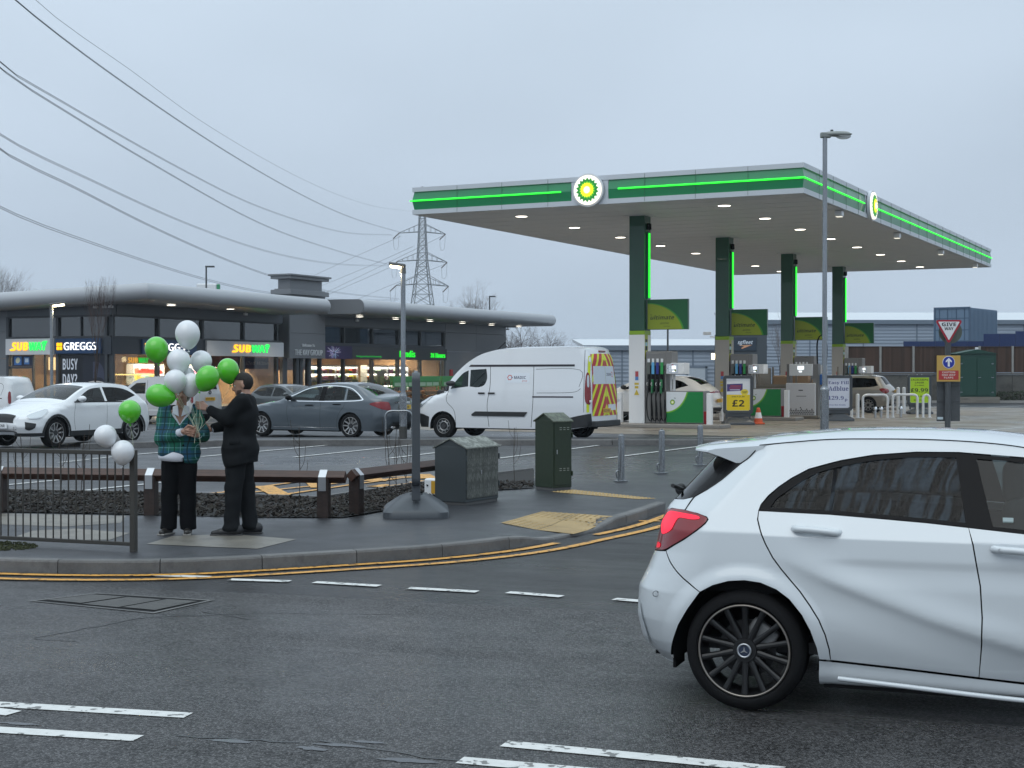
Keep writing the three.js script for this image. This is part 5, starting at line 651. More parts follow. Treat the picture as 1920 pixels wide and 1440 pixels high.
  // tailgate side strip, gloss black side of the rear screen
  panel('tailgate_edge', [[-0.377, 1.033], [-0.342, 1.103], [-0.44, 1.085], [E(1.07), 1.07], [E(1.0), 1.0], [E(0.86), 0.86], [E(0.79), 0.79], [-0.7, 0.97], [-0.6, 1.015], [-0.527, 1.03]]);
  both('screen_edge', [[-0.23, 1.306, 1], [-0.084, 1.284, 1], [-0.178, 1.2], [-0.262, 1.146], [-0.342, 1.105], [-0.42, 1.085, 1], [-0.3, 1.2]], MAT.blackGloss, -0.004);
  both('rear_screen_side', [[-0.232, 1.306, 1], [-0.3, 1.2], [-0.422, 1.084, 1], [E(1.075), 1.075, 1], [E(1.2), 1.2], [E(1.305), 1.305, 1]], MAT.darkGlass, -0.004);
  // tail lamp
  const lens = both('tail_lamp', [[-0.527, 1.027], [-0.384, 1.031], [-0.277, 1.021], [-0.221, 1.005], [-0.212, 0.996], [-0.223, 0.976], [-0.268, 0.939], [-0.349, 0.889], [-0.444, 0.842], [-0.515, 0.815], [-0.639, 0.803], [-0.7, 0.81], [-0.73, 0.86], [-0.71, 0.94], [-0.63, 1.005]], MAT.redLens, 0.006, 5, [], 0.02);
  both('lit_brake_lamp', [[-0.6, 0.975], [-0.54, 1.01], [-0.46, 1.018], [-0.29, 1.011], [-0.255, 0.996], [-0.3, 0.988], [-0.4, 0.99], [-0.43, 0.965], [-0.45, 0.93], [-0.5, 0.905], [-0.56, 0.895], [-0.6, 0.92], [-0.63, 0.95]], glow(0.85, 0.012, 0.045, 0.9), 0.009, 5, [], 0.02); both('lit_brake_lamp', [[-0.63, 0.815], [-0.57, 0.82], [-0.56, 0.84], [-0.62, 0.845]], glow(0.7, 0.01, 0.03, 0.7), 0.009, 3, [], 0.02);
  // sills with a raised skirt line
  const sill = (a, y) => { const p = map(a, y); return [p[0], p[1], p[2] + 0.012 + 0.02 * sstep(0.29 - a * 0.03, 0.2 - a * 0.02, y) - 0.05 * sstep(0.175, 0.13, y)]; }, sillL = (a, y) => { const p = sill(a, y); return [p[0], p[1], -p[2]]; };
  const so = shrink([[0.386, 0.292], [0.445, 0.288], [0.816, 0.269], [1.174, 0.247], [1.383, 0.235], [2.02, 0.207], [2.3, 0.2], [2.31, 0.12], [1.382, 0.136], [0.914, 0.148], [0.381, 0.15]], g);
  mesh('side_skirt', patch(so, [], sill, 0.03, 0.01), white, t); mesh('side_skirt', patch(so, [], sillL, 0.06, 0.02, true), white, t);
  mesh('skirt_blade', tube([[0.49, 0.212, 0.89], [0.8, 0.2, 0.905], [1.3, 0.175, 0.905], [2.2, 0.15, 0.9]], 0.013, 6), white, t);
  // window frames, glass
  const sideWin = [[0.063, 1.051], ...winTop, [2.06, 0.945], ...winBot.slice(1, 6)];
  const gR = [[0.12, 1.068, 1], [0.15, 1.115], [0.2, 1.155], [0.26, 1.198], [0.34, 1.245], [0.45, 1.28], [0.64, 1.32], [0.85, 1.341], [1.05, 1.342, 1], [1.108, 1.024, 1], [0.9, 1.038], [0.657, 1.052], [0.43, 1.062]];
  const gF = [[1.15, 1.338, 1], [1.38, 1.322], [1.6, 1.278], [1.79, 1.2], [1.95, 1.08], [2.0, 0.985, 1], [1.5, 0.995], [1.238, 1.012, 1]];
  const cg = curve2(gR, 4), cf = curve2(gF, 4);
  both('window_trim', shrink(sideWin, 0.002), MAT.blackGloss, -0.003, 0, [cg, cf]);
  both('rear_side_window', cg, MAT.darkGlass, -0.01, 0); both('front_side_window', cf, MAT.carGlass, -0.01, 0);
  const streak = dataTex(512, (u, v) => { const x = u * 44 - v * 5 + 0.8 * vnoise(u * 20, v * 6, 20, 7), n = vnoise(x, v * 1.4, 64, 31), m = vnoise(x * 2.1, v * 2.1, 128, 33), f = fbm(u, v, 90, 2, 41); return clamp((sstep(0.6, 0.72, n) * 0.8 + sstep(0.62, 0.78, m) * 0.6) * (0.45 + f) * sstep(0.0, 0.1, v)); });
  const fog1 = std(0.1, 0.125, 0.15, 0.9, { transparent: true, alphaMap: rep(streak, 0.9, 2.6), opacity: 0.4, depthWrite: false }); mesh('condensation', patch(cg, [], (a, y) => { const p = map(a, y); p[2] -= 0.006; return p; }, 0.05, 0.05), fog1, t);
  both('quarter_divider', [[0.425, 1.06, 1], [0.445, 1.06, 1], [0.452, 1.28, 1], [0.432, 1.275, 1]], MAT.black, -0.008, 2);
  // dark shell behind the panel gaps
  const shell = [[-0.6, 0.8], ...bse.slice().reverse(), ...arch.slice().reverse(), [0.45, 0.25], [2.0, 0.2], [2.16, 0.6], [2.16, 0.93], [2.06, 0.94], ...winBot.slice(1), [0.06, 1.06], ...winTop, [2.16, 0.94], ...seamL.slice().reverse(), ...dpil.slice().reverse(), [-0.5, 1.03]];
  both('inner_shell', [[-0.6, 0.8], ...bse.slice().reverse(), ...arch.slice().reverse(), [0.45, 0.24], [2.0, 0.19], [2.2, 0.6], [2.18, 0.92], [2.06, 0.93], [1.384, 0.97], [1.124, 0.99], [0.919, 1.005], [0.657, 1.02], [0.432, 1.03], [0.05, 1.035], [-0.25, 1.08], [-0.36, 1.05], [-0.5, 1.02]], MAT.gapLine, -0.06, 0, [], 0.1);
  // roof, spoiler, tailgate, rear screen, bonnet, windscreen
  const seamAt = (x) => interp(seamL, x), roofMap = (x, v) => { const y = seamAt(x), w = W(y, x); return [x, y + (x > 1.3 ? lerp(0.045, 0.03, sstep(1.3, 2.0, x)) : 0.045) * (1 - Math.abs(v) ** 3) - 0.004, v * (w - 0.003)]; };
  mesh('roof', patch([[0.03, -1], [1.38, -1], [1.42, 0], [1.38, 1], [0.03, 1]], [], roofMap, 0.06, 0.08, true), white, t);
  mesh('windscreen', patch([[1.39, -0.96], [2.16, -0.97], [2.16, 0.97], [1.39, 0.96], [1.43, 0]], [], roofMap, 0.1, 0.1, true), MAT.carGlass, t); mesh('a_pillar', [patch([[1.38, -1], [2.18, -1], [2.18, -0.965], [1.38, -0.955]], [], roofMap, 0.1, 0.1, true), patch([[1.38, 0.955], [2.18, 0.965], [2.18, 1], [1.38, 1]], [], roofMap, 0.1, 0.1, true)], white, t);
  const bonTop = [[2.18, 1.0], [2.4, 0.985], [2.8, 0.93], [3.1, 0.86], [3.3, 0.72]], bon = (x, v) => { const m = map(x, interp(bonTop, x)); return [m[0], m[1] + 0.06 * (1 - v * v), v * m[2]]; };
  mesh('bonnet', patch([[2.18, -1], [3.3, -1], [3.3, 1], [2.18, 1]], [], bon, 0.1, 0.1, true), white, t); mesh('grille', (() => { const e = [0.22, 0.4, 0.6, 0.72, 0.78].map((y) => map(Fe(y), y)); return patch([[0, -1], [4, -1], [4, 1], [0, 1]], [], (u, v) => { const i = Math.min(3, Math.floor(clamp(u, 0, 3.999))), k = u - i, a = e[i], b = e[i + 1]; return [lerp(a[0], b[0], k) + 0.08 * (1 - v * v), lerp(a[1], b[1], k), v * lerp(a[2], b[2], k)]; }, 0.5, 0.2, false); })(), MAT.plastic, t);
  const sp = []; for (let i = 0; i <= 12; i++) { const v = -1 + i / 6, z = v * 0.6, dx = -0.1 * (1 - v * v), k = 1 - Math.abs(v) ** 3 * 0.0, up = 0.04 * (1 - Math.abs(v) ** 3), e = Math.abs(v) > 0.9 ? 0.06 : 0; sp.push([[0.05, 1.383 + up], [-0.1, 1.372 + up * 0.8], [-0.27 + e + dx * 0.6, 1.362 + up * 0.4], [-0.315 + e + dx, 1.352 + up * 0.2], [-0.318 + e + dx, 1.343 + up * 0.2], [-0.24 + e * 0.8 + dx * 0.5, 1.322], [-0.1, 1.287], [0.05, 1.29]].map(([x, y]) => [x, y, z])); }
  mesh('spoiler', toCreasedNormals(prism(sp), 0.6), white, t);
  const tg = [0.24, 0.33, 0.45, 0.6, 0.7, 0.79, 0.86, 1.0, 1.07].map((y) => map(E(y), y)), lo = (e, nm, m, h = 0.03) => mesh(nm, patch([[0, -1], [e.length - 1, -1], [e.length - 1, 1], [0, 1]], [], (u, v) => { const i = Math.min(e.length - 2, Math.floor(clamp(u, 0, e.length - 1.001))), k = u - i, a = e[i], b = e[i + 1]; return [lerp(a[0], b[0], k) - h * (1 - v * v), lerp(a[1], b[1], k), v * lerp(a[2], b[2], k)]; }, 0.5, 0.2, true), m, t);
  lo(tg.slice(0, 6), 'rear_bumper', white); lo(tg.slice(5), 'tailgate', white); lo([1.075, 1.2, 1.305].map((y) => map(E(y), y)), 'rear_screen', MAT.darkGlass);
  const rw = mesh('rear_wiper', [bar([-0.53, 1.09, 0.05], [-0.5, 1.14, 0.42], 0.012, 6), new THREE.SphereGeometry(0.035, 10, 8).translate(-0.55, 1.09, 0.03)], MAT.plastic, t);
  // handles with a scooped recess
  for (const [x0, x1, yy, sl] of [[0.255, 0.49, 0.968, -0.06], [1.243, 1.48, 0.905, -0.06]]) { const zz = W(yy, x0 + 0.1), dy = (x) => yy + (x - x0) * sl; const h = mesh('door_handle', tube([[x0, dy(x0), zz + 0.0], [x0 + 0.02, dy(x0), zz + 0.026], [x0 + 0.1, dy(x0 + 0.1) + 0.004, zz + 0.036], [x1 - 0.05, dy(x1 - 0.05) + 0.002, zz + 0.032], [x1 - 0.015, dy(x1), zz + 0.022], [x1, dy(x1), zz - 0.004]], 0.018, 10, 40).scale(1, 1, 1), white, t); mesh('handle_recess', patch(curve2([[x0 - 0.005, dy(x0) - 0.02], [x0 + 0.02, dy(x0) + 0.028], [(x0 + x1) / 2, dy((x0 + x1) / 2) + 0.034], [x1 - 0.01, dy(x1) + 0.02], [x1, dy(x1) - 0.022], [(x0 + x1) / 2, dy((x0 + x1) / 2) - 0.032]], 5), [], (a, y) => { const p = map(a, y), q = clamp(1 - Math.hypot((a - (x0 + x1) / 2) / 0.125, (y - dy(a)) / 0.034)); p[2] += 0.002 - 0.0 * q; return p; }, 0.02, 0.01), white, h); if (x0 > 1) mesh('lock', new THREE.CylinderGeometry(0.009, 0.009, 0.006, 16).rotateX(Math.PI / 2).translate(x0 + 0.035, dy(x0), zz + 0.045), MAT.steel, h); }
  // small bits: sensor, reflector, black lower lip, mirrors
  { const p = map(-0.5, 0.588); mesh('parking_sensor', new THREE.TorusGeometry(0.015, 0.0025, 6, 20).rotateY(0.5).translate(p[0] - 0.008, p[1], p[2] + 0.008), MAT.galv, t); }
  both('bumper_reflector', [[-0.7, 0.5], [-0.66, 0.5], [-0.6, 0.33], [-0.66, 0.3]], white, 0.012, 4, [], 0.02);
  mesh('arch_flap', [bx(-0.4, -0.385, 0.19, 0.24, 0.6, 0.8), bx(-0.4, -0.385, 0.19, 0.24, -0.8, -0.6)], MAT.black, t);
  for (const z of [-1, 1]) mesh('wing_mirror', new THREE.SphereGeometry(1, 18, 12).scale(0.09, 0.075, 0.12).translate(1.9, 1.06, z * 0.96), white, t);
  mesh('underbody', [bx(0.4, 2.3, 0.14, 0.22, -0.78, 0.78), bx(-0.55, -0.4, 0.22, 0.3, -0.6, 0.6), bx(-0.4, 3.1, 0.3, 0.62, -0.52, 0.52), bx(-0.3, 0.4, 0.62, 0.74, -0.82, 0.82), bx(2.3, 3.1, 0.62, 0.74, -0.8, 0.8)], MAT.black, t);
  const lin = []; for (const x of [0, 2.7]) for (const z of [-1, 1]) lin.push(new THREE.CylinderGeometry(0.386, 0.386, 0.4, 32, 1, true, Math.PI - 0.2, Math.PI + 0.4).rotateX(Math.PI / 2).rotateZ(-Math.PI / 2).translate(x, 0.313, z * 0.66)); const lm = MAT.black.clone(); lm.side = THREE.DoubleSide; for (const q of lin) mesh('arch_liner', q, lm, t);
  const rimBlack = std(0.006, 0.006, 0.007, 0.45), o = { R: 0.318, rim: 0.243, width: 0.225, n: 14, style: 'thin', dark: rimBlack, bright: std(0.3, 0.27, 0.24, 0.35, { metalness: 0.8 }), disc: std(0.05, 0.05, 0.052, 0.5, { metalness: 0.5 }) };
  for (const x of [0, 2.7]) for (const z of [-1, 1]) { const w = wheel(t, x, z * 0.878, z, o); mesh('centre_cap', new THREE.CylinderGeometry(0.037, 0.037, 0.012, 28).rotateX(Math.PI / 2).translate(0, 0, -0.016), std(0.02, 0.03, 0.06, 0.3), w); mesh('cap_ring', new THREE.TorusGeometry(0.034, 0.0055, 8, 36).translate(0, 0, -0.01), MAT.steel, w); const star = []; for (let i = 0; i < 3; i++) star.push(extr([[-0.005, 0], [0, 0.024], [0.005, 0]], 0.004).rotateZ(i * 2.094).translate(0, 0, -0.011)); mesh('cap_emblem', star, MAT.chrome, w); mesh('caliper', rb(-0.06, 0.1, 0.06, 0.17, -0.13, -0.06, 0.02).rotateZ(-0.6), std(0.2, 0.2, 0.2, 0.5), w); }
  const seats = []; for (const [x, z, w] of [[1.55, 0.37, 0.5], [1.55, -0.37, 0.5], [0.6, 0, 1.25]]) { seats.push(rb(x - 0.1, x + 0.45, 0.42, 0.62, z - w / 2, z + w / 2, 0.06), rb(-0.09, 0.09, 0, 0.62, z - w / 2, z + w / 2, 0.06).rotateZ(0.2).translate(x - 0.08, 0.52, 0)); for (const hz2 of w > 0.8 ? [-0.4, 0.4] : [0]) seats.push(rb(-0.05, 0.06, 0, 0.22, z + hz2 - 0.14, z + hz2 + 0.14, 0.05).translate(x - 0.23, 1.1, 0)); } mesh('seats', seats, MAT.seat, t); mesh('cabin_floor', [bx(-0.3, 2.2, 0.3, 0.36, -0.75, 0.75), rb(2.0, 2.35, 0.6, 0.98, -0.75, 0.75, 0.05), bx(-0.4, 0.45, 0.74, 0.98, -0.6, 0.6)], MAT.seat, t); mesh('steering_wheel', new THREE.TorusGeometry(0.18, 0.018, 8, 28).rotateY(Math.PI / 2).rotateZ(0.4).translate(1.93, 0.95, 0.37), MAT.black, t);
  for (const z of [1, -1]) { const sm = (l) => l.map(([a, y]) => { const q = map(a, y); return [q[0], q[1] + 0.001, z * (q[2] + 0.001)]; }); mesh('roof_seam', tube(sm(seamL), 0.0035, 5, 60), MAT.gapLine, t); mesh('tailgate_seam', tube(sm([[0.02, 1.384], ...dpil.slice().reverse(), [-0.377, 1.033]]), 0.0035, 5, 40), MAT.gapLine, t); }
  const stick = mesh('window_sticker', bx(1.285, 1.335, 1.03, 1.055, 0.79, 0.792), std(0.5, 0.6, 0.6, 0.5), t);
}

// ---------- vehicles beyond the island ----------
const BRIGHT = std(0.5, 0.5, 0.5, 0.3, { metalness: 0.8 }), RIMDARK = std(0.02, 0.02, 0.022, 0.5);
const off2 = (p, du, dw) => [p[0] + SA * du + CA * dw, 0, p[1] - CA * du + SA * dw];   // moved along the receding and the island direction
const LEFT = Math.PI - ALPHA;                                                        // heading to the left along the islands
// grey saloon
{
  const s = { rear: [[0.2, -0.98], [0.35, -1.08], [0.6, -1.13], [0.85, -1.12], [1.05, -1.08], [1.12, -0.9], [1.45, -0.4]], front: [[0.2, 3.6], [0.35, 3.74], [0.6, 3.78], [0.72, 3.72], [0.85, 3.4], [1.0, 2.6], [1.45, 2.1]], rr: [0.4, 0.42], fr: [0.55, 0.5], W: shellW(0.925, 0.62, 0.98, 0.5), mid: 1.3, bulge: [0.06, 0.045], sill: 0.2, wheels: [0, 2.94], arch: 0.375, wheel: { R: 0.335, rim: 0.235, n: 5, style: 'twin', dark: RIMDARK, bright: BRIGHT, closed: true }, paint: paint(0.085, 0.105, 0.125, { metalness: 0.35 }), endTop: 1.1,
    top: [['F', 0.2], ['F', 0.5], ['F', 0.66], [3.35, 0.84], [2.9, 0.93], [2.4, 0.99], [1.95, 1.2], [1.5, 1.375], [1.0, 1.45], [0.5, 1.465], [0.05, 1.435], [-0.35, 1.3], [-0.68, 1.14], [-0.85, 1.1], ['R', 1.06], ['R', 0.85], ['R', 0.5], ['R', 0.2]],
    windows: [[[2.02, 1.03, 1], [1.72, 1.2], [1.42, 1.32], [1.0, 1.385, 1], [0.98, 1.01, 1]], [[0.86, 1.01, 1], [0.86, 1.39, 1], [0.45, 1.385], [0.22, 1.35, 1], [0.2, 1.03, 1]], [[0.13, 1.03, 1], [0.16, 1.33, 1], [-0.08, 1.24], [-0.27, 1.12], [-0.32, 1.05, 1]]],
    screens: [[[2.36, 1.01], [1.52, 1.37], 0.9], [[-0.02, 1.4], [-0.66, 1.15], 0.88]], seats: [[1.45, 0.38, 0.5], [1.45, -0.38, 0.5], [0.45, 0, 1.3]], dash: 2.35 };
  const o = off2(gp(655, 822), 0.93, 0), v = makeVehicle('saloon_car', 'dark grey four door saloon waiting beside the lamp post', 'car', o, LEFT, s);
  const glassOut = [[2.1, 1.01], [1.72, 1.225], [1.4, 1.35], [0.95, 1.415], [0.45, 1.41], [0.1, 1.365], [-0.12, 1.265], [-0.34, 1.11], [-0.38, 1.02], [0.2, 0.985], [1.0, 0.975]], inn = [[2.03, 1.02], [1.72, 1.205], [1.4, 1.33], [0.95, 1.395], [0.45, 1.392], [0.1, 1.347], [-0.11, 1.247], [-0.3, 1.11], [-0.33, 1.035], [0.2, 1.005], [1.0, 0.995]];
  v.on('chrome_trim', glassOut, MAT.chrome, 0.006, true, 4, [curve2(inn, 4)]); v.on('pillar_trim', [[0.84, 1.0, 1], [0.84, 1.4, 1], [0.99, 1.4, 1], [1.0, 1.0, 1]], MAT.blackGloss, 0.004, true, 1);
  v.on('tail_lamp', [[-0.62, 0.93], [-0.85, 0.99], [-1.15, 0.98], [-1.22, 0.9], [-1.25, 0.76], [-1.0, 0.79], [-0.8, 0.86]], MAT.redLens, 0.006); v.on('headlamp', [[3.0, 0.76], [3.3, 0.8], [3.7, 0.72], [3.72, 0.6], [3.4, 0.62]], MAT.clearLens, 0.006);
  v.line([[0.93, 1.0], [0.95, 0.8], [0.96, 0.24]]); v.line([[0.14, 1.0], [0.2, 0.85], [0.38, 0.6], [0.42, 0.26]]); v.line([[2.02, 1.0], [2.05, 0.7], [1.98, 0.24]]);
  v.on('door_handle', [[1.2, 0.87], [1.2, 0.895], [1.42, 0.89], [1.42, 0.865]], MAT.blackGloss, 0.02); v.on('door_handle', [[0.3, 0.9], [0.3, 0.925], [0.52, 0.92], [0.52, 0.895]], MAT.blackGloss, 0.02); v.on('sill_trim', [[0.42, 0.27, 1], [2.5, 0.27, 1], [2.5, 0.285, 1], [0.42, 0.285, 1]], MAT.chrome, 0.005, true, 1);
  v.onStrip('boot_trim', 0.93, 0.98, [-0.8, 0.8], MAT.chrome, false); v.onStrip('rear_diffuser', 0.24, 0.42, [-0.9, 0.9], MAT.plastic, false); v.onStrip('grille', 0.4, 0.66, [-0.6, 0.6], MAT.plastic, true); plate(v, 'LV19 KDE', '#d8b23a', -1.215, 0.84, -Math.PI / 2); mirror(v, 1.92, 1.02, 0.92, MAT.blackGloss);
  mesh('exhaust', [rb(-1.16, -1.1, 0.27, 0.33, 0.45, 0.62, 0.02), rb(-1.16, -1.1, 0.27, 0.33, -0.62, -0.45, 0.02)], MAT.chrome, v.t);
}
// white high-roof panel van
{
  const s = { rear: [[0.3, -0.98], [0.5, -1.02], [1.4, -1.0], [2.1, -0.94], [2.42, -0.82]], front: [[0.25, 4.2], [0.7, 4.31], [0.95, 4.22], [1.1, 3.95], [1.25, 3.5], [2.4, 3.0]], rr: [0.16, 0.2], fr: [0.6, 0.55], W: shellW(0.985, 0.85, 1.3, 0.13, 0.04), mid: 1.6, bulge: [0.05, 0.05], sill: 0.3, wheels: [0, 3.3], arch: 0.4, wheel: { R: 0.335, rim: 0.2, n: 1, style: 'steel', dark: std(0.04, 0.042, 0.045, 0.45), bright: BRIGHT, closed: true }, paint: paint(0.72, 0.74, 0.77), endTop: 2.3,
    top: [['F', 0.28], ['F', 0.7], ['F', 0.94], [4.0, 1.08], [3.62, 1.22], [3.2, 1.55], [2.85, 1.84], [2.5, 2.1], [2.1, 2.29], [1.5, 2.39], [0.4, 2.42], [-0.5, 2.41], [-0.8, 2.39], ['R', 2.3], ['R', 1.8], ['R', 1.0], ['R', 0.4]],
    windows: [[[3.1, 1.33, 1], [2.95, 1.52], [2.72, 1.75], [2.55, 1.83, 1], [2.54, 1.4, 1]], [[2.49, 1.4, 1], [2.49, 1.845, 1], [2.02, 1.87, 1], [1.98, 1.62], [2.06, 1.44], [2.25, 1.38]]],
    screens: [[[3.58, 1.25], [2.72, 1.95], 0.9]], seats: [[2.35, 0.5, 0.5], [2.35, -0.4, 0.8]], dash: 3.3, seatY: 0.8, dashY: 1.3, glass: MAT.carGlass };
  const c = gp(830, 822), o = off2([c[0], c[1]], 0.985, 3.3), v = makeVehicle('panel_van', 'white high roof panel van with red and yellow chevrons on its rear', 'van', o, LEFT, s);
  v.on('roof_gutter', [[2.55, 1.925, 1], [2.5, 1.98, 1], [-0.55, 1.985, 1], [-0.55, 1.93, 1]], std(0.02, 0.016, 0.025, 0.5), 0.006, true, 1); v.on('door_rail', [[0.62, 1.12, 1], [0.62, 1.155, 1], [-0.55, 1.16, 1], [-0.55, 1.125, 1]], std(0.03, 0.025, 0.035, 0.5), 0.006, true, 1);
  v.on('side_moulding', [[2.42, 0.66, 1], [2.3, 0.74, 1], [0.75, 0.74, 1], [0.85, 0.62, 1], [2.4, 0.62, 1]], MAT.plastic, 0.02, true, 1); v.on('front_bumper', [[3.75, 0.3, 1], [3.72, 0.58, 1], [4.0, 0.66], [4.5, 0.66, 1], [4.5, 0.3, 1]], MAT.plastic, 0.006, true, 3); v.on('rear_bumper', [[-0.42, 0.32, 1], [-0.42, 0.6, 1], [-0.8, 0.68], [-1.06, 0.72, 1], [-1.1, 0.4, 1]], MAT.plastic, 0.008, true, 3);
  v.on('tail_lamp', [[-0.92, 0.98], [-0.87, 1.2], [-0.88, 1.7], [-0.95, 1.76], [-1.02, 1.5], [-1.05, 1.0]], MAT.redLens, 0.01, true, 3); v.on('lamp_strip', [[-0.93, 1.42], [-0.91, 1.68], [-0.96, 1.68], [-0.98, 1.42]], MAT.clearLens, 0.016, true, 3);
  v.on('headlamp', [[3.72, 1.1], [3.9, 1.12], [4.2, 0.98], [4.35, 0.82], [4.15, 0.8], [3.95, 0.88]], MAT.clearLens, 0.008); v.on('quarter_window', [[3.62, 1.2, 1], [3.35, 1.4], [3.2, 1.5, 1], [3.16, 1.3, 1], [3.3, 1.22]], MAT.blackGloss, 0.006, true, 3);
  v.line([[1.9, 1.93], [1.88, 1.4], [1.95, 0.9], [1.9, 0.34]], 0.014); v.line([[0.62, 1.93], [0.6, 1.1], [0.66, 0.34]], 0.014); v.line([[3.15, 1.28], [3.18, 1.0], [2.95, 0.75], [2.9, 0.36]], 0.012); v.line([[-0.82, 2.35], [-0.85, 0.75]], 0.012); v.line([[0.5, 1.24], [-0.5, 1.26], [-0.75, 1.36]], 0.01); v.line([[-0.7, 1.4], [-0.7, 1.84], [0.55, 1.86]], 0.01);
  for (const x of [2.02, 1.72]) v.on('door_handle', [[x, 1.2, 1], [x, 1.245, 1], [x + 0.2, 1.245, 1], [x + 0.2, 1.2, 1]], MAT.plastic, 0.025, true, 1);
  mirror(v, 3.0, 1.42, 0.98, MAT.plastic, 0.2); mesh('aerial', bar([2.3, 2.26, 0], [1.9, 2.6, 0], 0.012, 5), MAT.black, v.t);
  // door logo and rear livery
  const hexLogo = (g, x, y, k, dark) => { g.lineWidth = k * 0.28; g.strokeStyle = '#c0392b'; g.beginPath(); for (let i = 0; i <= 6; i++) g.lineTo(x + k * Math.cos(i * 1.047), y + k * Math.sin(i * 1.047)); g.stroke(); g.fillStyle = dark; g.beginPath(); g.arc(x + k, y, k * 0.3, 0, 6.3); g.fill(); };
  const lt = canvasTex(256, 96, (g, w, h) => { g.fillStyle = '#dde2e9'; g.fillRect(0, 0, w, h); hexLogo(g, 42, 44, 24, '#2a3a6a'); g.fillStyle = '#2f2f48'; g.font = 'bold 40px sans-serif'; g.fillText('MADIC', 84, 58, 160); g.fillStyle = '#b8433f'; g.font = '20px sans-serif'; g.fillText('group', 176, 82); });
  { const m = new THREE.MeshPhysicalMaterial({ map: lt, roughness: 0.38, clearcoat: 1 }); for (const [f, sg] of [[v.L3m, true], [v.R3, false]]) { const g = patch([[0.72, 1.5], [1.42, 1.5], [1.42, 1.76], [0.72, 1.76]], [], f, 0.2, 0.2, sg, 0.004), u = g.attributes.uv; for (let i = 0; i < u.count; i++) { const k = (u.getX(i) - 0.72) / 0.7; u.setXY(i, sg ? 1 - k : k, (u.getY(i) - 1.5) / 0.26); } mesh('door_logo', g, m, v.t); } }
  const rt = canvasTex(512, 512, (g, w, h) => { g.fillStyle = '#d6e021'; g.fillRect(0, 0, w, h); g.strokeStyle = '#b5222c'; g.lineWidth = 52; for (let i = -5; i < 8; i++) { g.beginPath(); g.moveTo(w / 2, h - 560 + i * 150 - 40); g.lineTo(-40, h - 560 + i * 150 + 400); g.stroke(); g.beginPath(); g.moveTo(w / 2, h - 560 + i * 150 - 40); g.lineTo(w + 40, h - 560 + i * 150 + 400); g.stroke(); } g.fillStyle = '#c9d0d8'; g.fillRect(18, 100, w - 36, 150); hexLogo(g, 90, 170, 22, '#2a3a6a'); g.fillStyle = '#2f2f48'; g.font = 'bold 34px sans-serif'; g.fillText('MADIC', 124, 182); g.fillStyle = '#d9dde2'; g.fillRect(40, 420, 180, 50); g.strokeStyle = '#8a8f2a'; g.lineWidth = 4; g.beginPath(); g.moveTo(w / 2, 0); g.lineTo(w / 2, h); g.stroke(); });
  { const qa = v.sOf(aEnd(s, 2.25, false), 2.25), qb = v.sOf(aEnd(s, 0.68, false), 0.68), g = patch([[qa, -0.99], [qb, -0.99], [qb, 0.99], [qa, 0.99]], [], v.stripMap, 0.1, 0.1, false, 0.008), u = g.attributes.uv; for (let i = 0; i < u.count; i++) { const q = u.getX(i), z = u.getY(i); u.setXY(i, (1 - (z + 1) / 2), 1 - (q - qa) / (qb - qa)); } mesh('rear_chevrons', g, new THREE.MeshStandardMaterial({ map: rt, roughness: 0.4 }), v.t); }
  for (const z of [-1, 1]) { const m = mat1(); mesh('corner_chevron', patch([[-1.0, 0.75], [-0.93, 0.75], [-0.92, 2.2], [-1.0, 2.2]], [], z < 0 ? v.L3m : v.R3, 0.1, 0.2, z < 0, 0.006), m, v.t); }
  function mat1() { return std(0.62, 0.7, 0.02, 0.45); }
  plate(v, 'DX23 WVL', '#d8a52a', -1.075, 0.78, -Math.PI / 2); mesh('rear_step', rb(-1.12, -0.9, 0.36, 0.52, -0.85, 0.85, 0.03), MAT.plastic, v.t); mesh('high_brake_lamp', rb(-0.95, -0.9, 2.3, 2.35, -0.2, 0.2, 0.01), MAT.redLens, v.t);
  mesh('door_hinge', [rb(-1.06, -1.0, 1.0, 1.06, -0.97, -0.9, 0.01), rb(-1.06, -1.0, 1.0, 1.06, 0.9, 0.97, 0.01)], MAT.whiteMetal, v.t);
}
// crossover shape shared by two cars
const crossover = (o) => ({ rear: [[0.3, -0.8], [0.5, -0.87], [0.75, -0.86], [1.0, -0.8], [1.12, -0.66], [1.5, -0.2]], front: [[0.25, 3.42], [0.5, 3.52], [0.72, 3.46], [0.86, 3.2], [1.0, 2.7], [1.5, 2.2]], rr: [0.42, 0.45], fr: [0.6, 0.55], W: shellW(0.915, 0.62, 1.0, 0.5), mid: 1.3, bulge: [0.08, 0.04], sill: 0.26, wheels: [0, 2.65], arch: 0.39, wheel: { R: 0.345, rim: 0.24, n: 5, style: 'twin', dark: RIMDARK, bright: BRIGHT, closed: true }, endTop: 1.15,
  top: [['F', 0.28], ['F', 0.55], ['F', 0.74], [3.02, 0.94], [2.6, 1.02], [2.3, 1.07], [1.85, 1.27], [1.45, 1.41], [1.0, 1.48], [0.45, 1.485], [0.0, 1.44], [-0.35, 1.33], [-0.62, 1.17], ['R', 1.06], ['R', 0.8], ['R', 0.5], ['R', 0.34]],
  windows: [[[2.0, 1.08, 1], [1.68, 1.24], [1.35, 1.37], [0.98, 1.41, 1], [0.98, 1.06, 1]], [[0.9, 1.06, 1], [0.9, 1.415, 1], [0.4, 1.4], [0.05, 1.33], [-0.2, 1.2, 1], [0.1, 1.12], [0.3, 1.075]]], screens: [[[2.26, 1.09], [1.48, 1.4], 0.92], [[-0.05, 1.42], [-0.58, 1.2], 0.86]], seats: [[1.4, 0.38, 0.5], [1.4, -0.38, 0.5], [0.45, 0, 1.25]], dash: 2.25, dashY: 1.0, ...o });
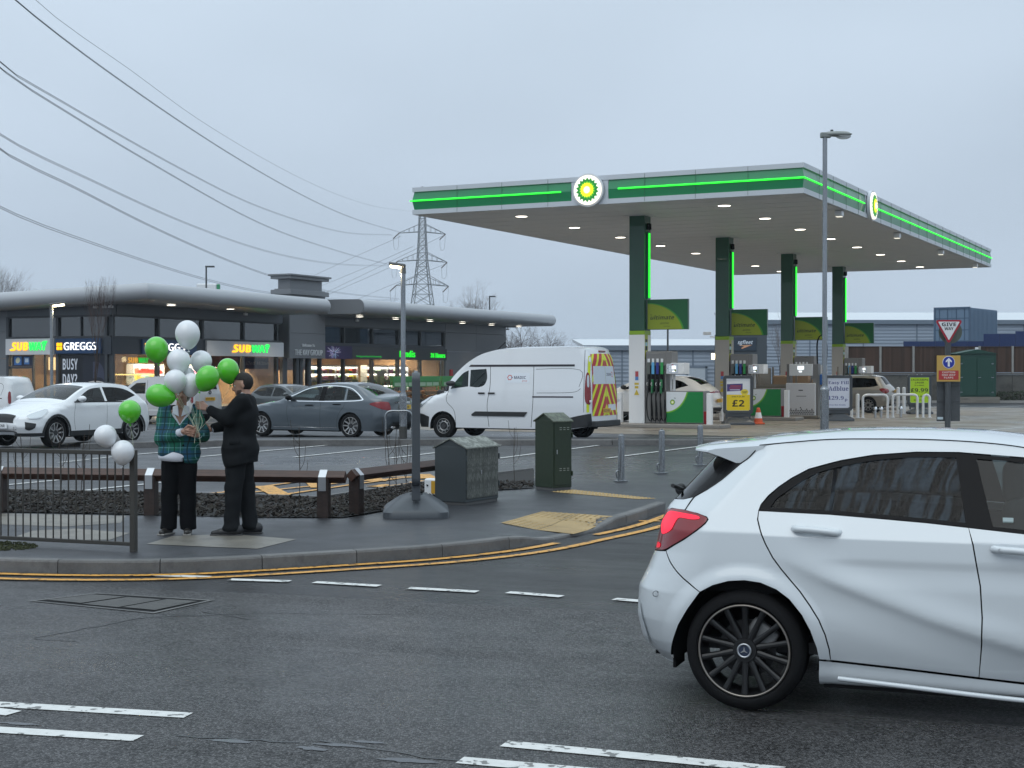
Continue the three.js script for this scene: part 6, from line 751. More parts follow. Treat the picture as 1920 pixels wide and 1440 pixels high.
{
  const s = crossover({ paint: paint(0.74, 0.755, 0.77), glassOf: [MAT.carGlass, MAT.darkGlass] }), f = gp(108, 839), r = [f[0] + SA * 2.65, f[1] - CA * 2.65], o = [r[0] - CA * 0.915, 0, r[1] - SA * 0.915];
  const v = makeVehicle('crossover_car', 'white crossover car with black cladding parked nose towards the railing', 'car', o, -(Math.PI / 2 + ALPHA), s);
  const lip = (x) => [...archPath(x, 0.345, 0.45, 0.28), ...archPath(x, 0.345, 0.392, 0.28).reverse()]; v.on('arch_cladding', lip(0), MAT.plastic, 0.012, true, 0); v.on('arch_cladding', lip(2.65), MAT.plastic, 0.012, true, 0); v.on('sill_cladding', [[0.42, 0.26, 1], [0.42, 0.38, 1], [2.25, 0.38, 1], [2.25, 0.26, 1]], MAT.plastic, 0.012, true, 1); v.on('front_cladding', [[3.02, 0.28, 1], [3.05, 0.36, 1], [3.9, 0.36, 1], [3.9, 0.28, 1]], MAT.plastic, 0.01, true, 1);
  v.on('headlamp', [[2.85, 0.9], [3.1, 0.86], [3.42, 0.76], [3.36, 0.68], [3.1, 0.72]], MAT.clearLens, 0.008); v.on('fog_lamp_recess', [[3.25, 0.58, 1], [3.5, 0.62, 1], [3.5, 0.46, 1], [3.4, 0.42], [3.28, 0.48]], MAT.plastic, 0.006, true, 2); v.onStrip('grille', 0.6, 0.74, [-0.85, 0.85], MAT.plastic, true); v.onStrip('lower_grille', 0.36, 0.46, [-0.98, 0.98], MAT.plastic, true); plate(v, 'RK22 XNR', '#e6e8ea', 3.6, 0.53, Math.PI / 2); v.on('tail_lamp', [[-0.62, 1.02], [-0.9, 1.02], [-1.05, 0.96], [-1.0, 0.9], [-0.75, 0.94]], MAT.redLens, 0.008);
  v.line([[0.94, 1.06], [0.96, 0.7], [0.98, 0.4]]); v.line([[2.02, 1.05], [2.1, 0.7], [2.05, 0.4]]); v.on('door_handle', [[1.1, 0.94], [1.1, 0.97], [1.3, 0.965], [1.3, 0.935]], s.paint, 0.025); mirror(v, 1.92, 1.08, 0.9, s.paint); mesh('roof_fin', extr([[0, 0], [0.16, 0], [0.02, 0.07]], 0.03).translate(0.1, 1.46, -0.015), s.paint, v.t); v.on('window_trim', [[2.05, 1.05, 1], [2.05, 1.075, 1], [0.3, 1.06, 1], [0.3, 1.035, 1]], MAT.blackGloss, 0.006, true, 1);
}
{
  const s = crossover({ paint: paint(0.72, 0.71, 0.69), glass: MAT.darkGlass }), v = makeVehicle('white_car', 'white sloping rear car filling up behind the nearest pump', 'car', L3(0.15, 0, -4.4), LEFT, s); v.t.scale.setScalar(1.1);
  v.on('tail_lamp', [[-0.35, 0.98], [-0.7, 1.0], [-1.1, 1.0], [-1.15, 0.9], [-0.85, 0.9]], MAT.redLens, 0.012); v.onStrip('rear_lamp_bar', 0.95, 0.99, [-0.95, 0.95], MAT.redLens, false); plate(v, 'LC70 EVJ', '#d8a52a', -0.97, 0.72, -Math.PI / 2); mirror(v, 1.92, 1.08, 0.9, MAT.plastic); v.on('sill_cladding', [[0.42, 0.26, 1], [0.42, 0.36, 1], [2.25, 0.36, 1], [2.25, 0.26, 1]], MAT.plastic, 0.012, true, 1); v.onStrip('rear_cladding', 0.36, 0.5, [-0.98, 0.98], MAT.plastic, false);
}
// silver estate at the far pump
{
  const s = crossover({ paint: paint(0.3, 0.28, 0.25, { metalness: 0.4 }), glass: MAT.darkGlass, rear: [[0.3, -0.82], [0.5, -0.92], [0.8, -0.92], [1.0, -0.88], [1.15, -0.78], [1.6, -0.5]], rr: [0.3, 0.35], top: [['F', 0.28], ['F', 0.6], ['F', 0.86], [3.02, 1.0], [2.5, 1.08], [2.3, 1.12], [1.85, 1.36], [1.45, 1.52], [1.0, 1.6], [0.3, 1.62], [-0.3, 1.58], [-0.5, 1.5], [-0.75, 1.2], ['R', 1.08], ['R', 0.8], ['R', 0.5], ['R', 0.34]], windows: [[[2.0, 1.12, 1], [1.68, 1.33], [1.35, 1.46], [0.98, 1.52, 1], [0.98, 1.1, 1]], [[0.9, 1.1, 1], [0.9, 1.525, 1], [0.3, 1.53], [-0.25, 1.5, 1], [-0.42, 1.2, 1], [-0.1, 1.13]]], screens: [[[2.26, 1.14], [1.48, 1.51], 0.92], [[-0.48, 1.52], [-0.74, 1.23], 0.84]] });
  const v = makeVehicle('estate_car', 'silver brown estate car refuelling behind the white hoops', 'car', L3(2.75, 0, -20.8), LEFT, s); v.on('tail_lamp', [[-0.5, 1.05], [-0.9, 1.05], [-0.98, 0.92], [-0.72, 0.86]], MAT.redLens, 0.01); plate(v, 'FN68 OXT', '#d8a52a', -1.02, 0.95, -Math.PI / 2); v.onStrip('rear_cladding', 0.36, 0.6, [-0.98, 0.98], MAT.plastic, false); mirror(v, 1.92, 1.12, 0.9, MAT.plastic); mesh('roof_rail', [tube([[-0.3, 1.58, 0.6], [0, 1.65, 0.58], [1.2, 1.63, 0.58], [1.4, 1.55, 0.6]], 0.02, 6), tube([[-0.3, 1.58, -0.6], [0, 1.65, -0.58], [1.2, 1.63, -0.58], [1.4, 1.55, -0.6]], 0.02, 6)], MAT.steel, v.t);
}
// small vans by the shop
const smallVan = (col) => ({ rear: [[0.3, -0.78], [0.5, -0.86], [1.0, -0.84], [1.4, -0.76], [1.65, -0.64]], front: [[0.25, 3.4], [0.5, 3.46], [0.75, 3.4], [0.9, 3.1], [1.1, 2.6], [1.6, 2.2]], rr: [0.18, 0.22], fr: [0.55, 0.5], W: shellW(0.86, 0.62, 0.95, 0.16, 0.04), mid: 1.3, bulge: [0.05, 0.04], sill: 0.27, wheels: [0, 2.6], arch: 0.35, wheel: { R: 0.3, rim: 0.19, n: 5, style: 'wide', dark: RIMDARK, bright: BRIGHT, closed: true }, paint: col, endTop: 1.55, top: [['F', 0.27], ['F', 0.6], ['F', 0.75], [2.95, 0.9], [2.5, 1.0], [2.1, 1.28], [1.75, 1.5], [1.4, 1.59], [0.6, 1.62], [-0.4, 1.61], [-0.55, 1.59], ['R', 1.5], ['R', 1.1], ['R', 0.6], ['R', 0.3]], windows: [[[2.2, 1.03, 1], [1.95, 1.24], [1.72, 1.4, 1], [1.3, 1.42, 1], [1.28, 1.03, 1]]], screens: [[[2.46, 1.03], [1.78, 1.49], 0.9]], seats: [[1.35, 0.35, 0.45], [1.35, -0.35, 0.45]], dash: 2.2, dashY: 1.0 });
{
  const s = smallVan(paint(0.55, 0.55, 0.56, { metalness: 0.15 })), c = gp(362, 795), o = off2(c, 0.86, -0.86), v = makeVehicle('small_van', 'pale silver van parked behind the white crossover and the balloons', 'van', o, LEFT, s);
  v.line([[1.22, 1.5], [1.2, 0.4]], 0.012); v.line([[0.1, 1.5], [0.08, 0.35]], 0.012); v.on('tail_lamp', [[-0.74, 0.75], [-0.72, 1.1], [-0.8, 1.1], [-0.84, 0.75]], MAT.redLens, 0.01, true, 2); v.on('sill_stripe', [[0.4, 0.44, 1], [0.4, 0.48, 1], [2.2, 0.48, 1], [2.2, 0.44, 1]], MAT.whiteMetal, 0.006, true, 1); mesh('badge', new THREE.CylinderGeometry(0.07, 0.07, 0.012, 20).rotateZ(Math.PI / 2).translate(-0.905, 1.08, 0), MAT.steel, v.t); mesh('badge_ring', new THREE.TorusGeometry(0.055, 0.012, 6, 20).rotateY(Math.PI / 2).translate(-0.915, 1.08, 0), MAT.black, v.t); v.onStrip('rear_bumper', 0.32, 0.5, [-0.98, 0.98], s.paint, false, 0.03); plate(v, 'KS17 RYO', '#d8a52a', -0.925, 0.85, -Math.PI / 2); mirror(v, 2.05, 1.05, 0.86, s.paint); v.onStrip('tailgate_window', 1.2, 1.46, [-0.8, 0.8], MAT.darkGlass, false, 0.008);
}
{
  const s = smallVan(paint(0.74, 0.75, 0.76)), c = gp(58, 800), o = off2(c, 1.2, -2.5), v = makeVehicle('small_van', 'white panel van cut off by the left edge of the picture', 'van', o, LEFT + 0.25, s);
  v.line([[0.75, 1.5], [0.73, 0.35]], 0.012); v.line([[-0.5, 0.9], [0.6, 0.88]], 0.03); v.on('tail_lamp', [[-0.74, 0.75], [-0.72, 1.1], [-0.8, 1.1], [-0.84, 0.75]], MAT.redLens, 0.01, true, 2); plate(v, 'YH21 ZPB', '#d8a52a', -0.925, 0.7, -Math.PI / 2); mirror(v, 2.05, 1.05, 0.86, s.paint); v.line([[-0.45, 1.0], [-0.45, 1.4], [0.6, 1.42]], 0.01);
}
// dark hatchback behind the saloon
{
  const s = crossover({ paint: paint(0.035, 0.045, 0.05, { metalness: 0.3 }), glass: MAT.carGlass }), c = gp(470, 795), v = makeVehicle('dark_hatchback', 'dark hatchback parked behind the man and the grey saloon', 'car', [c[0] + 0.6, 0, c[1] - 1.0], LEFT + 2.9, s); v.t.scale.setScalar(0.9); v.on('tail_lamp', [[-0.62, 1.02], [-0.9, 1.02], [-1.05, 0.96], [-1.0, 0.9], [-0.75, 0.94]], MAT.redLens, 0.008); v.on('headlamp', [[2.85, 0.9], [3.1, 0.86], [3.42, 0.76], [3.36, 0.68], [3.1, 0.72]], MAT.clearLens, 0.008); mirror(v, 1.92, 1.08, 0.9, s.paint); plate(v, 'EA15 TNK', '#e6e8ea', 3.6, 0.53, Math.PI / 2); v.onStrip('grille', 0.55, 0.7, [-0.6, 0.6], MAT.plastic, true);
}
// open-backed tipper with ladder rack
{
  const t = thing('flatbed_truck', 'flatbed truck with ladder rack and lettered side boards between the pumps', 'truck', L3(2.6, 0, -12.9), LEFT), body = std(0.2, 0.18, 0.15, 0.6), wood = std(0.16, 0.13, 0.1, 0.8);
  const tx = canvasTex(512, 64, (g, w, h) => { g.fillStyle = '#6b6459'; g.fillRect(0, 0, w, h); g.fillStyle = '#2b2926'; g.font = 'bold 46px sans-serif'; g.fillText('GARDEN SERVICES', 20, 50, 470); }), bm = new THREE.MeshStandardMaterial({ map: tx, roughness: 0.7 });
  mesh('bed', bx(-0.9, 2.4, 0.82, 0.94, -0.98, 0.98), wood, t); mesh('side_board', bx(-0.9, 2.4, 0.95, 1.22, -1.0, -0.96), bm, t); mesh('side_board', bx(-0.9, 2.4, 0.95, 1.22, 0.96, 1.0), bm, t); mesh('tail_board', bx(-0.94, -0.9, 0.9, 1.22, -0.98, 0.98), wood, t); mesh('head_board', bx(2.4, 2.45, 0.95, 1.95, -0.98, 0.98), body, t);
  for (const x of [-0.85, 0.8, 2.3]) for (const z of [-0.94, 0.94]) mesh('rack_post', bx(x - 0.03, x + 0.03, 1.22, 2.0, z - 0.03, z + 0.03), body, t); for (const z of [-0.94, 0.94]) mesh('rack_rail', bx(-0.9, 2.4, 1.22, 1.3, z - 0.025, z + 0.025), body, t); mesh('load', [rb(-0.4, 0.3, 0.95, 1.5, -0.6, 0.2, 0.05), rb(0.9, 1.9, 0.95, 1.65, -0.5, 0.6, 0.06), rb(0.4, 0.8, 0.95, 1.75, -0.7, -0.3, 0.03)], std(0.3, 0.2, 0.12, 0.8), t);
  mesh('cab', [rb(2.55, 4.1, 0.55, 1.25, -0.92, 0.92, 0.08), rb(2.55, 3.6, 1.2, 2.0, -0.88, 0.88, 0.12)], std(0.3, 0.31, 0.32, 0.4), t); mesh('chassis', bx(-0.8, 3.9, 0.5, 0.66, -0.4, 0.4), MAT.black, t); mesh('cab_window', rb(2.75, 3.45, 1.35, 1.85, -0.9, 0.9, 0.04), MAT.blackGloss, t);
  for (const x of [0.1, 3.4]) for (const z of [-0.9, 0.9]) wheel(t, x, z, z, { R: 0.34, rim: 0.2, n: 1, style: 'steel', dark: RIMDARK, bright: BRIGHT, closed: true }); mesh('tail_lamp', [rb(-0.97, -0.93, 0.7, 0.8, 0.6, 0.85, 0.01), rb(-0.97, -0.93, 0.7, 0.8, -0.85, -0.6, 0.01)], MAT.redLens, t);
}
// ---------- street furniture on the corner ----------
// pedestrian guard railing
{
  const E = gp(250, 1035, 0.106), dir = [-0.933, -0.36], turn = Math.atan2(0.36, -0.933), m = std(0.075, 0.07, 0.062, 0.5, { metalness: 0.3, map: rep(speck, 3), bumpMap: rep(grain, 4), bumpScale: 0.001 });
  const t = thing('guard_railing', 'dark steel pedestrian guard railing with upright bars at the kerb', 'railing', [E[0], paveH(...E), E[1]], Math.PI + Math.atan2(-0.36, 0.933) * -1 * -1);
  t.rotation.y = Math.atan2(0.36, -0.933);
  for (const x of [0, 2.0, 4.0]) mesh('post', rb(x - 0.028, x + 0.028, -0.05, 0.95, -0.028, 0.028, 0.006), m, t);
  for (const x0 of [0.028, 2.028]) { mesh('rail', rb(x0, x0 + 1.944, 0.9, 0.94, -0.02, 0.02, 0.005), m, t); mesh('rail', rb(x0, x0 + 1.944, 0.055, 0.09, -0.02, 0.02, 0.005), m, t); for (let i = 1; i < 22; i++) mesh('bar', bar([x0 + i * 0.0884, 0.09, 0], [x0 + i * 0.0884, 0.9, 0], 0.0075, 6), m, t); }
}
// low timber rail on posts with galvanised straps
{
  const woodTex = dataTex(256, (u, v) => { const k = fbm(u * 0.2, v * 6, 12, 4, 301), w = fbm(u, v, 10, 4, 303); const q = 0.55 + 0.5 * (k - 0.5) + 0.35 * (w - 0.5); return [q, q * 0.92, q * 0.9]; });
  MAT.timber = phys(0.105, 0.052, 0.036, 0.5, { map: rep(woodTex, 1.2, 4), bumpMap: rep(woodTex, 1.2, 4), bumpScale: 0.003 }); MAT.timberDark = phys(0.05, 0.03, 0.024, 0.6, { map: rep(woodTex, 4, 1.2), bumpMap: rep(woodTex, 4, 1.2), bumpScale: 0.003 });
  const t = thing('timber_knee_rail', 'low dark timber knee rail with silver straps along the planting bed', 'fence', [0, 0, 0]);
  const P = [[-310, 955], [0, 960], [283, 965], [607, 970], [668, 965], [848, 934]].map(([a, b]) => gp(a, b, 0.11));
  P.forEach((p, i) => { const q = P[Math.min(i + 1, P.length - 1)], o = P[Math.max(0, i - 1)], a = i < 4 ? Math.atan2(-(P[3][1] - P[1][1]), P[3][0] - P[1][0]) : Math.atan2(-(P[5][1] - P[4][1]), P[5][0] - P[4][0]); mesh('post', uvm(rb(-0.066, 0.066, -0.05, 0.46, -0.066, 0.066, 0.006), 1).rotateY(a).translate(p[0], 0.1, p[1]), MAT.timberDark, t); });
  const rail = (A, B, e0, e1) => { const d = [B[0] - A[0], B[1] - A[1]], l = Math.hypot(...d), g = uvm(rb(-e0, l + e1, -0.052, 0.052, -0.052, 0.052, 0.005), 1).rotateX(Math.PI / 4).rotateY(Math.atan2(-d[1], d[0])); return g.translate(A[0], 0.575, A[1]); };
  mesh('rail', rail(P[0], P[1], 0.5, 0), MAT.timber, t); mesh('rail', rail(P[1], P[2], 0, -0.003), MAT.timber, t); mesh('rail', rail(P[2], P[3], 0, 0.26), MAT.timber, t); mesh('rail', rail(P[4], P[5], 0.12, 0.05), MAT.timber, t);
  [1, 2, 3, 4].forEach((i) => { const a = i < 4 ? Math.atan2(-(P[3][1] - P[1][1]), P[3][0] - P[1][0]) : Math.atan2(-(P[5][1] - P[4][1]), P[5][0] - P[4][0]), s = [bx(-0.045, 0.045, -0.056, 0.056, 0.053, 0.057).rotateX(-Math.PI / 4), bx(-0.045, 0.045, 0.053, 0.057, -0.056, 0.056).rotateX(Math.PI / 4).rotateX(0)]; const top = [bx(-0.045, 0.045, -0.002, 0.002, -0.058, 0.058).rotateX(Math.PI / 4).translate(0, 0.039, 0.039), bx(-0.045, 0.045, -0.002, 0.002, -0.058, 0.058).rotateX(-Math.PI / 4).translate(0, 0.039, -0.039), bx(-0.045, 0.045, -0.16, 0.0, 0.072, 0.077)]; mesh('strap', merge(top.map((g) => g.toNonIndexed())).rotateY(a).translate(P[i][0], 0.577, P[i][1]), MAT.steel, t); });
}
// roadside cabinets
function cabinet(name, label, corner, f, w, d, eave, ridge, m, doors, roofM, doorM = m) {
  const t = thing(name, label, 'cabinet', [corner[0], paveH(...corner) - 0.005, corner[1]], Math.atan2(-f[1], f[0]));
  mesh('plinth', bx(0.01, w - 0.01, 0, 0.05, -d + 0.01, -0.01), std(0.09, 0.09, 0.09, 0.8), t); mesh('body', rb(0, w, 0.04, eave, -d, 0, 0.008), m, t); mesh('gable', prism([[[0.003, eave - 0.002, -0.002], [0.003, eave - 0.002, -d + 0.002], [0.003, ridge - 0.012, -d / 2]], [[w - 0.003, eave - 0.002, -0.002], [w - 0.003, eave - 0.002, -d + 0.002], [w - 0.003, ridge - 0.012, -d / 2]]]), m, t);
  const sl = (z0, y0, z1, y1) => prism([-0.015, w + 0.015].map((x) => [[x, y0, z0], [x, y1, z1], [x, y1 + 0.016, z1], [x, y0 + 0.016, z0]])); mesh('roof', [sl(0.025, eave - 0.03, -d / 2, ridge - 0.004), sl(-d - 0.025, eave - 0.03, -d / 2, ridge - 0.0045)], roofM, t);
  const dw = (w - 0.05) / doors; for (let i = 0; i < doors; i++) { const dd = mesh('door', rb(0.02 + i * (dw + 0.008), 0.02 + i * (dw + 0.008) + dw, 0.08, eave - 0.03, 0.001, 0.012, 0.004), doorM, t); if (doors === 1 || i === 0) mesh('lock', cyl(i ? 0 : (doors > 1 ? dw * 0.93 : 0.06), eave * 0.52, eave * 0.58, 0.018, 0.008), MAT.steel, dd); for (const y of [0.2, eave * 0.75]) mesh('hinge', rb(doors > 1 ? (i ? w - 0.01 : -0.004) : w - 0.008, doors > 1 ? (i ? w + 0.006 : 0.012) : w + 0.01, y, y + 0.07, 0.0, 0.02, 0.003), m, dd); if (doors === 1) for (const y of [0.28, eave - 0.14]) for (let k = 0; k < 3; k++) for (const q of [0, 0.028]) mesh('vent_slot', bx(0.11 + k * 0.07, 0.15 + k * 0.07, y + q, y + q + 0.008, 0.013, 0.015), std(0.3, 0.32, 0.28, 0.6), dd); }
  return t;
}
{
  const st = dataTex(256, (u, v) => { const a = fbm(u * 2, v * 1.2, 10, 5, 401), b = fbm(u, v, 40, 3, 403), c = fbm(u, v, 4, 3, 405); const k = 0.5 + 0.7 * sstep(0.42, 0.72, a) * (0.3 + b) + 0.4 * (c - 0.5); return [k * 0.98, k, k * 0.95]; });
  const greyBody = phys(0.045, 0.055, 0.06, 0.55), grey = phys(0.13, 0.135, 0.125, 0.6, { map: rep(st, 1, 1.6) }), roofG = phys(0.26, 0.27, 0.25, 0.6, { map: rep(st, 1, 2) }), green = phys(0.022, 0.04, 0.018, 0.5, { map: rep(speck, 2), clearcoat: 0.1 }), roofN = phys(0.12, 0.14, 0.1, 0.5, { map: rep(st, 2) });
  cabinet('utility_cabinet', 'weathered grey double door utility cabinet at the end of the timber rail', gp(873, 948, 0.106), [0.493, -0.87], 0.82, 0.46, 0.74, 0.84, greyBody, 2, roofG, grey);
  cabinet('utility_cabinet', 'tall narrow dark green utility cabinet with vent slots by the tactile paving', gp(1037, 920, 0.106), [0.78, -0.626], 0.35, 0.4, 1.0, 1.09, green, 1, roofN);
}
// folding galvanised bollards
[[1165, 902, 'galvanised folding bollard nearest the green cabinet, leftmost of three'], [1241, 887, 'galvanised folding bollard in the middle of three'], [1313, 872, 'galvanised folding bollard just above the white car spoiler']].forEach(([a, b, label]) => {
  const [x, z] = gp(a, b), t = thing('bollard', label, 'bollard', [x, 0, z], 0.4, 'folding bollards'); mesh('shaft', lathe([[0.055, 0.01], [0.055, 0.745], [0.03, 0.76], [0, 0.765]], 14), MAT.galv, t); mesh('lock_lug', rb(-0.015, 0.015, 0.755, 0.78, -0.015, 0.015, 0.005), MAT.galv, t); mesh('base_plate', rb(-0.12, 0.09, -0.008, 0.012, -0.07, 0.07, 0.004), MAT.galv, t); mesh('hinge_loop', tube([[-0.05, 0.01, 0], [-0.09, 0.1, 0], [-0.085, 0.16, 0], [-0.055, 0.17, 0], [-0.04, 0.08, 0]], 0.012, 6), MAT.galv, t);
});
// street lamps
const lampGlow = glow(1, 0.86, 0.55, 14);
function streetLamp(label, [x, z], H, y0, arm, lit, lower, r0, r1) {
  const t = thing('street_lamp', label, 'street lamp', [x, y0, z]); mesh('column', [cyl(0, 0, lower, 0, r0, r0, 16), lathe([[r0, lower], [r0 * 1.02, lower + 0.03], [r1, lower + 0.12], [r1, H]], 16)], MAT.galv, t);
  mesh('access_door', rb(-0.04, 0.04, 0.5, 0.95, r0 - 0.006, r0 + 0.004, 0.006), MAT.galv, t); if (lit) mesh('base_band', cyl(0, 0.0, 0.3, 0, r0 + 0.004, r0 + 0.004, 16), std(0.05, 0.05, 0.045, 0.6), t);
  const s = Math.sign(arm), w = Math.abs(arm);
  if (lit) { const h = mesh('lamp_head', [rb(s > 0 ? -0.06 : -w, s > 0 ? w : 0.06, -0.02, 0.06, -0.11, 0.11, 0.03).rotateZ(s * 0.13).translate(0, H, 0), cyl(0, H - 0.18, H + 0.02, 0, r1 * 1.25, r1, 12)], std(0.12, 0.12, 0.12, 0.5), t); mesh('lamp_lens', rb(s > 0 ? 0.05 : -w + 0.03, s > 0 ? w - 0.03 : -0.05, -0.07, -0.005, -0.09, 0.09, 0.03).rotateZ(s * 0.13).translate(0, H, 0), lampGlow, h); const l = new THREE.PointLight(new THREE.Color(1, 0.84, 0.55), 1.4); l.position.set(s * w * 0.5, H - 0.22, 0); l.castShadow = true; t.add(l); }
  else { const h = mesh('lamp_head', lathe([[0, 0], [0.13, 0.03], [0.16, 0.08], [0.11, 0.14], [0, 0.16]], 20).scale(w / 0.32, 1, 0.9).translate(w * 0.5 - 0.06, H - 0.06, 0), std(0.26, 0.28, 0.27, 0.5), t); mesh('spigot', rb(-0.12, 0.16, H - 0.08, H + 0.06, -0.08, 0.08, 0.03), std(0.22, 0.24, 0.23, 0.5), h); mesh('lamp_bowl', new THREE.SphereGeometry(0.16, 20, 10, 0, 6.3, Math.PI / 2, Math.PI / 2).scale(1.25, 0.55, 0.9).translate(w * 0.62, H - 0.03, 0), phys(0.7, 0.72, 0.72, 0.15, { transmission: 0.5, thickness: 0 }), h); mesh('photocell', cyl(0.18, H + 0.06, H + 0.13, 0, 0.04), MAT.greyPost, h); }
  return t;
}
{
  const a = gp(756, 822, 0.12); streetLamp('lit street lamp on the kerbed island behind the grey saloon', a, 4.32, 0.12, -0.36, true, 1.05, 0.095, 0.06);
  const zc = -38.6; streetLamp('tall unlit street lamp in front of the fuel canopy', [(1546 - 960) / FOC * 38.6, zc], 7.85, 0.12, 0.78, false, 1.2, 0.115, 0.062);
  const zb = -50; streetLamp('lit street lamp in front of the bakery end wall', [(97 - 960) / FOC * 50, zb], 4.05, 0, 0.45, true, 0.9, 0.08, 0.055);
  // hoop guard by the lamp
  const h = gp(724, 822, 0.12), t = thing('hoop_guard', 'galvanised hoop guard around the foot of the lit street lamp', 'hoop barrier', [h[0], 0.12, h[1] + 0.15], 0); mesh('tube', tube([[0, 0, 0], [0, 0.4, 0], [0, 0.58, 0], [0.05, 0.66, 0], [0.13, 0.69, 0], [0.33, 0.69, 0], [0.53, 0.69, 0], [0.61, 0.66, 0], [0.66, 0.58, 0], [0.66, 0.4, 0], [0.66, 0, 0]], 0.026, 10, 50), MAT.galv, t); mesh('foot', [cyl(0, -0.01, 0.012, 0, 0.05), cyl(0.66, -0.01, 0.012, 0, 0.05)], MAT.galv, t);
}
// give way sign with plates on one post
{
  const Z = 41.6, x = (1777 - 960) / FOC * Z, t = thing('road_sign', 'give way triangle over an amber plate with blue arrow on a grey post', 'sign', [x, 0, -Z]);
  mesh('post', cyl(0, 0, 3.2, 0, 0.08, 0.08, 16), MAT.greyPost, t);
  const tri = (r, y, z, m, nm, b = 0.05) => { const p = []; for (const a of [Math.PI / 6, Math.PI * 5 / 6, Math.PI * 1.5]) for (let i = -2; i <= 2; i++) { const cx = (r - b * 2) * Math.cos(a), cy = (r - b * 2) * Math.sin(a), q = a + i * 0.5; p.push([cx + b * Math.cos(q), cy + b * Math.sin(q)]); } return mesh(nm, extr(p, 0.008).translate(0, y, z), m, t); };
  const cy = 3.02; tri(0.455, cy, 0.09, std(0.36, 0.012, 0.03, 0.4), 'red_border'); tri(0.35, cy + 0.005, 0.0985, std(0.72, 0.73, 0.74, 0.4), 'white_face', 0.012); const bk = std(0.02, 0.022, 0.03, 0.4);
  mesh('lettering', textGeo('GIVE', 0.1, 0.003, 0.4).translate(-0.2, cy + 0.055, 0.1075), bk, t); mesh('lettering', textGeo('WAY', 0.08, 0.003, 0.25).translate(-0.125, cy - 0.055, 0.1075), bk, t);
  mesh('disc_back', new THREE.CylinderGeometry(0.33, 0.33, 0.012, 32).rotateX(Math.PI / 2).translate(0.1, cy - 0.1, -0.1), std(0.1, 0.12, 0.1, 0.6), t);
  mesh('amber_plate', rb(-0.335, 0.325, 1.52, 2.25, 0.085, 0.1, 0.005), std(0.5, 0.31, 0.07, 0.45), t); mesh('white_rim', new THREE.CylinderGeometry(0.175, 0.175, 0.006, 32).rotateX(Math.PI / 2).translate(-0.005, 2.06, 0.103), std(0.7, 0.7, 0.7, 0.4), t); mesh('blue_disc', new THREE.CylinderGeometry(0.16, 0.16, 0.006, 32).rotateX(Math.PI / 2).translate(-0.005, 2.06, 0.107), std(0.012, 0.03, 0.3, 0.4), t); mesh('arrow', extr([[-0.028, -0.12], [0.028, -0.12], [0.028, 0.03], [0.085, -0.005], [0.085, 0.04], [0, 0.125], [-0.085, 0.04], [-0.085, -0.005], [-0.028, 0.03]], 0.003).translate(-0.005, 2.06, 0.111), std(0.75, 0.75, 0.78, 0.4), t);
  mesh('red_plate', rb(-0.285, 0.275, 1.57, 1.83, 0.101, 0.106, 0.002), std(0.4, 0.03, 0.03, 0.4), t); const wl = std(0.62, 0.55, 0.5, 0.5); ['CAUTION', 'ONE WAY', 'FLAPS'].forEach((s, i) => mesh('lettering', textGeo(s, 0.05, 0.002, [0.36, 0.38, 0.26][i]).translate(-0.005 - [0.18, 0.19, 0.13][i], 1.755 - i * 0.075, 0.107), wl, t));
  mesh('grey_backing', rb(-0.28, 0.38, 0.4, 1.51, -0.12, -0.1, 0.01), MAT.greyPost, t); mesh('rib', [rb(-0.28, 0.38, 0.95, 0.98, -0.1, -0.085, 0.004), rb(-0.28, 0.38, 1.4, 1.43, -0.1, -0.085, 0.004)], MAT.greyPost, t); mesh('sticker', bx(-0.26, -0.1, 0.45, 0.52, -0.099, -0.097), std(0.5, 0.6, 0.65, 0.5), t);
}
// white marker box with amber label behind the cabinet
{
  const [x, z] = gp(812, 930, 0.1), t = thing('marker_box', 'small white housing with amber label behind the grey cabinet', 'marker', [x, 0.1, z], -0.5); mesh('housing', rb(-0.1, 0.1, 0, 0.24, -0.08, 0.08, 0.03), MAT.whiteMetal, t); mesh('label', bx(0.02, 0.09, 0.04, 0.21, 0.081, 0.084), std(0.55, 0.3, 0.02, 0.5), t); mesh('lock', cyl(-0.04, 0.14, 0.16, 0.083, 0.012), MAT.black, t);
}
// thin saplings planted in the bed
{
  const r = rng(21), bark = std(0.05, 0.038, 0.03, 0.9);
  [[40, 950], [112, 950], [150, 950], [728, 950], [746, 946], [765, 942], [965, 905], [560, 962]].forEach(([px, py], i) => {
    const [x, z] = gp(px, py, 0.11), t = thing('sapling', `bare twiggy sapling in the bed, ${['first from the railing end', 'second from the railing end', 'third from the railing end', 'left of the edge on sign', 'just left of the edge on sign', 'half behind the edge on sign', 'between the two cabinets', 'near the strapped rail corner'][i]}`, 'sapling', [x, 0.1, z], r() * 6, 'saplings in the bed'); const h = 0.75 + 0.35 * r(), lean = 0.3 * (r() - 0.3);
    mesh('stem', tube([[0, 0, 0], [lean * 0.3, h * 0.4, 0.02], [lean * 0.5, h * 0.75, 0], [lean, h, -0.02]], 0.005, 5), bark, t); const g = []; for (let k = 0; k < 4; k++) { const y = h * (0.35 + 0.15 * k), a = r() * 6.3; g.push(tube([[lean * y / h, y, 0], [lean * y / h + 0.08 * Math.cos(a), y + 0.1, 0.08 * Math.sin(a)], [lean * y / h + 0.11 * Math.cos(a), y + 0.26 + 0.1 * r(), 0.11 * Math.sin(a)]], 0.003, 4)); } mesh('twigs', g, bark, t).userData.kind = 'stuff';
  });
}
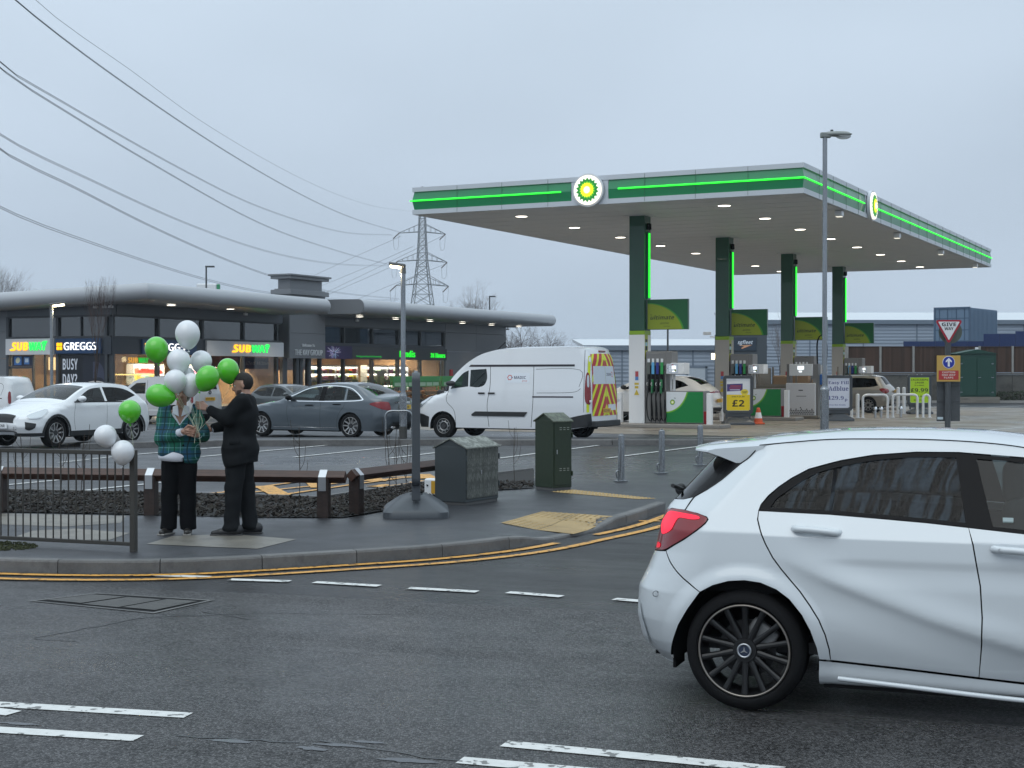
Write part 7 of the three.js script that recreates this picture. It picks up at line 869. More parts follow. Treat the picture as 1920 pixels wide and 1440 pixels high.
// ---------- people and balloons ----------
// body surfaces: smooth union of tapered limbs and ellipsoids, meshed on a grid
const cone = (a, b, ra, rb) => ({ a, b, ra, rb }), ball = (c, r) => ({ c, r: Array.isArray(r) ? r : [r, r, r] });
function sdfOf(parts, k) {
  return (x, y, z) => { let d = 1e9; for (const p of parts) { let e; if (p.c) { const X = (x - p.c[0]) / p.r[0], Y = (y - p.c[1]) / p.r[1], Zz = (z - p.c[2]) / p.r[2], n = Math.sqrt(X * X + Y * Y + Zz * Zz), m = Math.sqrt(X * X / (p.r[0] * p.r[0]) + Y * Y / (p.r[1] * p.r[1]) + Zz * Zz / (p.r[2] * p.r[2])) || 1; e = n * (n - 1) / m; } else { const ax = p.b[0] - p.a[0], ay = p.b[1] - p.a[1], az = p.b[2] - p.a[2], qx = x - p.a[0], qy = y - p.a[1], qz = z - p.a[2], t = clamp((qx * ax + qy * ay + qz * az) / (ax * ax + ay * ay + az * az || 1)); e = Math.hypot(qx - ax * t, qy - ay * t, qz - az * t) - lerp(p.ra, p.rb, t); } const h = Math.max(k - Math.abs(d - e), 0) / k; d = Math.min(d, e) - h * h * k * 0.25; } return d; };
}
function nets(f, lo, hi, c) {
  const n = [0, 1, 2].map((i) => Math.ceil((hi[i] - lo[i]) / c) + 1), id = (i, j, k) => (k * n[1] + j) * n[0] + i, v = new Float32Array(n[0] * n[1] * n[2]);
  for (let k = 0; k < n[2]; k++) for (let j = 0; j < n[1]; j++) for (let i = 0; i < n[0]; i++) v[id(i, j, k)] = f(lo[0] + i * c, lo[1] + j * c, lo[2] + k * c);
  const vid = new Int32Array(v.length).fill(-1), pos = [], nor = [], idx = [];
  for (let k = 0; k + 1 < n[2]; k++) for (let j = 0; j + 1 < n[1]; j++) for (let i = 0; i + 1 < n[0]; i++) {
    let s = 0, X = 0, Y = 0, Z = 0; const g = (a, b, d) => v[id(i + a, j + b, k + d)];
    for (const [a, b] of NE) { const p = g(...a), q = g(...b); if (p < 0 !== q < 0) { const t = p / (p - q); X += lerp(a[0], b[0], t); Y += lerp(a[1], b[1], t); Z += lerp(a[2], b[2], t); s++; } }
    if (!s) continue; vid[id(i, j, k)] = pos.length / 3; const px = lo[0] + (i + X / s) * c, py = lo[1] + (j + Y / s) * c, pz = lo[2] + (k + Z / s) * c, e = c * 0.6; pos.push(px, py, pz); const N = V(f(px + e, py, pz) - f(px - e, py, pz), f(px, py + e, pz) - f(px, py - e, pz), f(px, py, pz + e) - f(px, py, pz - e)).normalize(); nor.push(N.x, N.y, N.z);
  }
  for (let k = 1; k + 1 < n[2]; k++) for (let j = 1; j + 1 < n[1]; j++) for (let i = 1; i + 1 < n[0]; i++) { const p = v[id(i, j, k)] < 0; for (const [d, q] of [[[1, 0, 0], [[0, 0, 0], [0, -1, 0], [0, -1, -1], [0, 0, -1]]], [[0, 1, 0], [[0, 0, 0], [0, 0, -1], [-1, 0, -1], [-1, 0, 0]]], [[0, 0, 1], [[0, 0, 0], [-1, 0, 0], [-1, -1, 0], [0, -1, 0]]]]) { if (p === v[id(i + d[0], j + d[1], k + d[2])] < 0) continue; const c4 = q.map((o) => vid[id(i + o[0], j + o[1], k + o[2])]); if (c4.some((x) => x < 0)) continue; if (p) idx.push(c4[0], c4[1], c4[2], c4[0], c4[2], c4[3]); else idx.push(c4[0], c4[2], c4[1], c4[0], c4[3], c4[2]); } }
  const g = new THREE.BufferGeometry(); g.setAttribute('position', new THREE.Float32BufferAttribute(pos, 3)); g.setAttribute('normal', new THREE.Float32BufferAttribute(nor, 3)); g.setAttribute('uv', new THREE.Float32BufferAttribute(pos.flatMap((_, i) => (i % 3 === 2 ? [] : i % 3 === 0 ? [pos[i] + 0.35 * pos[i + 2]] : [pos[i]])), 2)); g.setIndex(idx); return g;
}
const NE = []; for (let a = 0; a < 8; a++) for (const m of [1, 2, 4]) if (!(a & m)) { const b = a | m; NE.push([[a & 1, a >> 1 & 1, a >> 2 & 1], [b & 1, b >> 1 & 1, b >> 2 & 1]]); }
const crease = (a, sy) => (x, y, z) => a * (Math.sin(y * sy + 7 * x + 2.5 * Math.sin(11 * z + 6 * x)) + 0.7 * Math.sin(y * sy * 1.7 - 13 * x + 9 * z));
function solid(parts, k, c, cut, wr) { const lo = [1e9, 1e9, 1e9], hi = [-1e9, -1e9, -1e9]; for (const p of parts) for (let i = 0; i < 3; i++) { if (p.c) { lo[i] = Math.min(lo[i], p.c[i] - p.r[i]); hi[i] = Math.max(hi[i], p.c[i] + p.r[i]); } else { lo[i] = Math.min(lo[i], p.a[i] - p.ra, p.b[i] - p.rb); hi[i] = Math.max(hi[i], p.a[i] + p.ra, p.b[i] + p.rb); } } const s0 = sdfOf(parts, k), s = wr ? (x, y, z) => s0(x, y, z) + wr(x, y, z) : s0, f = cut ? (x, y, z) => Math.max(s(x, y, z), cut(x, y, z)) : s; return nets(f, lo.map((q) => q - 3 * c), hi.map((q) => q + 3 * c), c); }
// a hand: palm, four fingers of three bones and a thumb; d = pointing direction, n = palm side, s = thumb side
function handParts(w, d, n, s, curl) {
  const D = V(...d).normalize(), N = V(...n).normalize(), S = V(...s).normalize(), W = V(...w), at = (a, b, c) => W.clone().addScaledVector(D, a).addScaledVector(N, b).addScaledVector(S, c).toArray(), out = [];
  for (let i = 0; i < 4; i++) { const c = 0.033 - i * 0.021, l = [0.042, 0.047, 0.043, 0.034][i]; out.push(cone(at(0.005, 0, c * 0.6), at(0.085 - Math.abs(i - 1) * 0.004, 0, c), 0.014, 0.0115)); let p = [0.085 - Math.abs(i - 1) * 0.004, 0], a = 0; for (let j = 0; j < 3; j++) { a += curl * [0.9, 1.1, 0.8][j]; const q = [p[0] + Math.cos(a) * l * [1, 0.7, 0.55][j], p[1] + Math.sin(a) * l * [1, 0.7, 0.55][j]]; out.push(cone(at(p[0], p[1], c), at(q[0], q[1], c), 0.0098 - j * 0.0008, 0.009 - j * 0.0009)); p = q; } }
  out.push(cone(at(0.02, 0.008, 0.03), at(0.05, 0.02, 0.056), 0.014, 0.011), cone(at(0.05, 0.02, 0.056), at(0.078, 0.036, 0.05), 0.011, 0.0095), cone(at(0.078, 0.036, 0.05), at(0.098, 0.044, 0.036), 0.0095, 0.008)); return out;
}
// a head looking along +x: skull, jaw, nose, lips, ears, eye sockets
function headParts(c, k = 1) { const P = (x, y, z) => [c[0] + x * k, c[1] + y * k, c[2] + z * k]; return [ball(P(-0.012, 0.03, 0), [0.094 * k, 0.09 * k, 0.074 * k]), ball(P(0.03, -0.03, 0), [0.062 * k, 0.078 * k, 0.056 * k]), cone(P(0.05, -0.09, 0), P(0.01, -0.075, 0), 0.026 * k, 0.045 * k), cone(P(0.085, 0.015, 0), P(0.108, -0.022, 0), 0.008 * k, 0.0135 * k), ball(P(0.098, -0.026, 0.008), 0.0085 * k), ball(P(0.098, -0.026, -0.008), 0.0085 * k), cone(P(0.082, -0.057, 0.016), P(0.082, -0.057, -0.016), 0.0085 * k, 0.0085 * k), cone(P(0.08, -0.068, 0.013), P(0.08, -0.068, -0.013), 0.0085 * k, 0.0085 * k), cone(P(0.078, 0.03, 0.03), P(0.084, 0.027, 0.005), 0.011 * k, 0.01 * k), cone(P(0.078, 0.03, -0.03), P(0.084, 0.027, -0.005), 0.011 * k, 0.01 * k), ball(P(-0.012, -0.004, 0.075), [0.018 * k, 0.031 * k, 0.009 * k]), ball(P(-0.012, -0.004, -0.075), [0.018 * k, 0.031 * k, 0.009 * k])]; }
const placeAt = (px, Z, y) => [(px - 960) / FOC * Z, y, -Z];
const turnY = (g, a, c) => g.translate(-c[0], -c[1], -c[2]).rotateY(a).translate(...c);
const skinA = phys(0.42, 0.245, 0.18, 0.5), skinB = phys(0.4, 0.23, 0.165, 0.5);
const PZ = 15.25, G0 = 0.102;
// man in a dark suit, turned left, both hands out to the balloons
{
  const o = placeAt(447, PZ, G0), t = thing('person', 'person in a dark suit and white shirt reaching out to the balloon strings', 'person', o, 0);
  const suit = phys(0.013, 0.0145, 0.0165, 0.85, { specularIntensity: 0.25, bumpMap: rep(grain, 9), bumpScale: 0.001 }), hc = [0.045, 1.545, 0];
  // joints: x < 0 is ahead of him, z > 0 is the side nearest the camera
  const shL = [0.07, 1.385, 0.175], elL = [-0.09, 1.21, 0.2], wrL = [-0.29, 1.31, 0.13], shR = [0.05, 1.385, -0.16], elR = [-0.07, 1.15, -0.16], wrR = [-0.3, 1.09, -0.06];
  const skin = [...headParts([0, 0, 0]).map((p) => p)], H = (p) => { const f = (q) => [hc[0] - q[0] * 0.97 - q[1] * 0.22, hc[1] + q[1] * 0.97 - q[0] * 0.22, hc[2] + q[2]]; return p.c ? { c: f(p.c), r: p.r } : { a: f(p.a), b: f(p.b), ra: p.ra, rb: p.rb }; };
  const head = headParts([0, 0, 0]).map(H), neck = cone([0.085, 1.38, 0], [0.062, 1.5, 0], 0.062, 0.054);
  const core = [neck, ball([0.06, 1.22, 0], [0.12, 0.2, 0.17]), ball([0.03, 0.95, 0], [0.13, 0.14, 0.16]), cone(shL, elL, 0.045, 0.038), cone(elL, wrL, 0.036, 0.026), cone(shR, elR, 0.045, 0.038), cone(elR, wrR, 0.036, 0.026), cone([0.02, 0.9, 0.09], [-0.02, 0.5, 0.1], 0.075, 0.05), cone([-0.02, 0.5, 0.1], [-0.05, 0.1, 0.1], 0.048, 0.035), cone([0.03, 0.9, -0.09], [0.07, 0.5, -0.09], 0.075, 0.05), cone([0.07, 0.5, -0.09], [0.105, 0.1, -0.09], 0.048, 0.035)];
  mesh('body', [solid(core, 0.04, 0.014), solid([...head, neck], 0.018, 0.0055), solid([cone(elL, wrL, 0.034, 0.025), ...handParts(wrL, [-0.85, 0.3, 0.1], [0, -0.35, -0.9], [-0.1, 0.9, -0.2], 0.55)], 0.008, 0.0045), solid([cone(elR, wrR, 0.034, 0.025), ...handParts(wrR, [-0.9, -0.1, 0.25], [-0.1, 0.3, 0.9], [-0.1, 0.95, 0], 0.6)], 0.008, 0.0045)], skinA, t);
  // jacket: torso, skirts, sleeves, collar
  mesh('jacket', solid([ball([0.055, 1.24, 0], [0.15, 0.2, 0.205]), cone([0.06, 1.37, 0.13], [0.06, 1.37, -0.13], 0.07, 0.07), cone([0.02, 1.12, 0], [0.0, 0.86, 0], 0.165, 0.17), cone([0.0, 0.9, 0.09], [0.0, 0.76, 0.095], 0.15, 0.135), cone([0.0, 0.9, -0.09], [0.01, 0.76, -0.095], 0.15, 0.135), cone([0.09, 0.9, 0], [0.085, 0.75, 0], 0.12, 0.115), cone(shL, elL, 0.082, 0.07), cone(elL, [lerp(elL[0], wrL[0], 0.82), lerp(elL[1], wrL[1], 0.82), lerp(elL[2], wrL[2], 0.82)], 0.069, 0.05), cone(shR, elR, 0.082, 0.07), cone(elR, [lerp(elR[0], wrR[0], 0.82), lerp(elR[1], wrR[1], 0.82), lerp(elR[2], wrR[2], 0.82)], 0.069, 0.05), cone([0.11, 1.4, 0.05], [0.11, 1.4, -0.05], 0.05, 0.05)], 0.05, 0.0125, (x, y, z) => Math.max(0.725 + 0.03 * Math.sin(x * 9) - y, 0.03 - Math.hypot(x - 0.062, (y - 1.5) * 0.7, z) + 0.03), crease(0.0032, 30)), suit, t);
  mesh('pocket_flap', rb(-0.02, 0.1, 0, 0.03, -0.006, 0.006, 0.003).rotateZ(0.1).translate(-0.03, 0.95, 0.245), suit, t);
  mesh('shirt_cuff', [bar([lerp(elL[0], wrL[0], 0.8), lerp(elL[1], wrL[1], 0.8), lerp(elL[2], wrL[2], 0.8)], [lerp(elL[0], wrL[0], 0.96), lerp(elL[1], wrL[1], 0.96), lerp(elL[2], wrL[2], 0.96)], 0.041, 14, 0.038)], std(0.6, 0.63, 0.7, 0.7), t); mesh('shirt_cuff', [bar([lerp(elR[0], wrR[0], 0.8), lerp(elR[1], wrR[1], 0.8), lerp(elR[2], wrR[2], 0.8)], [lerp(elR[0], wrR[0], 0.96), lerp(elR[1], wrR[1], 0.96), lerp(elR[2], wrR[2], 0.96)], 0.041, 14, 0.038)], std(0.6, 0.63, 0.7, 0.7), t);
  mesh('shirt_collar', new THREE.CylinderGeometry(0.066, 0.078, 0.05, 24, 1, true).rotateZ(-0.28).translate(0.072, 1.437, 0), Object.assign(std(0.68, 0.7, 0.74, 0.7), { side: THREE.DoubleSide }), t);
  mesh('trousers', solid([ball([0.01, 0.86, 0], [0.155, 0.13, 0.19]), cone([0.0, 0.86, 0.085], [-0.03, 0.5, 0.1], 0.115, 0.088), cone([-0.03, 0.5, 0.1], [-0.055, 0.09, 0.1], 0.086, 0.078), cone([0.02, 0.86, -0.085], [0.06, 0.5, -0.09], 0.115, 0.088), cone([0.06, 0.5, -0.09], [0.105, 0.09, -0.09], 0.086, 0.078), ball([-0.07, 0.08, 0.1], [0.085, 0.035, 0.075]), ball([0.095, 0.08, -0.09], [0.085, 0.035, 0.075])], 0.035, 0.0125, (x, y) => 0.05 - y, crease(0.0035, 24)), suit, t);
  const shoe = (x, z) => solid([cone([x + 0.05, 0.045, z], [x - 0.12, 0.035, z], 0.047, 0.038), cone([x - 0.12, 0.035, z], [x - 0.2, 0.028, z], 0.04, 0.028), ball([x + 0.04, 0.075, z], [0.06, 0.05, 0.045])], 0.03, 0.009, (a, y) => 0.004 - y); for (const [x, z] of [[-0.04, 0.1], [0.13, -0.09]]) { const s = mesh('shoe', shoe(x, z), std(0.012, 0.012, 0.014, 0.4), t); mesh('sole', rb(x - 0.23, x + 0.1, 0, 0.022, z - 0.045, z + 0.045, 0.01), std(0.03, 0.03, 0.032, 0.6), s); }
  const cut = (x, y, z) => { const fx = -(x - hc[0]), fy = y - hc[1]; return Math.max(fx * 0.9 - fy * 0.75 - 0.035, -(fy + 0.055) - 0.02 + fx * 0.2, fx > -0.02 && fy < 0.055 ? 0.02 : -1); };
  mesh('hair', solid(headParts([0, 0, 0]).slice(0, 1).map(H).map((p) => ({ c: p.c, r: p.r.map((q) => q + 0.011) })), 0.02, 0.006, cut), std(0.014, 0.011, 0.01, 0.7, { bumpMap: rep(grain, 14), bumpScale: 0.003 }), t);
  mesh('beard', solid(headParts([0, 0, 0]).slice(1, 3).map(H).map((p) => (p.c ? { c: p.c, r: p.r.map((q) => q + 0.004) } : { ...p, ra: p.ra + 0.004, rb: p.rb + 0.004 })), 0.02, 0.006, (x, y, z) => { const fx = -(x - hc[0]), fy = y - hc[1]; return Math.max(fy + 0.042 + fx * 0.2, -0.01 - fy * 0 - fx - 0.02, fx - 0.062 + (fy + 0.09) * 0.3); }), std(0.1, 0.062, 0.048, 0.8), t);
  for (const s of [1, -1]) { const e = H({ c: [0.074, 0.012, 0.03 * s], r: [0.011, 0.011, 0.011] }).c; const w = mesh('eye', new THREE.SphereGeometry(0.0115, 12, 8).translate(...e), std(0.6, 0.6, 0.6, 0.3), t); const q = H({ c: [0.083, 0.012, 0.032 * s], r: [1, 1, 1] }).c; mesh('iris', new THREE.SphereGeometry(0.006, 10, 8).translate(...q), std(0.03, 0.02, 0.015, 0.3), w); const b = H({ a: [0.08, 0.035, 0.042 * s], b: [0.088, 0.034, 0.016 * s], ra: 1, rb: 1 }); mesh('eyebrow', bar(b.a, b.b, 0.005, 6), std(0.015, 0.012, 0.01, 0.8), t); }
}
// woman in a green checked jacket facing the camera, strings held in both hands
{
  const o = placeAt(336, PZ + 0.05, G0), t = thing('person', 'person in a green checked jacket and black trousers holding the balloon strings', 'person', o, 0);
  const plaid = canvasTex(512, 512, (g, w, h) => { g.fillStyle = '#12584e'; g.fillRect(0, 0, w, h); const r = rng(17); g.globalAlpha = 0.5; for (let i = 0; i < 4; i++) { g.fillStyle = ['#147052', '#1d4a78', '#147052', '#1a456c'][i]; g.fillRect(i * 128, 0, 70, h); g.fillRect(0, i * 128, w, 70); } g.globalAlpha = 0.75; g.fillStyle = '#84b4b8'; for (let i = 0; i < 4; i++) { g.fillRect(i * 128 + 96, 0, 5, h); g.fillRect(0, i * 128 + 96, w, 5); } g.fillStyle = '#082520'; for (let i = 0; i < 4; i++) { g.fillRect(i * 128 + 30, 0, 12, h); g.fillRect(0, i * 128 + 30, w, 12); } });
  plaid.wrapS = plaid.wrapT = THREE.RepeatWrapping; plaid.repeat.set(2.0, 2.0);
  const jm = new THREE.MeshStandardMaterial({ map: plaid, roughness: 0.8, bumpMap: rep(grain, 8), bumpScale: 0.001 }), white = std(0.68, 0.7, 0.76, 0.7), black = phys(0.006, 0.0065, 0.008, 0.9, { specularIntensity: 0.25 });
  const hc = [0.03, 1.455, 0.02], yaw = -Math.PI / 2 + 0.25, H = (p) => { const f = (q) => [hc[0] + q[0] * Math.cos(yaw) + q[2] * Math.sin(yaw), hc[1] + q[1], hc[2] - q[0] * Math.sin(yaw) + q[2] * Math.cos(yaw)]; return p.c ? { c: f(p.c), r: [Math.abs(Math.cos(yaw)) > 0.5 ? p.r[0] : p.r[2], p.r[1], Math.abs(Math.cos(yaw)) > 0.5 ? p.r[2] : p.r[0]] } : { a: f(p.a), b: f(p.b), ra: p.ra, rb: p.rb }; };
  const shR = [-0.15, 1.28, 0], elR = [-0.17, 1.0, 0.06], wrR = [0.1, 1.075, 0.24], shL = [0.165, 1.28, 0], elL = [0.255, 1.03, 0.0], wrL = [0.235, 1.04, 0.19];
  const neck = cone([0.02, 1.27, -0.005], [0.028, 1.4, 0.01], 0.055, 0.05), core = [neck, ball([0.0, 1.14, 0], [0.15, 0.17, 0.1]), ball([0, 0.9, 0], [0.15, 0.12, 0.11]), cone(shR, elR, 0.04, 0.034), cone(elR, wrR, 0.033, 0.024), cone(shL, elL, 0.04, 0.034), cone(elL, wrL, 0.033, 0.024), cone([-0.08, 0.86, 0], [-0.1, 0.46, 0], 0.07, 0.048), cone([-0.1, 0.46, 0], [-0.105, 0.08, 0], 0.046, 0.034), cone([0.08, 0.86, 0], [0.085, 0.46, 0], 0.07, 0.048), cone([0.085, 0.46, 0], [0.09, 0.08, 0], 0.046, 0.034)];
  mesh('body', [solid(core, 0.04, 0.014), solid([...headParts([0, 0, 0], 0.95).map(H), neck], 0.018, 0.006), solid([cone(elR, wrR, 0.03, 0.024), ...handParts(wrR, [0.95, 0.05, 0.1], [0.2, 0.1, 0.9], [-0.05, 0.98, 0], 0.75)], 0.008, 0.0045), solid([cone(elL, wrL, 0.03, 0.024), ...handParts(wrL, [-0.45, 0.25, 0.85], [-0.8, 0.1, -0.4], [0.1, 0.95, 0], 0.8)], 0.008, 0.0045)], skinB, t);
  const k = (a, b, q) => [lerp(a[0], b[0], q), lerp(a[1], b[1], q), lerp(a[2], b[2], q)];
  mesh('jacket', solid([ball([0.005, 1.13, 0], [0.195, 0.2, 0.135]), cone([-0.12, 1.275, 0], [0.13, 1.275, 0], 0.062, 0.062), cone([0, 1.05, 0], [0.01, 0.86, 0], 0.15, 0.155), ball([-0.1, 0.86, 0], [0.12, 0.12, 0.14]), ball([0.11, 0.85, 0], [0.12, 0.14, 0.14]), cone(shR, elR, 0.074, 0.066), cone(elR, k(elR, wrR, 0.68), 0.066, 0.053), cone(shL, elL, 0.074, 0.066), cone(elL, k(elL, wrL, 0.75), 0.066, 0.053)], 0.045, 0.0125, (x, y, z) => { const front = z > 0.02 ? 1 : 0; const open = front * Math.max(0.115 * sstep(1.1, 1.3, y) - 0.004 - Math.abs(x - 0.03), 0.03 * sstep(0.86, 0.78, y) - 0.004 - Math.abs(x - 0.045)); return Math.max((x > 0.045 ? 0.735 : 0.79 - 0.12 * (x + 0.1)) + 0.008 * Math.sin(x * 22) - y, open); }, crease(0.0028, 28)), jm, t);
  mesh('shirt', solid([ball([0.01, 1.1, 0], [0.165, 0.21, 0.122]), cone([0.0, 1.02, 0], [0.0, 0.84, 0], 0.142, 0.148), ball([-0.03, 0.81, 0.005], [0.185, 0.08, 0.152])], 0.04, 0.0125, (x, y, z) => Math.max(0.757 - y + 0.06 * Math.abs(x), x > 0.06 ? 0.8 - y : -1, z > 0 ? 0.075 * sstep(1.12, 1.3, y) - Math.abs(x - 0.03) : y - 1.24)), white, t);
  for (const s of [-1, 1]) mesh('shirt_collar', extr(s > 0 ? [[0, 0], [0.075, 0.03], [0.085, 0.1], [0.035, 0.115]] : [[-0.035, 0.115], [-0.085, 0.1], [-0.075, 0.03], [0, 0]], 0.008, 0.002).rotateX(-0.3).rotateY(s * 0.35).translate(0.032 + s * 0.012, 1.225, 0.105), Object.assign(white.clone(), { side: THREE.DoubleSide }), t);
  mesh('shirt_cuff', bar(k(elR, wrR, 0.66), k(elR, wrR, 0.95), 0.043, 14, 0.04), white, t); mesh('shirt_cuff', bar(k(elL, wrL, 0.74), k(elL, wrL, 0.95), 0.043, 14, 0.04), white, t);
  mesh('trousers', solid([ball([0, 0.83, 0], [0.185, 0.13, 0.135]), cone([-0.08, 0.84, 0], [-0.1, 0.46, 0], 0.105, 0.085), cone([-0.1, 0.46, 0], [-0.11, 0.07, 0], 0.084, 0.083), cone([0.085, 0.84, 0], [0.085, 0.46, 0], 0.105, 0.085), cone([0.085, 0.46, 0], [0.09, 0.07, 0], 0.084, 0.083)], 0.025, 0.0125, (x, y) => 0.052 - y, crease(0.003, 22)), black, t);
  for (const [x, a] of [[-0.115, -0.3], [0.085, 0.15]]) { const s = mesh('shoe', turnY(solid([cone([x, 0.045, 0.0], [x, 0.032, 0.13], 0.042, 0.032), ball([x, 0.06, -0.02], [0.045, 0.045, 0.06])], 0.025, 0.009, (p, y) => 0.004 - y), a, [x, 0, 0]), std(0.03, 0.027, 0.025, 0.35), t); mesh('sole', turnY(rb(x - 0.042, x + 0.042, 0, 0.02, -0.07, 0.16, 0.009), a, [x, 0, 0]), std(0.25, 0.24, 0.22, 0.6), s); }
  mesh('hair', solid([ball([hc[0], hc[1] + 0.035, hc[2] - 0.012], [0.086, 0.098, 0.105]), ball([hc[0], hc[1] - 0.02, hc[2] - 0.05], [0.082, 0.075, 0.06])], 0.03, 0.007, (x, y, z) => Math.max((z - hc[2]) - 0.035 - Math.max(0, y - hc[1] - 0.05) * 0.8, hc[1] - 0.085 - y)), std(0.03, 0.012, 0.012, 0.6), t);
  for (const s of [1, -1]) { const e = H({ c: [0.07, 0.011, 0.029 * s], r: [1, 1, 1] }).c; mesh('eye', new THREE.SphereGeometry(0.011, 12, 8).translate(...e), std(0.5, 0.5, 0.5, 0.3), t); }
  mesh('necklace', new THREE.TorusGeometry(0.06, 0.003, 5, 30).rotateX(1.25).translate(0.028, 1.29, 0.005), std(0.35, 0.22, 0.1, 0.4, { metalness: 0.6 }), t); mesh('button', new THREE.CylinderGeometry(0.01, 0.01, 0.006, 12).rotateX(Math.PI / 2).translate(0.075, 0.93, 0.155), MAT.black, t);
}
// balloons: [pixel x, pixel y of centre, width, height in pixels, tilt, colour, label, distance shift]
{
  const prof = []; for (let i = 0; i <= 26; i++) { const a = i / 26 * Math.PI, r = Math.sin(a) * (1 + 0.0 * Math.cos(a)), y = Math.cos(a); prof.push([Math.max(0.0, r * (y < 0 ? 1 - 0.16 * y * y : 1)), y < 0 ? y * (1.16 + 0.02 * Math.abs(y)) : y]); } prof[26][0] = 0.04;
  const gW = phys(0.72, 0.73, 0.75, 0.28, { clearcoat: 0.6, clearcoatRoughness: 0.12, transmission: 0.0 }), gG = phys(0.09, 0.52, 0.02, 0.25, { clearcoat: 0.7, clearcoatRoughness: 0.1 });
  const geo = lathe(prof, 36), knot = [new THREE.ConeGeometry(0.11, 0.17, 14).translate(0, -1.24, 0), new THREE.TorusGeometry(0.075, 0.03, 6, 14).rotateX(Math.PI / 2).translate(0, -1.33, 0)];
  const kg = merge(knot), ribbon = std(0.55, 0.6, 0.45, 0.5), grip = V(...placeAt(371, PZ - 0.2, 0)).setY(1.18), pole = V(gp(248, 1035, 0.1)[0], 1.0, gp(248, 1035, 0.1)[1]);
  const B = [[352, 628, 46, 55, 0.06, 0, 'white balloon at the very top of the bunch', 0], [294, 656, 44, 50, 0.12, 1, 'green balloon high on the outer left of the bunch', 0.05], [335, 678, 44, 48, 0, 0, 'white balloon directly below the topmost one', -0.12], [377, 678, 40, 42, -0.2, 0, 'white balloon right of centre above the tilted green one', 0.12], [329, 715, 42, 45, 0.2, 0, 'white balloon covering the face, left of the pair', -0.26], [350, 708, 30, 40, -0.1, 0, 'white balloon squeezed behind the pair over the face', 0.02], [358, 722, 36, 46, -0.05, 0, 'white balloon right of the pair over the chin', -0.16], [388, 710, 44, 52, -0.5, 1, 'green balloon tilted right in the middle of the bunch', -0.3], [428, 696, 41, 49, 0.15, 1, "green balloon in front of the suited person's forehead", 0.0], [301, 742, 44, 56, 1.35, 1, 'green balloon lying sideways over the checked shoulder', -0.28], [243, 772, 42, 45, 0.05, 1, 'green balloon tied above the railing post', 9], [198, 818, 42, 43, 0.5, 0, 'white balloon on the left of the railing post', 9], [230, 849, 43, 47, -0.05, 0, 'white balloon in front of the railing post top', 9]];
  B.forEach(([px, py, w, h, tilt, green, label, dz]) => {
    const rail = dz === 9, Z = (rail ? -pole.z - (py > 800 ? 0.12 : 0) : PZ) + (rail ? 0 : dz), k = Z / FOC, t = thing('balloon', label, 'balloon', [(px - 960) * k, EYE + (HZ - py) * k, -Z], 0, rail ? 'balloons on the railing' : 'balloons in the bunch');
    const sx = w / 2 * k, sy = h / 2.16 * k, q = new THREE.Matrix4().makeRotationZ(tilt).multiply(new THREE.Matrix4().makeScale(sx, sy, sx)).multiply(new THREE.Matrix4().makeTranslation(0, 0.08, 0));
    mesh('skin', geo.clone().applyMatrix4(q), green ? gG : gW, t); mesh('knot', kg.clone().applyMatrix4(q), green ? gG : gW, t);
    const e = V(0, -1.33, 0).applyMatrix4(q), to = (rail ? pole : grip).clone().sub(t.position), mid = e.clone().lerp(to, 0.5).add(V(0.02, -0.03, 0.02)); mesh('ribbon', tube([e, mid, to], 0.0015, 4, 16), ribbon, t);
  });
  const tails = thing('ribbon_bunch', 'pale ribbons gathered in the hands below the balloons', 'ribbon', [grip.x, 0, grip.z]); for (const i of [-1, 1]) mesh('ribbon', tube([[0, 1.2, 0], [0.02 * i, 1.14, 0.03], [0.03 * i, 1.06, 0.03]], 0.0026, 4, 12), ribbon, tails); for (const s of [-1, 1]) mesh('ribbon', tube([[0, 1.16, 0.02], [s * 0.05, 1.27, 0.03], [s * 0.02, 1.36, 0.0]], 0.0026, 4, 16), ribbon, tails);
}
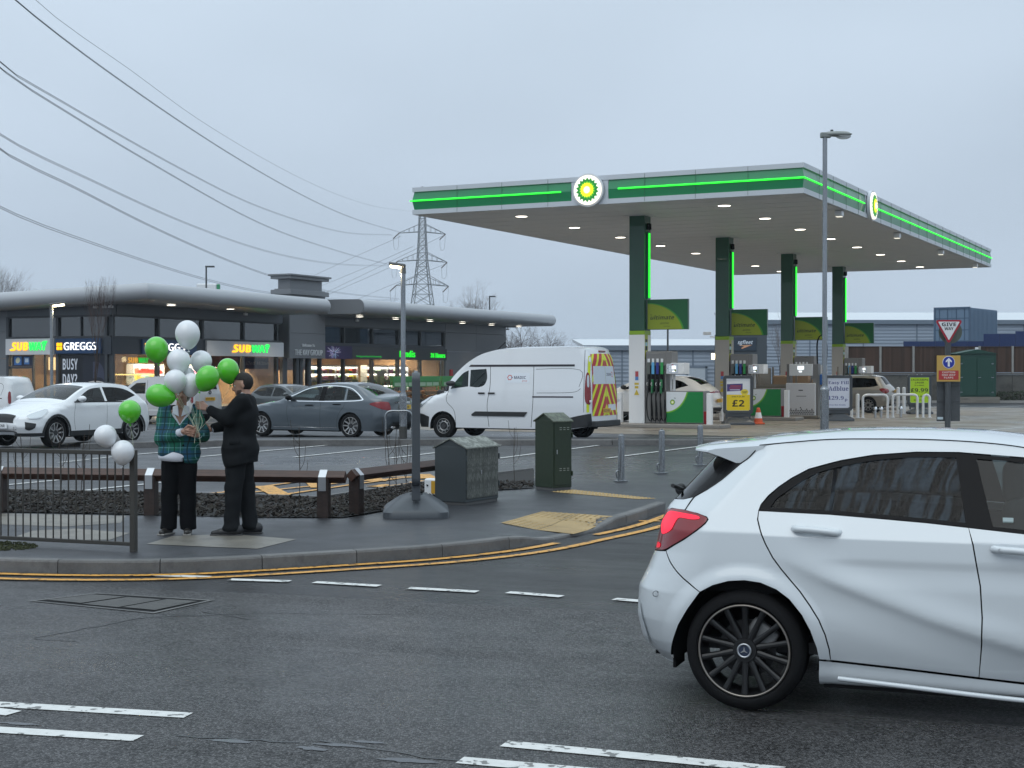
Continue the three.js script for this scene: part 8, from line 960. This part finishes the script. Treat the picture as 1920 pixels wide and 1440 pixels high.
// ---------- far things: pylon, wires, trees, sheds ----------
{
  const Z = 510, k = Z / FOC, PX = (792 - 960) * k, Y = (py) => EYE + (HZ - py) * k, steel = std(0.2, 0.21, 0.22, 0.7), t = thing('electricity_pylon', 'tall lattice electricity pylon rising behind the shop roof', 'pylon', [PX, 0, -Z], 0.25);
  const wAt = (y) => interp([[0, 5.5], [Y(572), 3.4], [Y(533), 2.55], [Y(488), 1.6], [Y(435), 1.15], [Y(385), 0.9], [Y(350), 0.1]], y), lv = [0, 9, 17, Y(572), Y(552), Y(533), Y(515), Y(500), Y(488), Y(474), Y(460), Y(447), Y(435), Y(422), Y(410), Y(398), Y(385), Y(350)];
  for (const [sx, sz] of [[1, 1], [1, -1], [-1, 1], [-1, -1]]) { const g = []; for (let i = 0; i + 1 < lv.length; i++) { const a = wAt(lv[i]), b = wAt(lv[i + 1]); g.push(bar([sx * a, lv[i], sz * a], [sx * b, lv[i + 1], sz * b], 0.17, 5)); } mesh('leg', g, steel, t); }
  const br = []; for (let i = 0; i + 1 < lv.length; i++) { const a = wAt(lv[i]), b = wAt(lv[i + 1]); for (const [p, q] of [[[1, 1], [1, -1]], [[1, -1], [-1, -1]], [[-1, -1], [-1, 1]], [[-1, 1], [1, 1]]]) { br.push(bar([p[0] * a, lv[i], p[1] * a], [q[0] * b, lv[i + 1], q[1] * b], 0.08, 4), bar([q[0] * a, lv[i], q[1] * a], [p[0] * b, lv[i + 1], p[1] * b], 0.08, 4), bar([p[0] * b, lv[i + 1], p[1] * b], [q[0] * b, lv[i + 1], q[1] * b], 0.08, 4)); } } mesh('bracing', br, steel, t).userData.kind = 'stuff';
  for (const [py, half] of [[435, 8.1], [488, 8.7], [533, 9.2]]) for (const s of [-1, 1]) { const y = Y(py), w = wAt(y), g = []; for (const z of [-1, 1]) { g.push(bar([s * w, y, z * w], [s * half, y - 0.6, 0], 0.12, 5), bar([s * w, y + 2.6, z * w], [s * half, y - 0.5, 0], 0.1, 5)); for (let i = 1; i < 4; i++) { const q = i / 4; g.push(bar([s * lerp(w, half, q), y - 0.6 * q, z * w * (1 - q)], [s * lerp(w, half, q), lerp(y + 2.6, y - 0.5, q), z * w * (1 - q)], 0.06, 4)); } } const arm = mesh('cross_arm', g, steel, t); mesh('insulator', bar([s * half, y - 0.6, 0], [s * half - 2.2, y - 2.6, 1.2], 0.22, 6), std(0.12, 0.1, 0.09, 0.5), arm); mesh('jumper', tube([[s * half - 2.2, y - 2.6, 1.2], [s * half - 1.7, y - 6.2, 0.6], [s * half - 0.6, y - 6, 0], [s * half, y - 0.8, 0]], 0.05, 4), steel, arm); }
  // conductors: plan lines run towards the camera on the left
  const wireM = std(0.16, 0.165, 0.18, 0.7), W = [
    ['earth wire highest of the sagging lines', [[66, 0], [247, 133], [380, 229], [573, 339], [690, 384], [775, 397]], 0.03], ['upper conductor just under the earth wire', [[30, 0], [270, 181], [490, 323], [640, 400], [752, 436]], 0.05], ['upper pair conductor meeting the left frame edge high up', [[0, 117], [109, 185], [353, 323], [481, 385], [640, 434], [735, 440]], 0.045], ['lower line of the high pair at the left frame edge', [[0, 126], [140, 218], [275, 300], [486, 417], [640, 472], [733, 497]], 0.05],
    ['middle conductor ending at the second cross arm', [[0, 251], [170, 336], [353, 419], [500, 470], [619, 493], [733, 498]], 0.045], ['second of the middle lines passing behind the roof chimney', [[0, 279], [140, 350], [275, 419], [420, 484], [513, 518], [605, 543], [748, 560]], 0.05], ['lowest conductor dipping behind the shop roof', [[0, 387], [190, 460], [380, 521], [486, 545], [620, 560], [745, 562]], 0.045]];
  for (const [lab, pts, r] of W) { const last = pts[pts.length - 1], Xp = (last[0] - 960) * k, p3 = pts.map(([px, py]) => { const z = clamp(FOC * Xp / (px - 960), 60, 510); return V((px - 960) / FOC * z, EYE + (HZ - py) / FOC * z, -z); }); const a = p3[0], b = p3[1], ext = a.clone().add(a.clone().sub(b).multiplyScalar(0.6)); ext.y = Math.max(ext.y, a.y + 1.5); const all = [ext, ...p3], g = thing('power_line', lab, 'power line', [0, 0, 0], 0, 'power lines'); mesh('strand', tube(all, r * 0.62, 5, 60), wireM, g); if (r > 0.04) mesh('strand', tube(all.map((q) => V(q.x + 0.2, q.y - 0.24, q.z)), r * 0.62, 5, 60), wireM, g); }
  [[[752, 443], [640, 493], [560, 530]], [[775, 462], [690, 500], [600, 537]], [[735, 500], [660, 533], [610, 555]], [[835, 440], [700, 506], [604, 552]], [[838, 494], [720, 540], [660, 566]]].forEach((p, i) => { const g = thing('power_line', `faint conductor of the far span, ${['top left', 'behind the tower body', 'second arm', 'from the right end of the top arm', 'lowest at right'][i]}`, 'power line', [0, 0, 0], 0, 'power lines'); mesh('strand', tube(p.map(([px, py], j) => { const z = 512 + j * 60; return V((px - 960) / FOC * z, EYE + (HZ - py) / FOC * z, -z); }), 0.06, 4, 12), wireM, g); });
}
// bare winter trees
function bareTree(name, label, [x, z], H, spread, seed, m, o = {}) {
  const t = thing(name, label, o.cat ?? 'tree', [x, o.y ?? 0, z], 0, o.group), r = rng(seed), trunk = [], twigs = [], rad = o.r ?? H * 0.014;
  const grow = (p, d, l, q, n) => { const e = p.clone().add(d.clone().multiplyScalar(l)); (n > 2 ? trunk : twigs).push(bar(p, e, q, n > 2 ? 7 : 3, q * 0.68)); if (n <= 0) return; const kids = n > 3 ? 3 : o.kids ?? 3; for (let i = 0; i < kids; i++) { const a = r() * 6.283, tilt = (i ? (o.tilt ?? 0.42) : 0.14) * (0.7 + 0.7 * r()), ax = V(Math.cos(a), 0, Math.sin(a)), nd = d.clone().applyAxisAngle(ax, tilt).addScaledVector(V(0, 1, 0), o.up ?? 0.06).normalize(); nd.x *= spread; nd.z *= spread; nd.normalize(); const s = n > 3 ? 0.45 + 0.5 * r() : 1; grow(p.clone().lerp(e, s), nd, l * (0.66 + 0.2 * r()), q * (i ? 0.55 : 0.66), n - 1); } };
  grow(V(0, 0, 0), V(0, 1, 0), H * 1.25 * (o.first ?? 0.3), rad, o.n ?? 6); mesh('trunk', trunk, m, t); mesh('crown', twigs, o.twig ?? m, t).userData.kind = 'stuff'; return t;
}
{
  const bark = std(0.075, 0.062, 0.055, 0.9), twig = std(0.13, 0.1, 0.085, 0.9), red = std(0.075, 0.05, 0.042, 0.9);
  const at = (px, Z) => [(px - 960) / FOC * Z, -Z];
  [[-70, 10.6], [15, 11], [70, 9.4], [112, 8.9], [-20, 9.6]].forEach(([px, H], i) => bareTree('bare_tree', `bare winter tree above the left end of the shop roof, ${['far left', 'tallest', 'second along', 'smallest at the edge', 'half hidden behind'][i]}`, at(px, 150 + i * 4), H, 1, 31 + i, bark, { twig, n: 7, group: 'bare trees behind the shop' }));
  bareTree('bare_tree', 'round bare tree behind the shop roof right of the pylon', at(886, 170), 10.9, 1.1, 51, bark, { twig, n: 7, tilt: 0.5 });
  [[975, 130, 7.6], [1020, 132, 7.2], [1058, 135, 6.4], [945, 128, 6.6]].forEach(([px, Z, H], i) => bareTree('bare_tree', `dense brown bare shrub tree behind the white van roof, ${['second from the shop', 'third from the shop', 'farthest from the shop', 'next to the shop wall'][i]}`, at(px, Z), H, 1.25, 61 + i, red, { twig: red, n: 7, first: 0.22, tilt: 0.6, group: 'brown shrubs beyond the van' }));
  bareTree('young_tree', 'slender young tree with upright red brown twigs before the bakery', at(178, 58.5), 4.0, 0.8, 71, std(0.05, 0.035, 0.03, 0.9), { twig: std(0.075, 0.045, 0.038, 0.9), n: 5, tilt: 0.3, up: 0.13, first: 0.36, r: 0.035 });
  bareTree('bare_tree', 'thin bare sapling in front of the shed between the pumps', at(1462, 84), 4.2, 0.7, 91, bark, { twig, n: 5, r: 0.03 });
}
// thin lamp columns far behind
[[387, 90, 500, 'thin far lamp column above the left shop roof'], [918, 120, 556, 'thin far lamp column right of the round bare tree'], [1252, 86, 612, 'thin far pole rising behind the nearest pump'], [1342, 76, 628, 'far pole with camera and two lit floodlights']].forEach(([px, Z, py, label], i) => { const x = (px - 960) / FOC * Z, H = EYE + (HZ - py) / FOC * Z, t = thing('far_column', label, 'lamp column', [x, 0, -Z]); mesh('column', cyl(0, 0, H, 0, 0.08, 0.05, 8), MAT.greyPost, t); if (i < 2) mesh('lamp_head', rb(-0.05, 0.5, H - 0.05, H + 0.05, -0.1, 0.1, 0.02), MAT.greyPost, t); if (i === 3) { mesh('cctv_arm', [bar([0, H - 0.1, 0], [-0.3, H - 0.1, 0], 0.03, 6), rb(-0.65, -0.25, H + 0.0, H + 0.16, -0.08, 0.08, 0.02)], MAT.whiteMetal, t); for (const s of [-0.14, 0.14]) { mesh('flood_lamp', rb(s - 0.08, s + 0.08, H - 1.25, H - 0.95, -0.02, 0.1, 0.02), glow(1, 0.85, 0.5, 6), t); } } });
// sheds and boundary on the right
{
  const at = (px, Z) => (px - 960) / FOC * Z, Yz = (py, Z) => EYE + (HZ - py) / FOC * Z;
  const rib = dataTex(64, (u, v) => 0.5 + 0.5 * Math.cos(v * Math.PI * 2 * 8) , false), steelBlue = phys(0.3, 0.35, 0.42, 0.5, { bumpMap: rep(rib, 1, 0.5), bumpScale: 0.02 }), roofW = phys(0.6, 0.63, 0.66, 0.45), trim = std(0.16, 0.2, 0.25, 0.5), slate = std(0.06, 0.075, 0.09, 0.6);
  const shed = (name, label, Z, p0, p1, wallTop, roofTop, depth, panels, cut) => {
    const t = thing(name, label, 'building', [0, 0, -Z]), x0 = at(p0, Z), x1 = at(p1, Z), h = Yz(wallTop, Z), n = panels, rY = Yz(roofTop, Z + depth) ;
    for (let i = 0; i < n; i++) { const a = lerp(x0, x1, i / n), b = lerp(x0, x1, (i + 1) / n); for (const [u, v] of [[0, h * 0.55], [h * 0.555, h]]) mesh('wall_panel', uvm(bx(a + 0.03, b - 0.03, u, v, -0.3, 0)), steelBlue, t); mesh('wall_joint', bx(a - 0.05, a + 0.05, 0, h, -0.28, 0.03), trim, t); }
    mesh('wall', bx(x0, x1, 0, h, -depth, -0.35), slate, t); mesh('eaves_trim', bx(x0 - 0.2, x1 + 0.2, h, h + 0.32, -0.4, 0.2), trim, t); mesh('roof', prism([x0 - 0.2, x1 + 0.2].map((x) => [[x, h + 0.33, 0.15], [x, rY, -depth], [x, rY - 0.2, -depth], [x, h + 0.1, 0.1]])), roofW, t); return t;
  };
  const a = shed('warehouse', 'low pale blue warehouse with white roof seen under the canopy', 96, 1100, 1432, 657, 636, 18, 5); const b = shed('warehouse', 'long pale ribbed warehouse with white roof behind the brown fence', 112, 1418, 2120, 608, 586, 22, 7);
  mesh('loading_door', bx(at(1290, 96), at(1322, 96), 0, Yz(690, 96), 0.02, 0.08), std(0.45, 0.5, 0.55, 0.5), a); mesh('door_surround', [bx(at(1286, 96), at(1290, 96), 0, Yz(687, 96), 0.01, 0.1), bx(at(1322, 96), at(1326, 96), 0, Yz(687, 96), 0.01, 0.1), bx(at(1286, 96), at(1326, 96), Yz(690, 96), Yz(686.5, 96), 0.01, 0.1)], trim, a);
  const sg = canvasTex(256, 128, (g, w, h) => { g.fillStyle = '#2c3a48'; g.fillRect(0, 0, w, h); g.fillStyle = '#dfe6ee'; g.font = 'italic bold 52px sans-serif'; g.fillText('sgfleet', 44, 62); g.fillStyle = '#e0a27a'; g.beginPath(); g.moveTo(56, 76); g.lineTo(214, 70); g.lineTo(96, 112); g.lineTo(86, 104); g.lineTo(120, 84); g.fill(); });
  const sb = thing('shed_sign', 'dark blue fleet sign on the tall slate panel between the pumps', 'sign', [at(1397, 95), 0, -95]); mesh('slate_panel', bx(-1.05, 1.4, 0, Yz(600, 95), -0.3, 0), slate, sb); mesh('board', bx(-0.78, 0.72, Yz(658, 95), Yz(633, 95), 0.01, 0.06), std(0.02, 0.035, 0.05, 0.5), sb); mesh('print', new THREE.PlaneGeometry(1.44, 0.8).translate(-0.03, (Yz(658, 95) + Yz(633, 95)) / 2, 0.064), new THREE.MeshStandardMaterial({ map: sg, roughness: 0.5 }), sb);
  // boundary: retaining wall, close-board fence, blue hoarding, container, kiosk, verge
  const Z = 88, X = (px) => at(px, Z), w = thing('retaining_wall', 'grey concrete retaining wall under the brown fence', 'wall', [0, 0, -Z]);
  for (let px = 1588, i = 0; px < 2100; px += 62, i++) mesh('wall_panel', uvm(rb(X(px) + 0.01, X(px + 62) - 0.01, 0, 1.62, -0.25, 0, 0.01)), phys(0.15, 0.148, 0.142, 0.8, { map: rep(concTex, 0.25) }), w); mesh('coping', bx(X(1588), X(2100), 1.63, 1.75, -0.3, 0.06), MAT.kerb, w);
  const f = thing('board_fence', 'brown close board fence with concrete posts on the retaining wall', 'fence', [0, 0, -Z]), fb = [0.8, 1, 1.2].map((k) => std(0.062 * k, 0.036 * k, 0.026 * k, 0.85)), board = new THREE.BoxGeometry(0.115, 1.5, 0.02);
  for (let px = 1589, j = 0; px < 2090; px += 62, j++) { mesh('concrete_post', bx(X(px) - 0.06, X(px) + 0.06, 1.7, 3.34, -0.13, -0.01), MAT.kerbTop, f); const n = 16, x0 = X(px) + 0.07, x1 = X(px + 62) - 0.07; for (let i = 0; i < n; i++) { const b = mesh('board', board, fb[Math.floor(hash(i, j, 3) * 3)], f); b.position.set(lerp(x0, x1, (i + 0.5) / n), 2.53, -0.08 + (i % 2) * 0.012); } mesh('capping', bx(x0, x1, 3.28, 3.32, -0.12, -0.03), fb[1], f); }
  const blue = std(0.012, 0.03, 0.11, 0.6), ho = thing('hoarding', 'dark blue board hoarding above the brown fence', 'hoarding', [0, 0, -92]); for (let px = 1694, i = 0; px < 2100; px += 30, i++) mesh('hoarding_board', bx(at(px, 92) + 0.008, at(px + 30, 92) - 0.008, 2.0, Yz(px < 1816 ? 640 : px < 1900 ? 626 : 621, 92), -0.06, 0), blue, ho);
  // container: near corner at pixel 1818
  const cz = 101, cn = [at(1818, cz), -cz], ct = thing('shipping_container', 'blue ribbed shipping container stacked beyond the hoarding', 'container', [cn[0], 0, cn[1]], 0.0), cb = phys(0.13, 0.2, 0.29, 0.55), cd = phys(0.07, 0.12, 0.19, 0.55), y0 = Yz(641, cz), y1 = Yz(575, cz);
  ct.rotation.y = -0.62; mesh('lower_container', rb(-2.5, 0, 0, y0 - 0.02, -6, 0, 0.03), cd, ct); mesh('shell', bx(-2.42, -0.04, y0 + 0.05, y1 - 0.05, -6, -0.05), cb, ct); for (const x of [-2.46, -0.03]) mesh('corner_post', bx(x - 0.05, x + 0.05, y0, y1, -0.1, 0.02), cd, ct); for (const y of [y0 + 0.06, y1 - 0.06]) mesh('end_rail', bx(-2.45, -0.02, y - 0.06, y + 0.06, -0.1, 0.02), cd, ct); for (const [a0, a1] of [[-2.4, -1.26], [-1.22, -0.08]]) { const d = mesh('door', bx(a0, a1, y0 + 0.12, y1 - 0.12, -0.06, -0.03), cb, ct); for (const q of [0.25, 0.75]) mesh('locking_bar', bar([lerp(a0, a1, q), y0 + 0.12, -0.01], [lerp(a0, a1, q), y1 - 0.12, -0.01], 0.025, 6), cd, d); mesh('hinge_band', [bx(a0, a1, y0 + 0.8, y0 + 0.86, -0.03, -0.01), bx(a0, a1, y0 + 1.6, y0 + 1.66, -0.03, -0.01)], cd, d); } for (let z = -0.25; z > -6; z -= 0.28) mesh('side_rib', bx(-0.04, 0.02, y0 + 0.1, y1 - 0.1, z - 0.08, z + 0.06), cb, ct);
  // green equipment kiosk
  const kz = 86, kk = thing('equipment_kiosk', 'dark green double door equipment kiosk in front of the brown fence', 'kiosk', [at(1834, kz), 0.35, -kz]), g = phys(0.008, 0.05, 0.035, 0.5), kh = Yz(655, kz) - 0.35; mesh('body', rb(-1.2, 1.05, 0, kh - 0.25, -2.4, 0, 0.03), g, kk); mesh('roof', prism([[[-1.3, kh - 0.25, 0.08], [-0.05, kh, 0.08], [1.15, kh - 0.25, 0.08]], [[-1.3, kh - 0.25, -2.5], [-0.05, kh, -2.5], [1.15, kh - 0.25, -2.5]]]), g, kk); for (const [p, q] of [[-1.05, -0.1], [-0.07, 0.9]]) { const d = mesh('door', rb(p, q, 0.1, kh - 0.55, 0.001, 0.03, 0.01), g, kk); for (const y of [0.25, 1.1, 1.9]) mesh('hinge', rb(p < -0.5 ? p : q - 0.14, p < -0.5 ? p + 0.14 : q, y, y + 0.04, 0.03, 0.045, 0.004), MAT.galv, d); } mesh('handle', rb(-0.02, 0.14, 1.1, 1.14, 0.03, 0.06, 0.01), MAT.galv, kk); mesh('vent', rb(-0.1, 0.05, kh - 0.02, kh + 0.12, -0.3, -0.1, 0.02), MAT.whiteMetal, kk);
  const ver = struct(mesh('verge', [bx(X(1588), X(2150), -0.02, 0.12, -0.02 - Z, 1.2 - Z)], phys(0.05, 0.055, 0.03, 0.9, { map: rep(concTex, 0.4) })), 'planted verge at the foot of the retaining wall'); mesh('concrete_base', bx(at(1795, kz) , at(1872, kz), 0, 0.35, -kz - 2.4, -kz + 0.3), MAT.slab, ver);
  struct(mesh('far_kerb', bx(X(1560), X(2200), -0.02, 0.13, 1.3 - Z, 1.5 - Z), MAT.kerbTop), 'pale kerb along the far lane');
  const r = rng(88), hedge = [[1880, 0.55], [1905, 0.6], [1935, 0.5], [1852, 0.4]]; hedge.forEach(([px, h], i) => { const t = thing('low_shrub', `low evergreen shrub at the foot of the wall, ${['right of the kiosk', 'second right of the kiosk', 'at the picture edge', 'against the kiosk corner'][i]}`, 'shrub', [X(px), 0.1, 0.75 - Z], 0, 'low shrubs by the kiosk'), l = []; for (let k = 0; k < 420; k++) { const a = r() * 6.28, q = Math.sqrt(r()), y = h * r(); l.push(new THREE.PlaneGeometry(0.07, 0.04).rotateX(r() * 3).rotateY(r() * 6).translate(0.55 * q * Math.cos(a), y, 0.4 * q * Math.sin(a))); } const m = mesh('leaves', l, MAT.leaf ??= Object.assign(std(0.03, 0.045, 0.018, 0.8), { side: THREE.DoubleSide }), t); m.userData.kind = 'stuff'; mesh('stem', cyl(0, 0, h * 0.7, 0, 0.02), std(0.05, 0.035, 0.025, 0.9), t); });
}
// far skyline: low roofs and a wooded rise closing the horizon
{
  const r = rng(404), m = std(0.06, 0.062, 0.06, 0.95); const pts = []; for (let i = 0; i <= 160; i++) { const x = -600 + i * 7.5; pts.push([x, 5 + 4 * fbm(i / 160, 0.3, 24, 4, 7)]); }
  const g = prism([-900, -930].map((z) => [[-600, -1, z], ...pts.map(([x, h]) => [x * 1.2, h, z]), [720, -1, z]])); struct(mesh('wooded_rise', g, m), 'low dark wooded rise on the horizon');
  const sb = std(0.25, 0.26, 0.27, 0.8), sr = std(0.12, 0.11, 0.105, 0.8); [[-230, 60, 9], [-120, 40, 7], [-60, 34, 6.5], [60, 46, 7], [180, 60, 8]].forEach(([x, w, h], i) => { const t = thing('distant_shed', `distant plain shed on the horizon, ${['far left', 'left of the shop', 'behind the shop', 'behind the pumps', 'behind the fence'][i]}`, 'building', [x, 0, -420], 0, 'distant sheds'); mesh('wall', bx(-w / 2, w / 2, 0, h * 0.7, -20, 0), sb, t); mesh('roof', prism([-w / 2 - 0.5, w / 2 + 0.5].map((q) => [[q, h * 0.7, 0.5], [q, h, -10], [q, h * 0.7, -20.5]])), sr, t); });
}

// top of a price totem showing above the shop roof
{ const Z = 96, t = thing('price_totem', 'white totem sign top with green end peeping over the shop roof', 'sign', [(391 - 960) / FOC * Z, 0, -Z]), h = EYE + (HZ - 532) / FOC * Z; mesh('panel', rb(-0.75, 0.55, 1, h, -0.15, 0.15, 0.08), MAT.whiteMetal, t); mesh('green_end', rb(0.56, 0.76, 1, h - 0.03, -0.14, 0.14, 0.05), MAT.bpGreen, t); }
scene.traverse((o) => { if (o.isMesh) o.castShadow = o.receiveShadow = true; });
renderer.render(scene, camera);
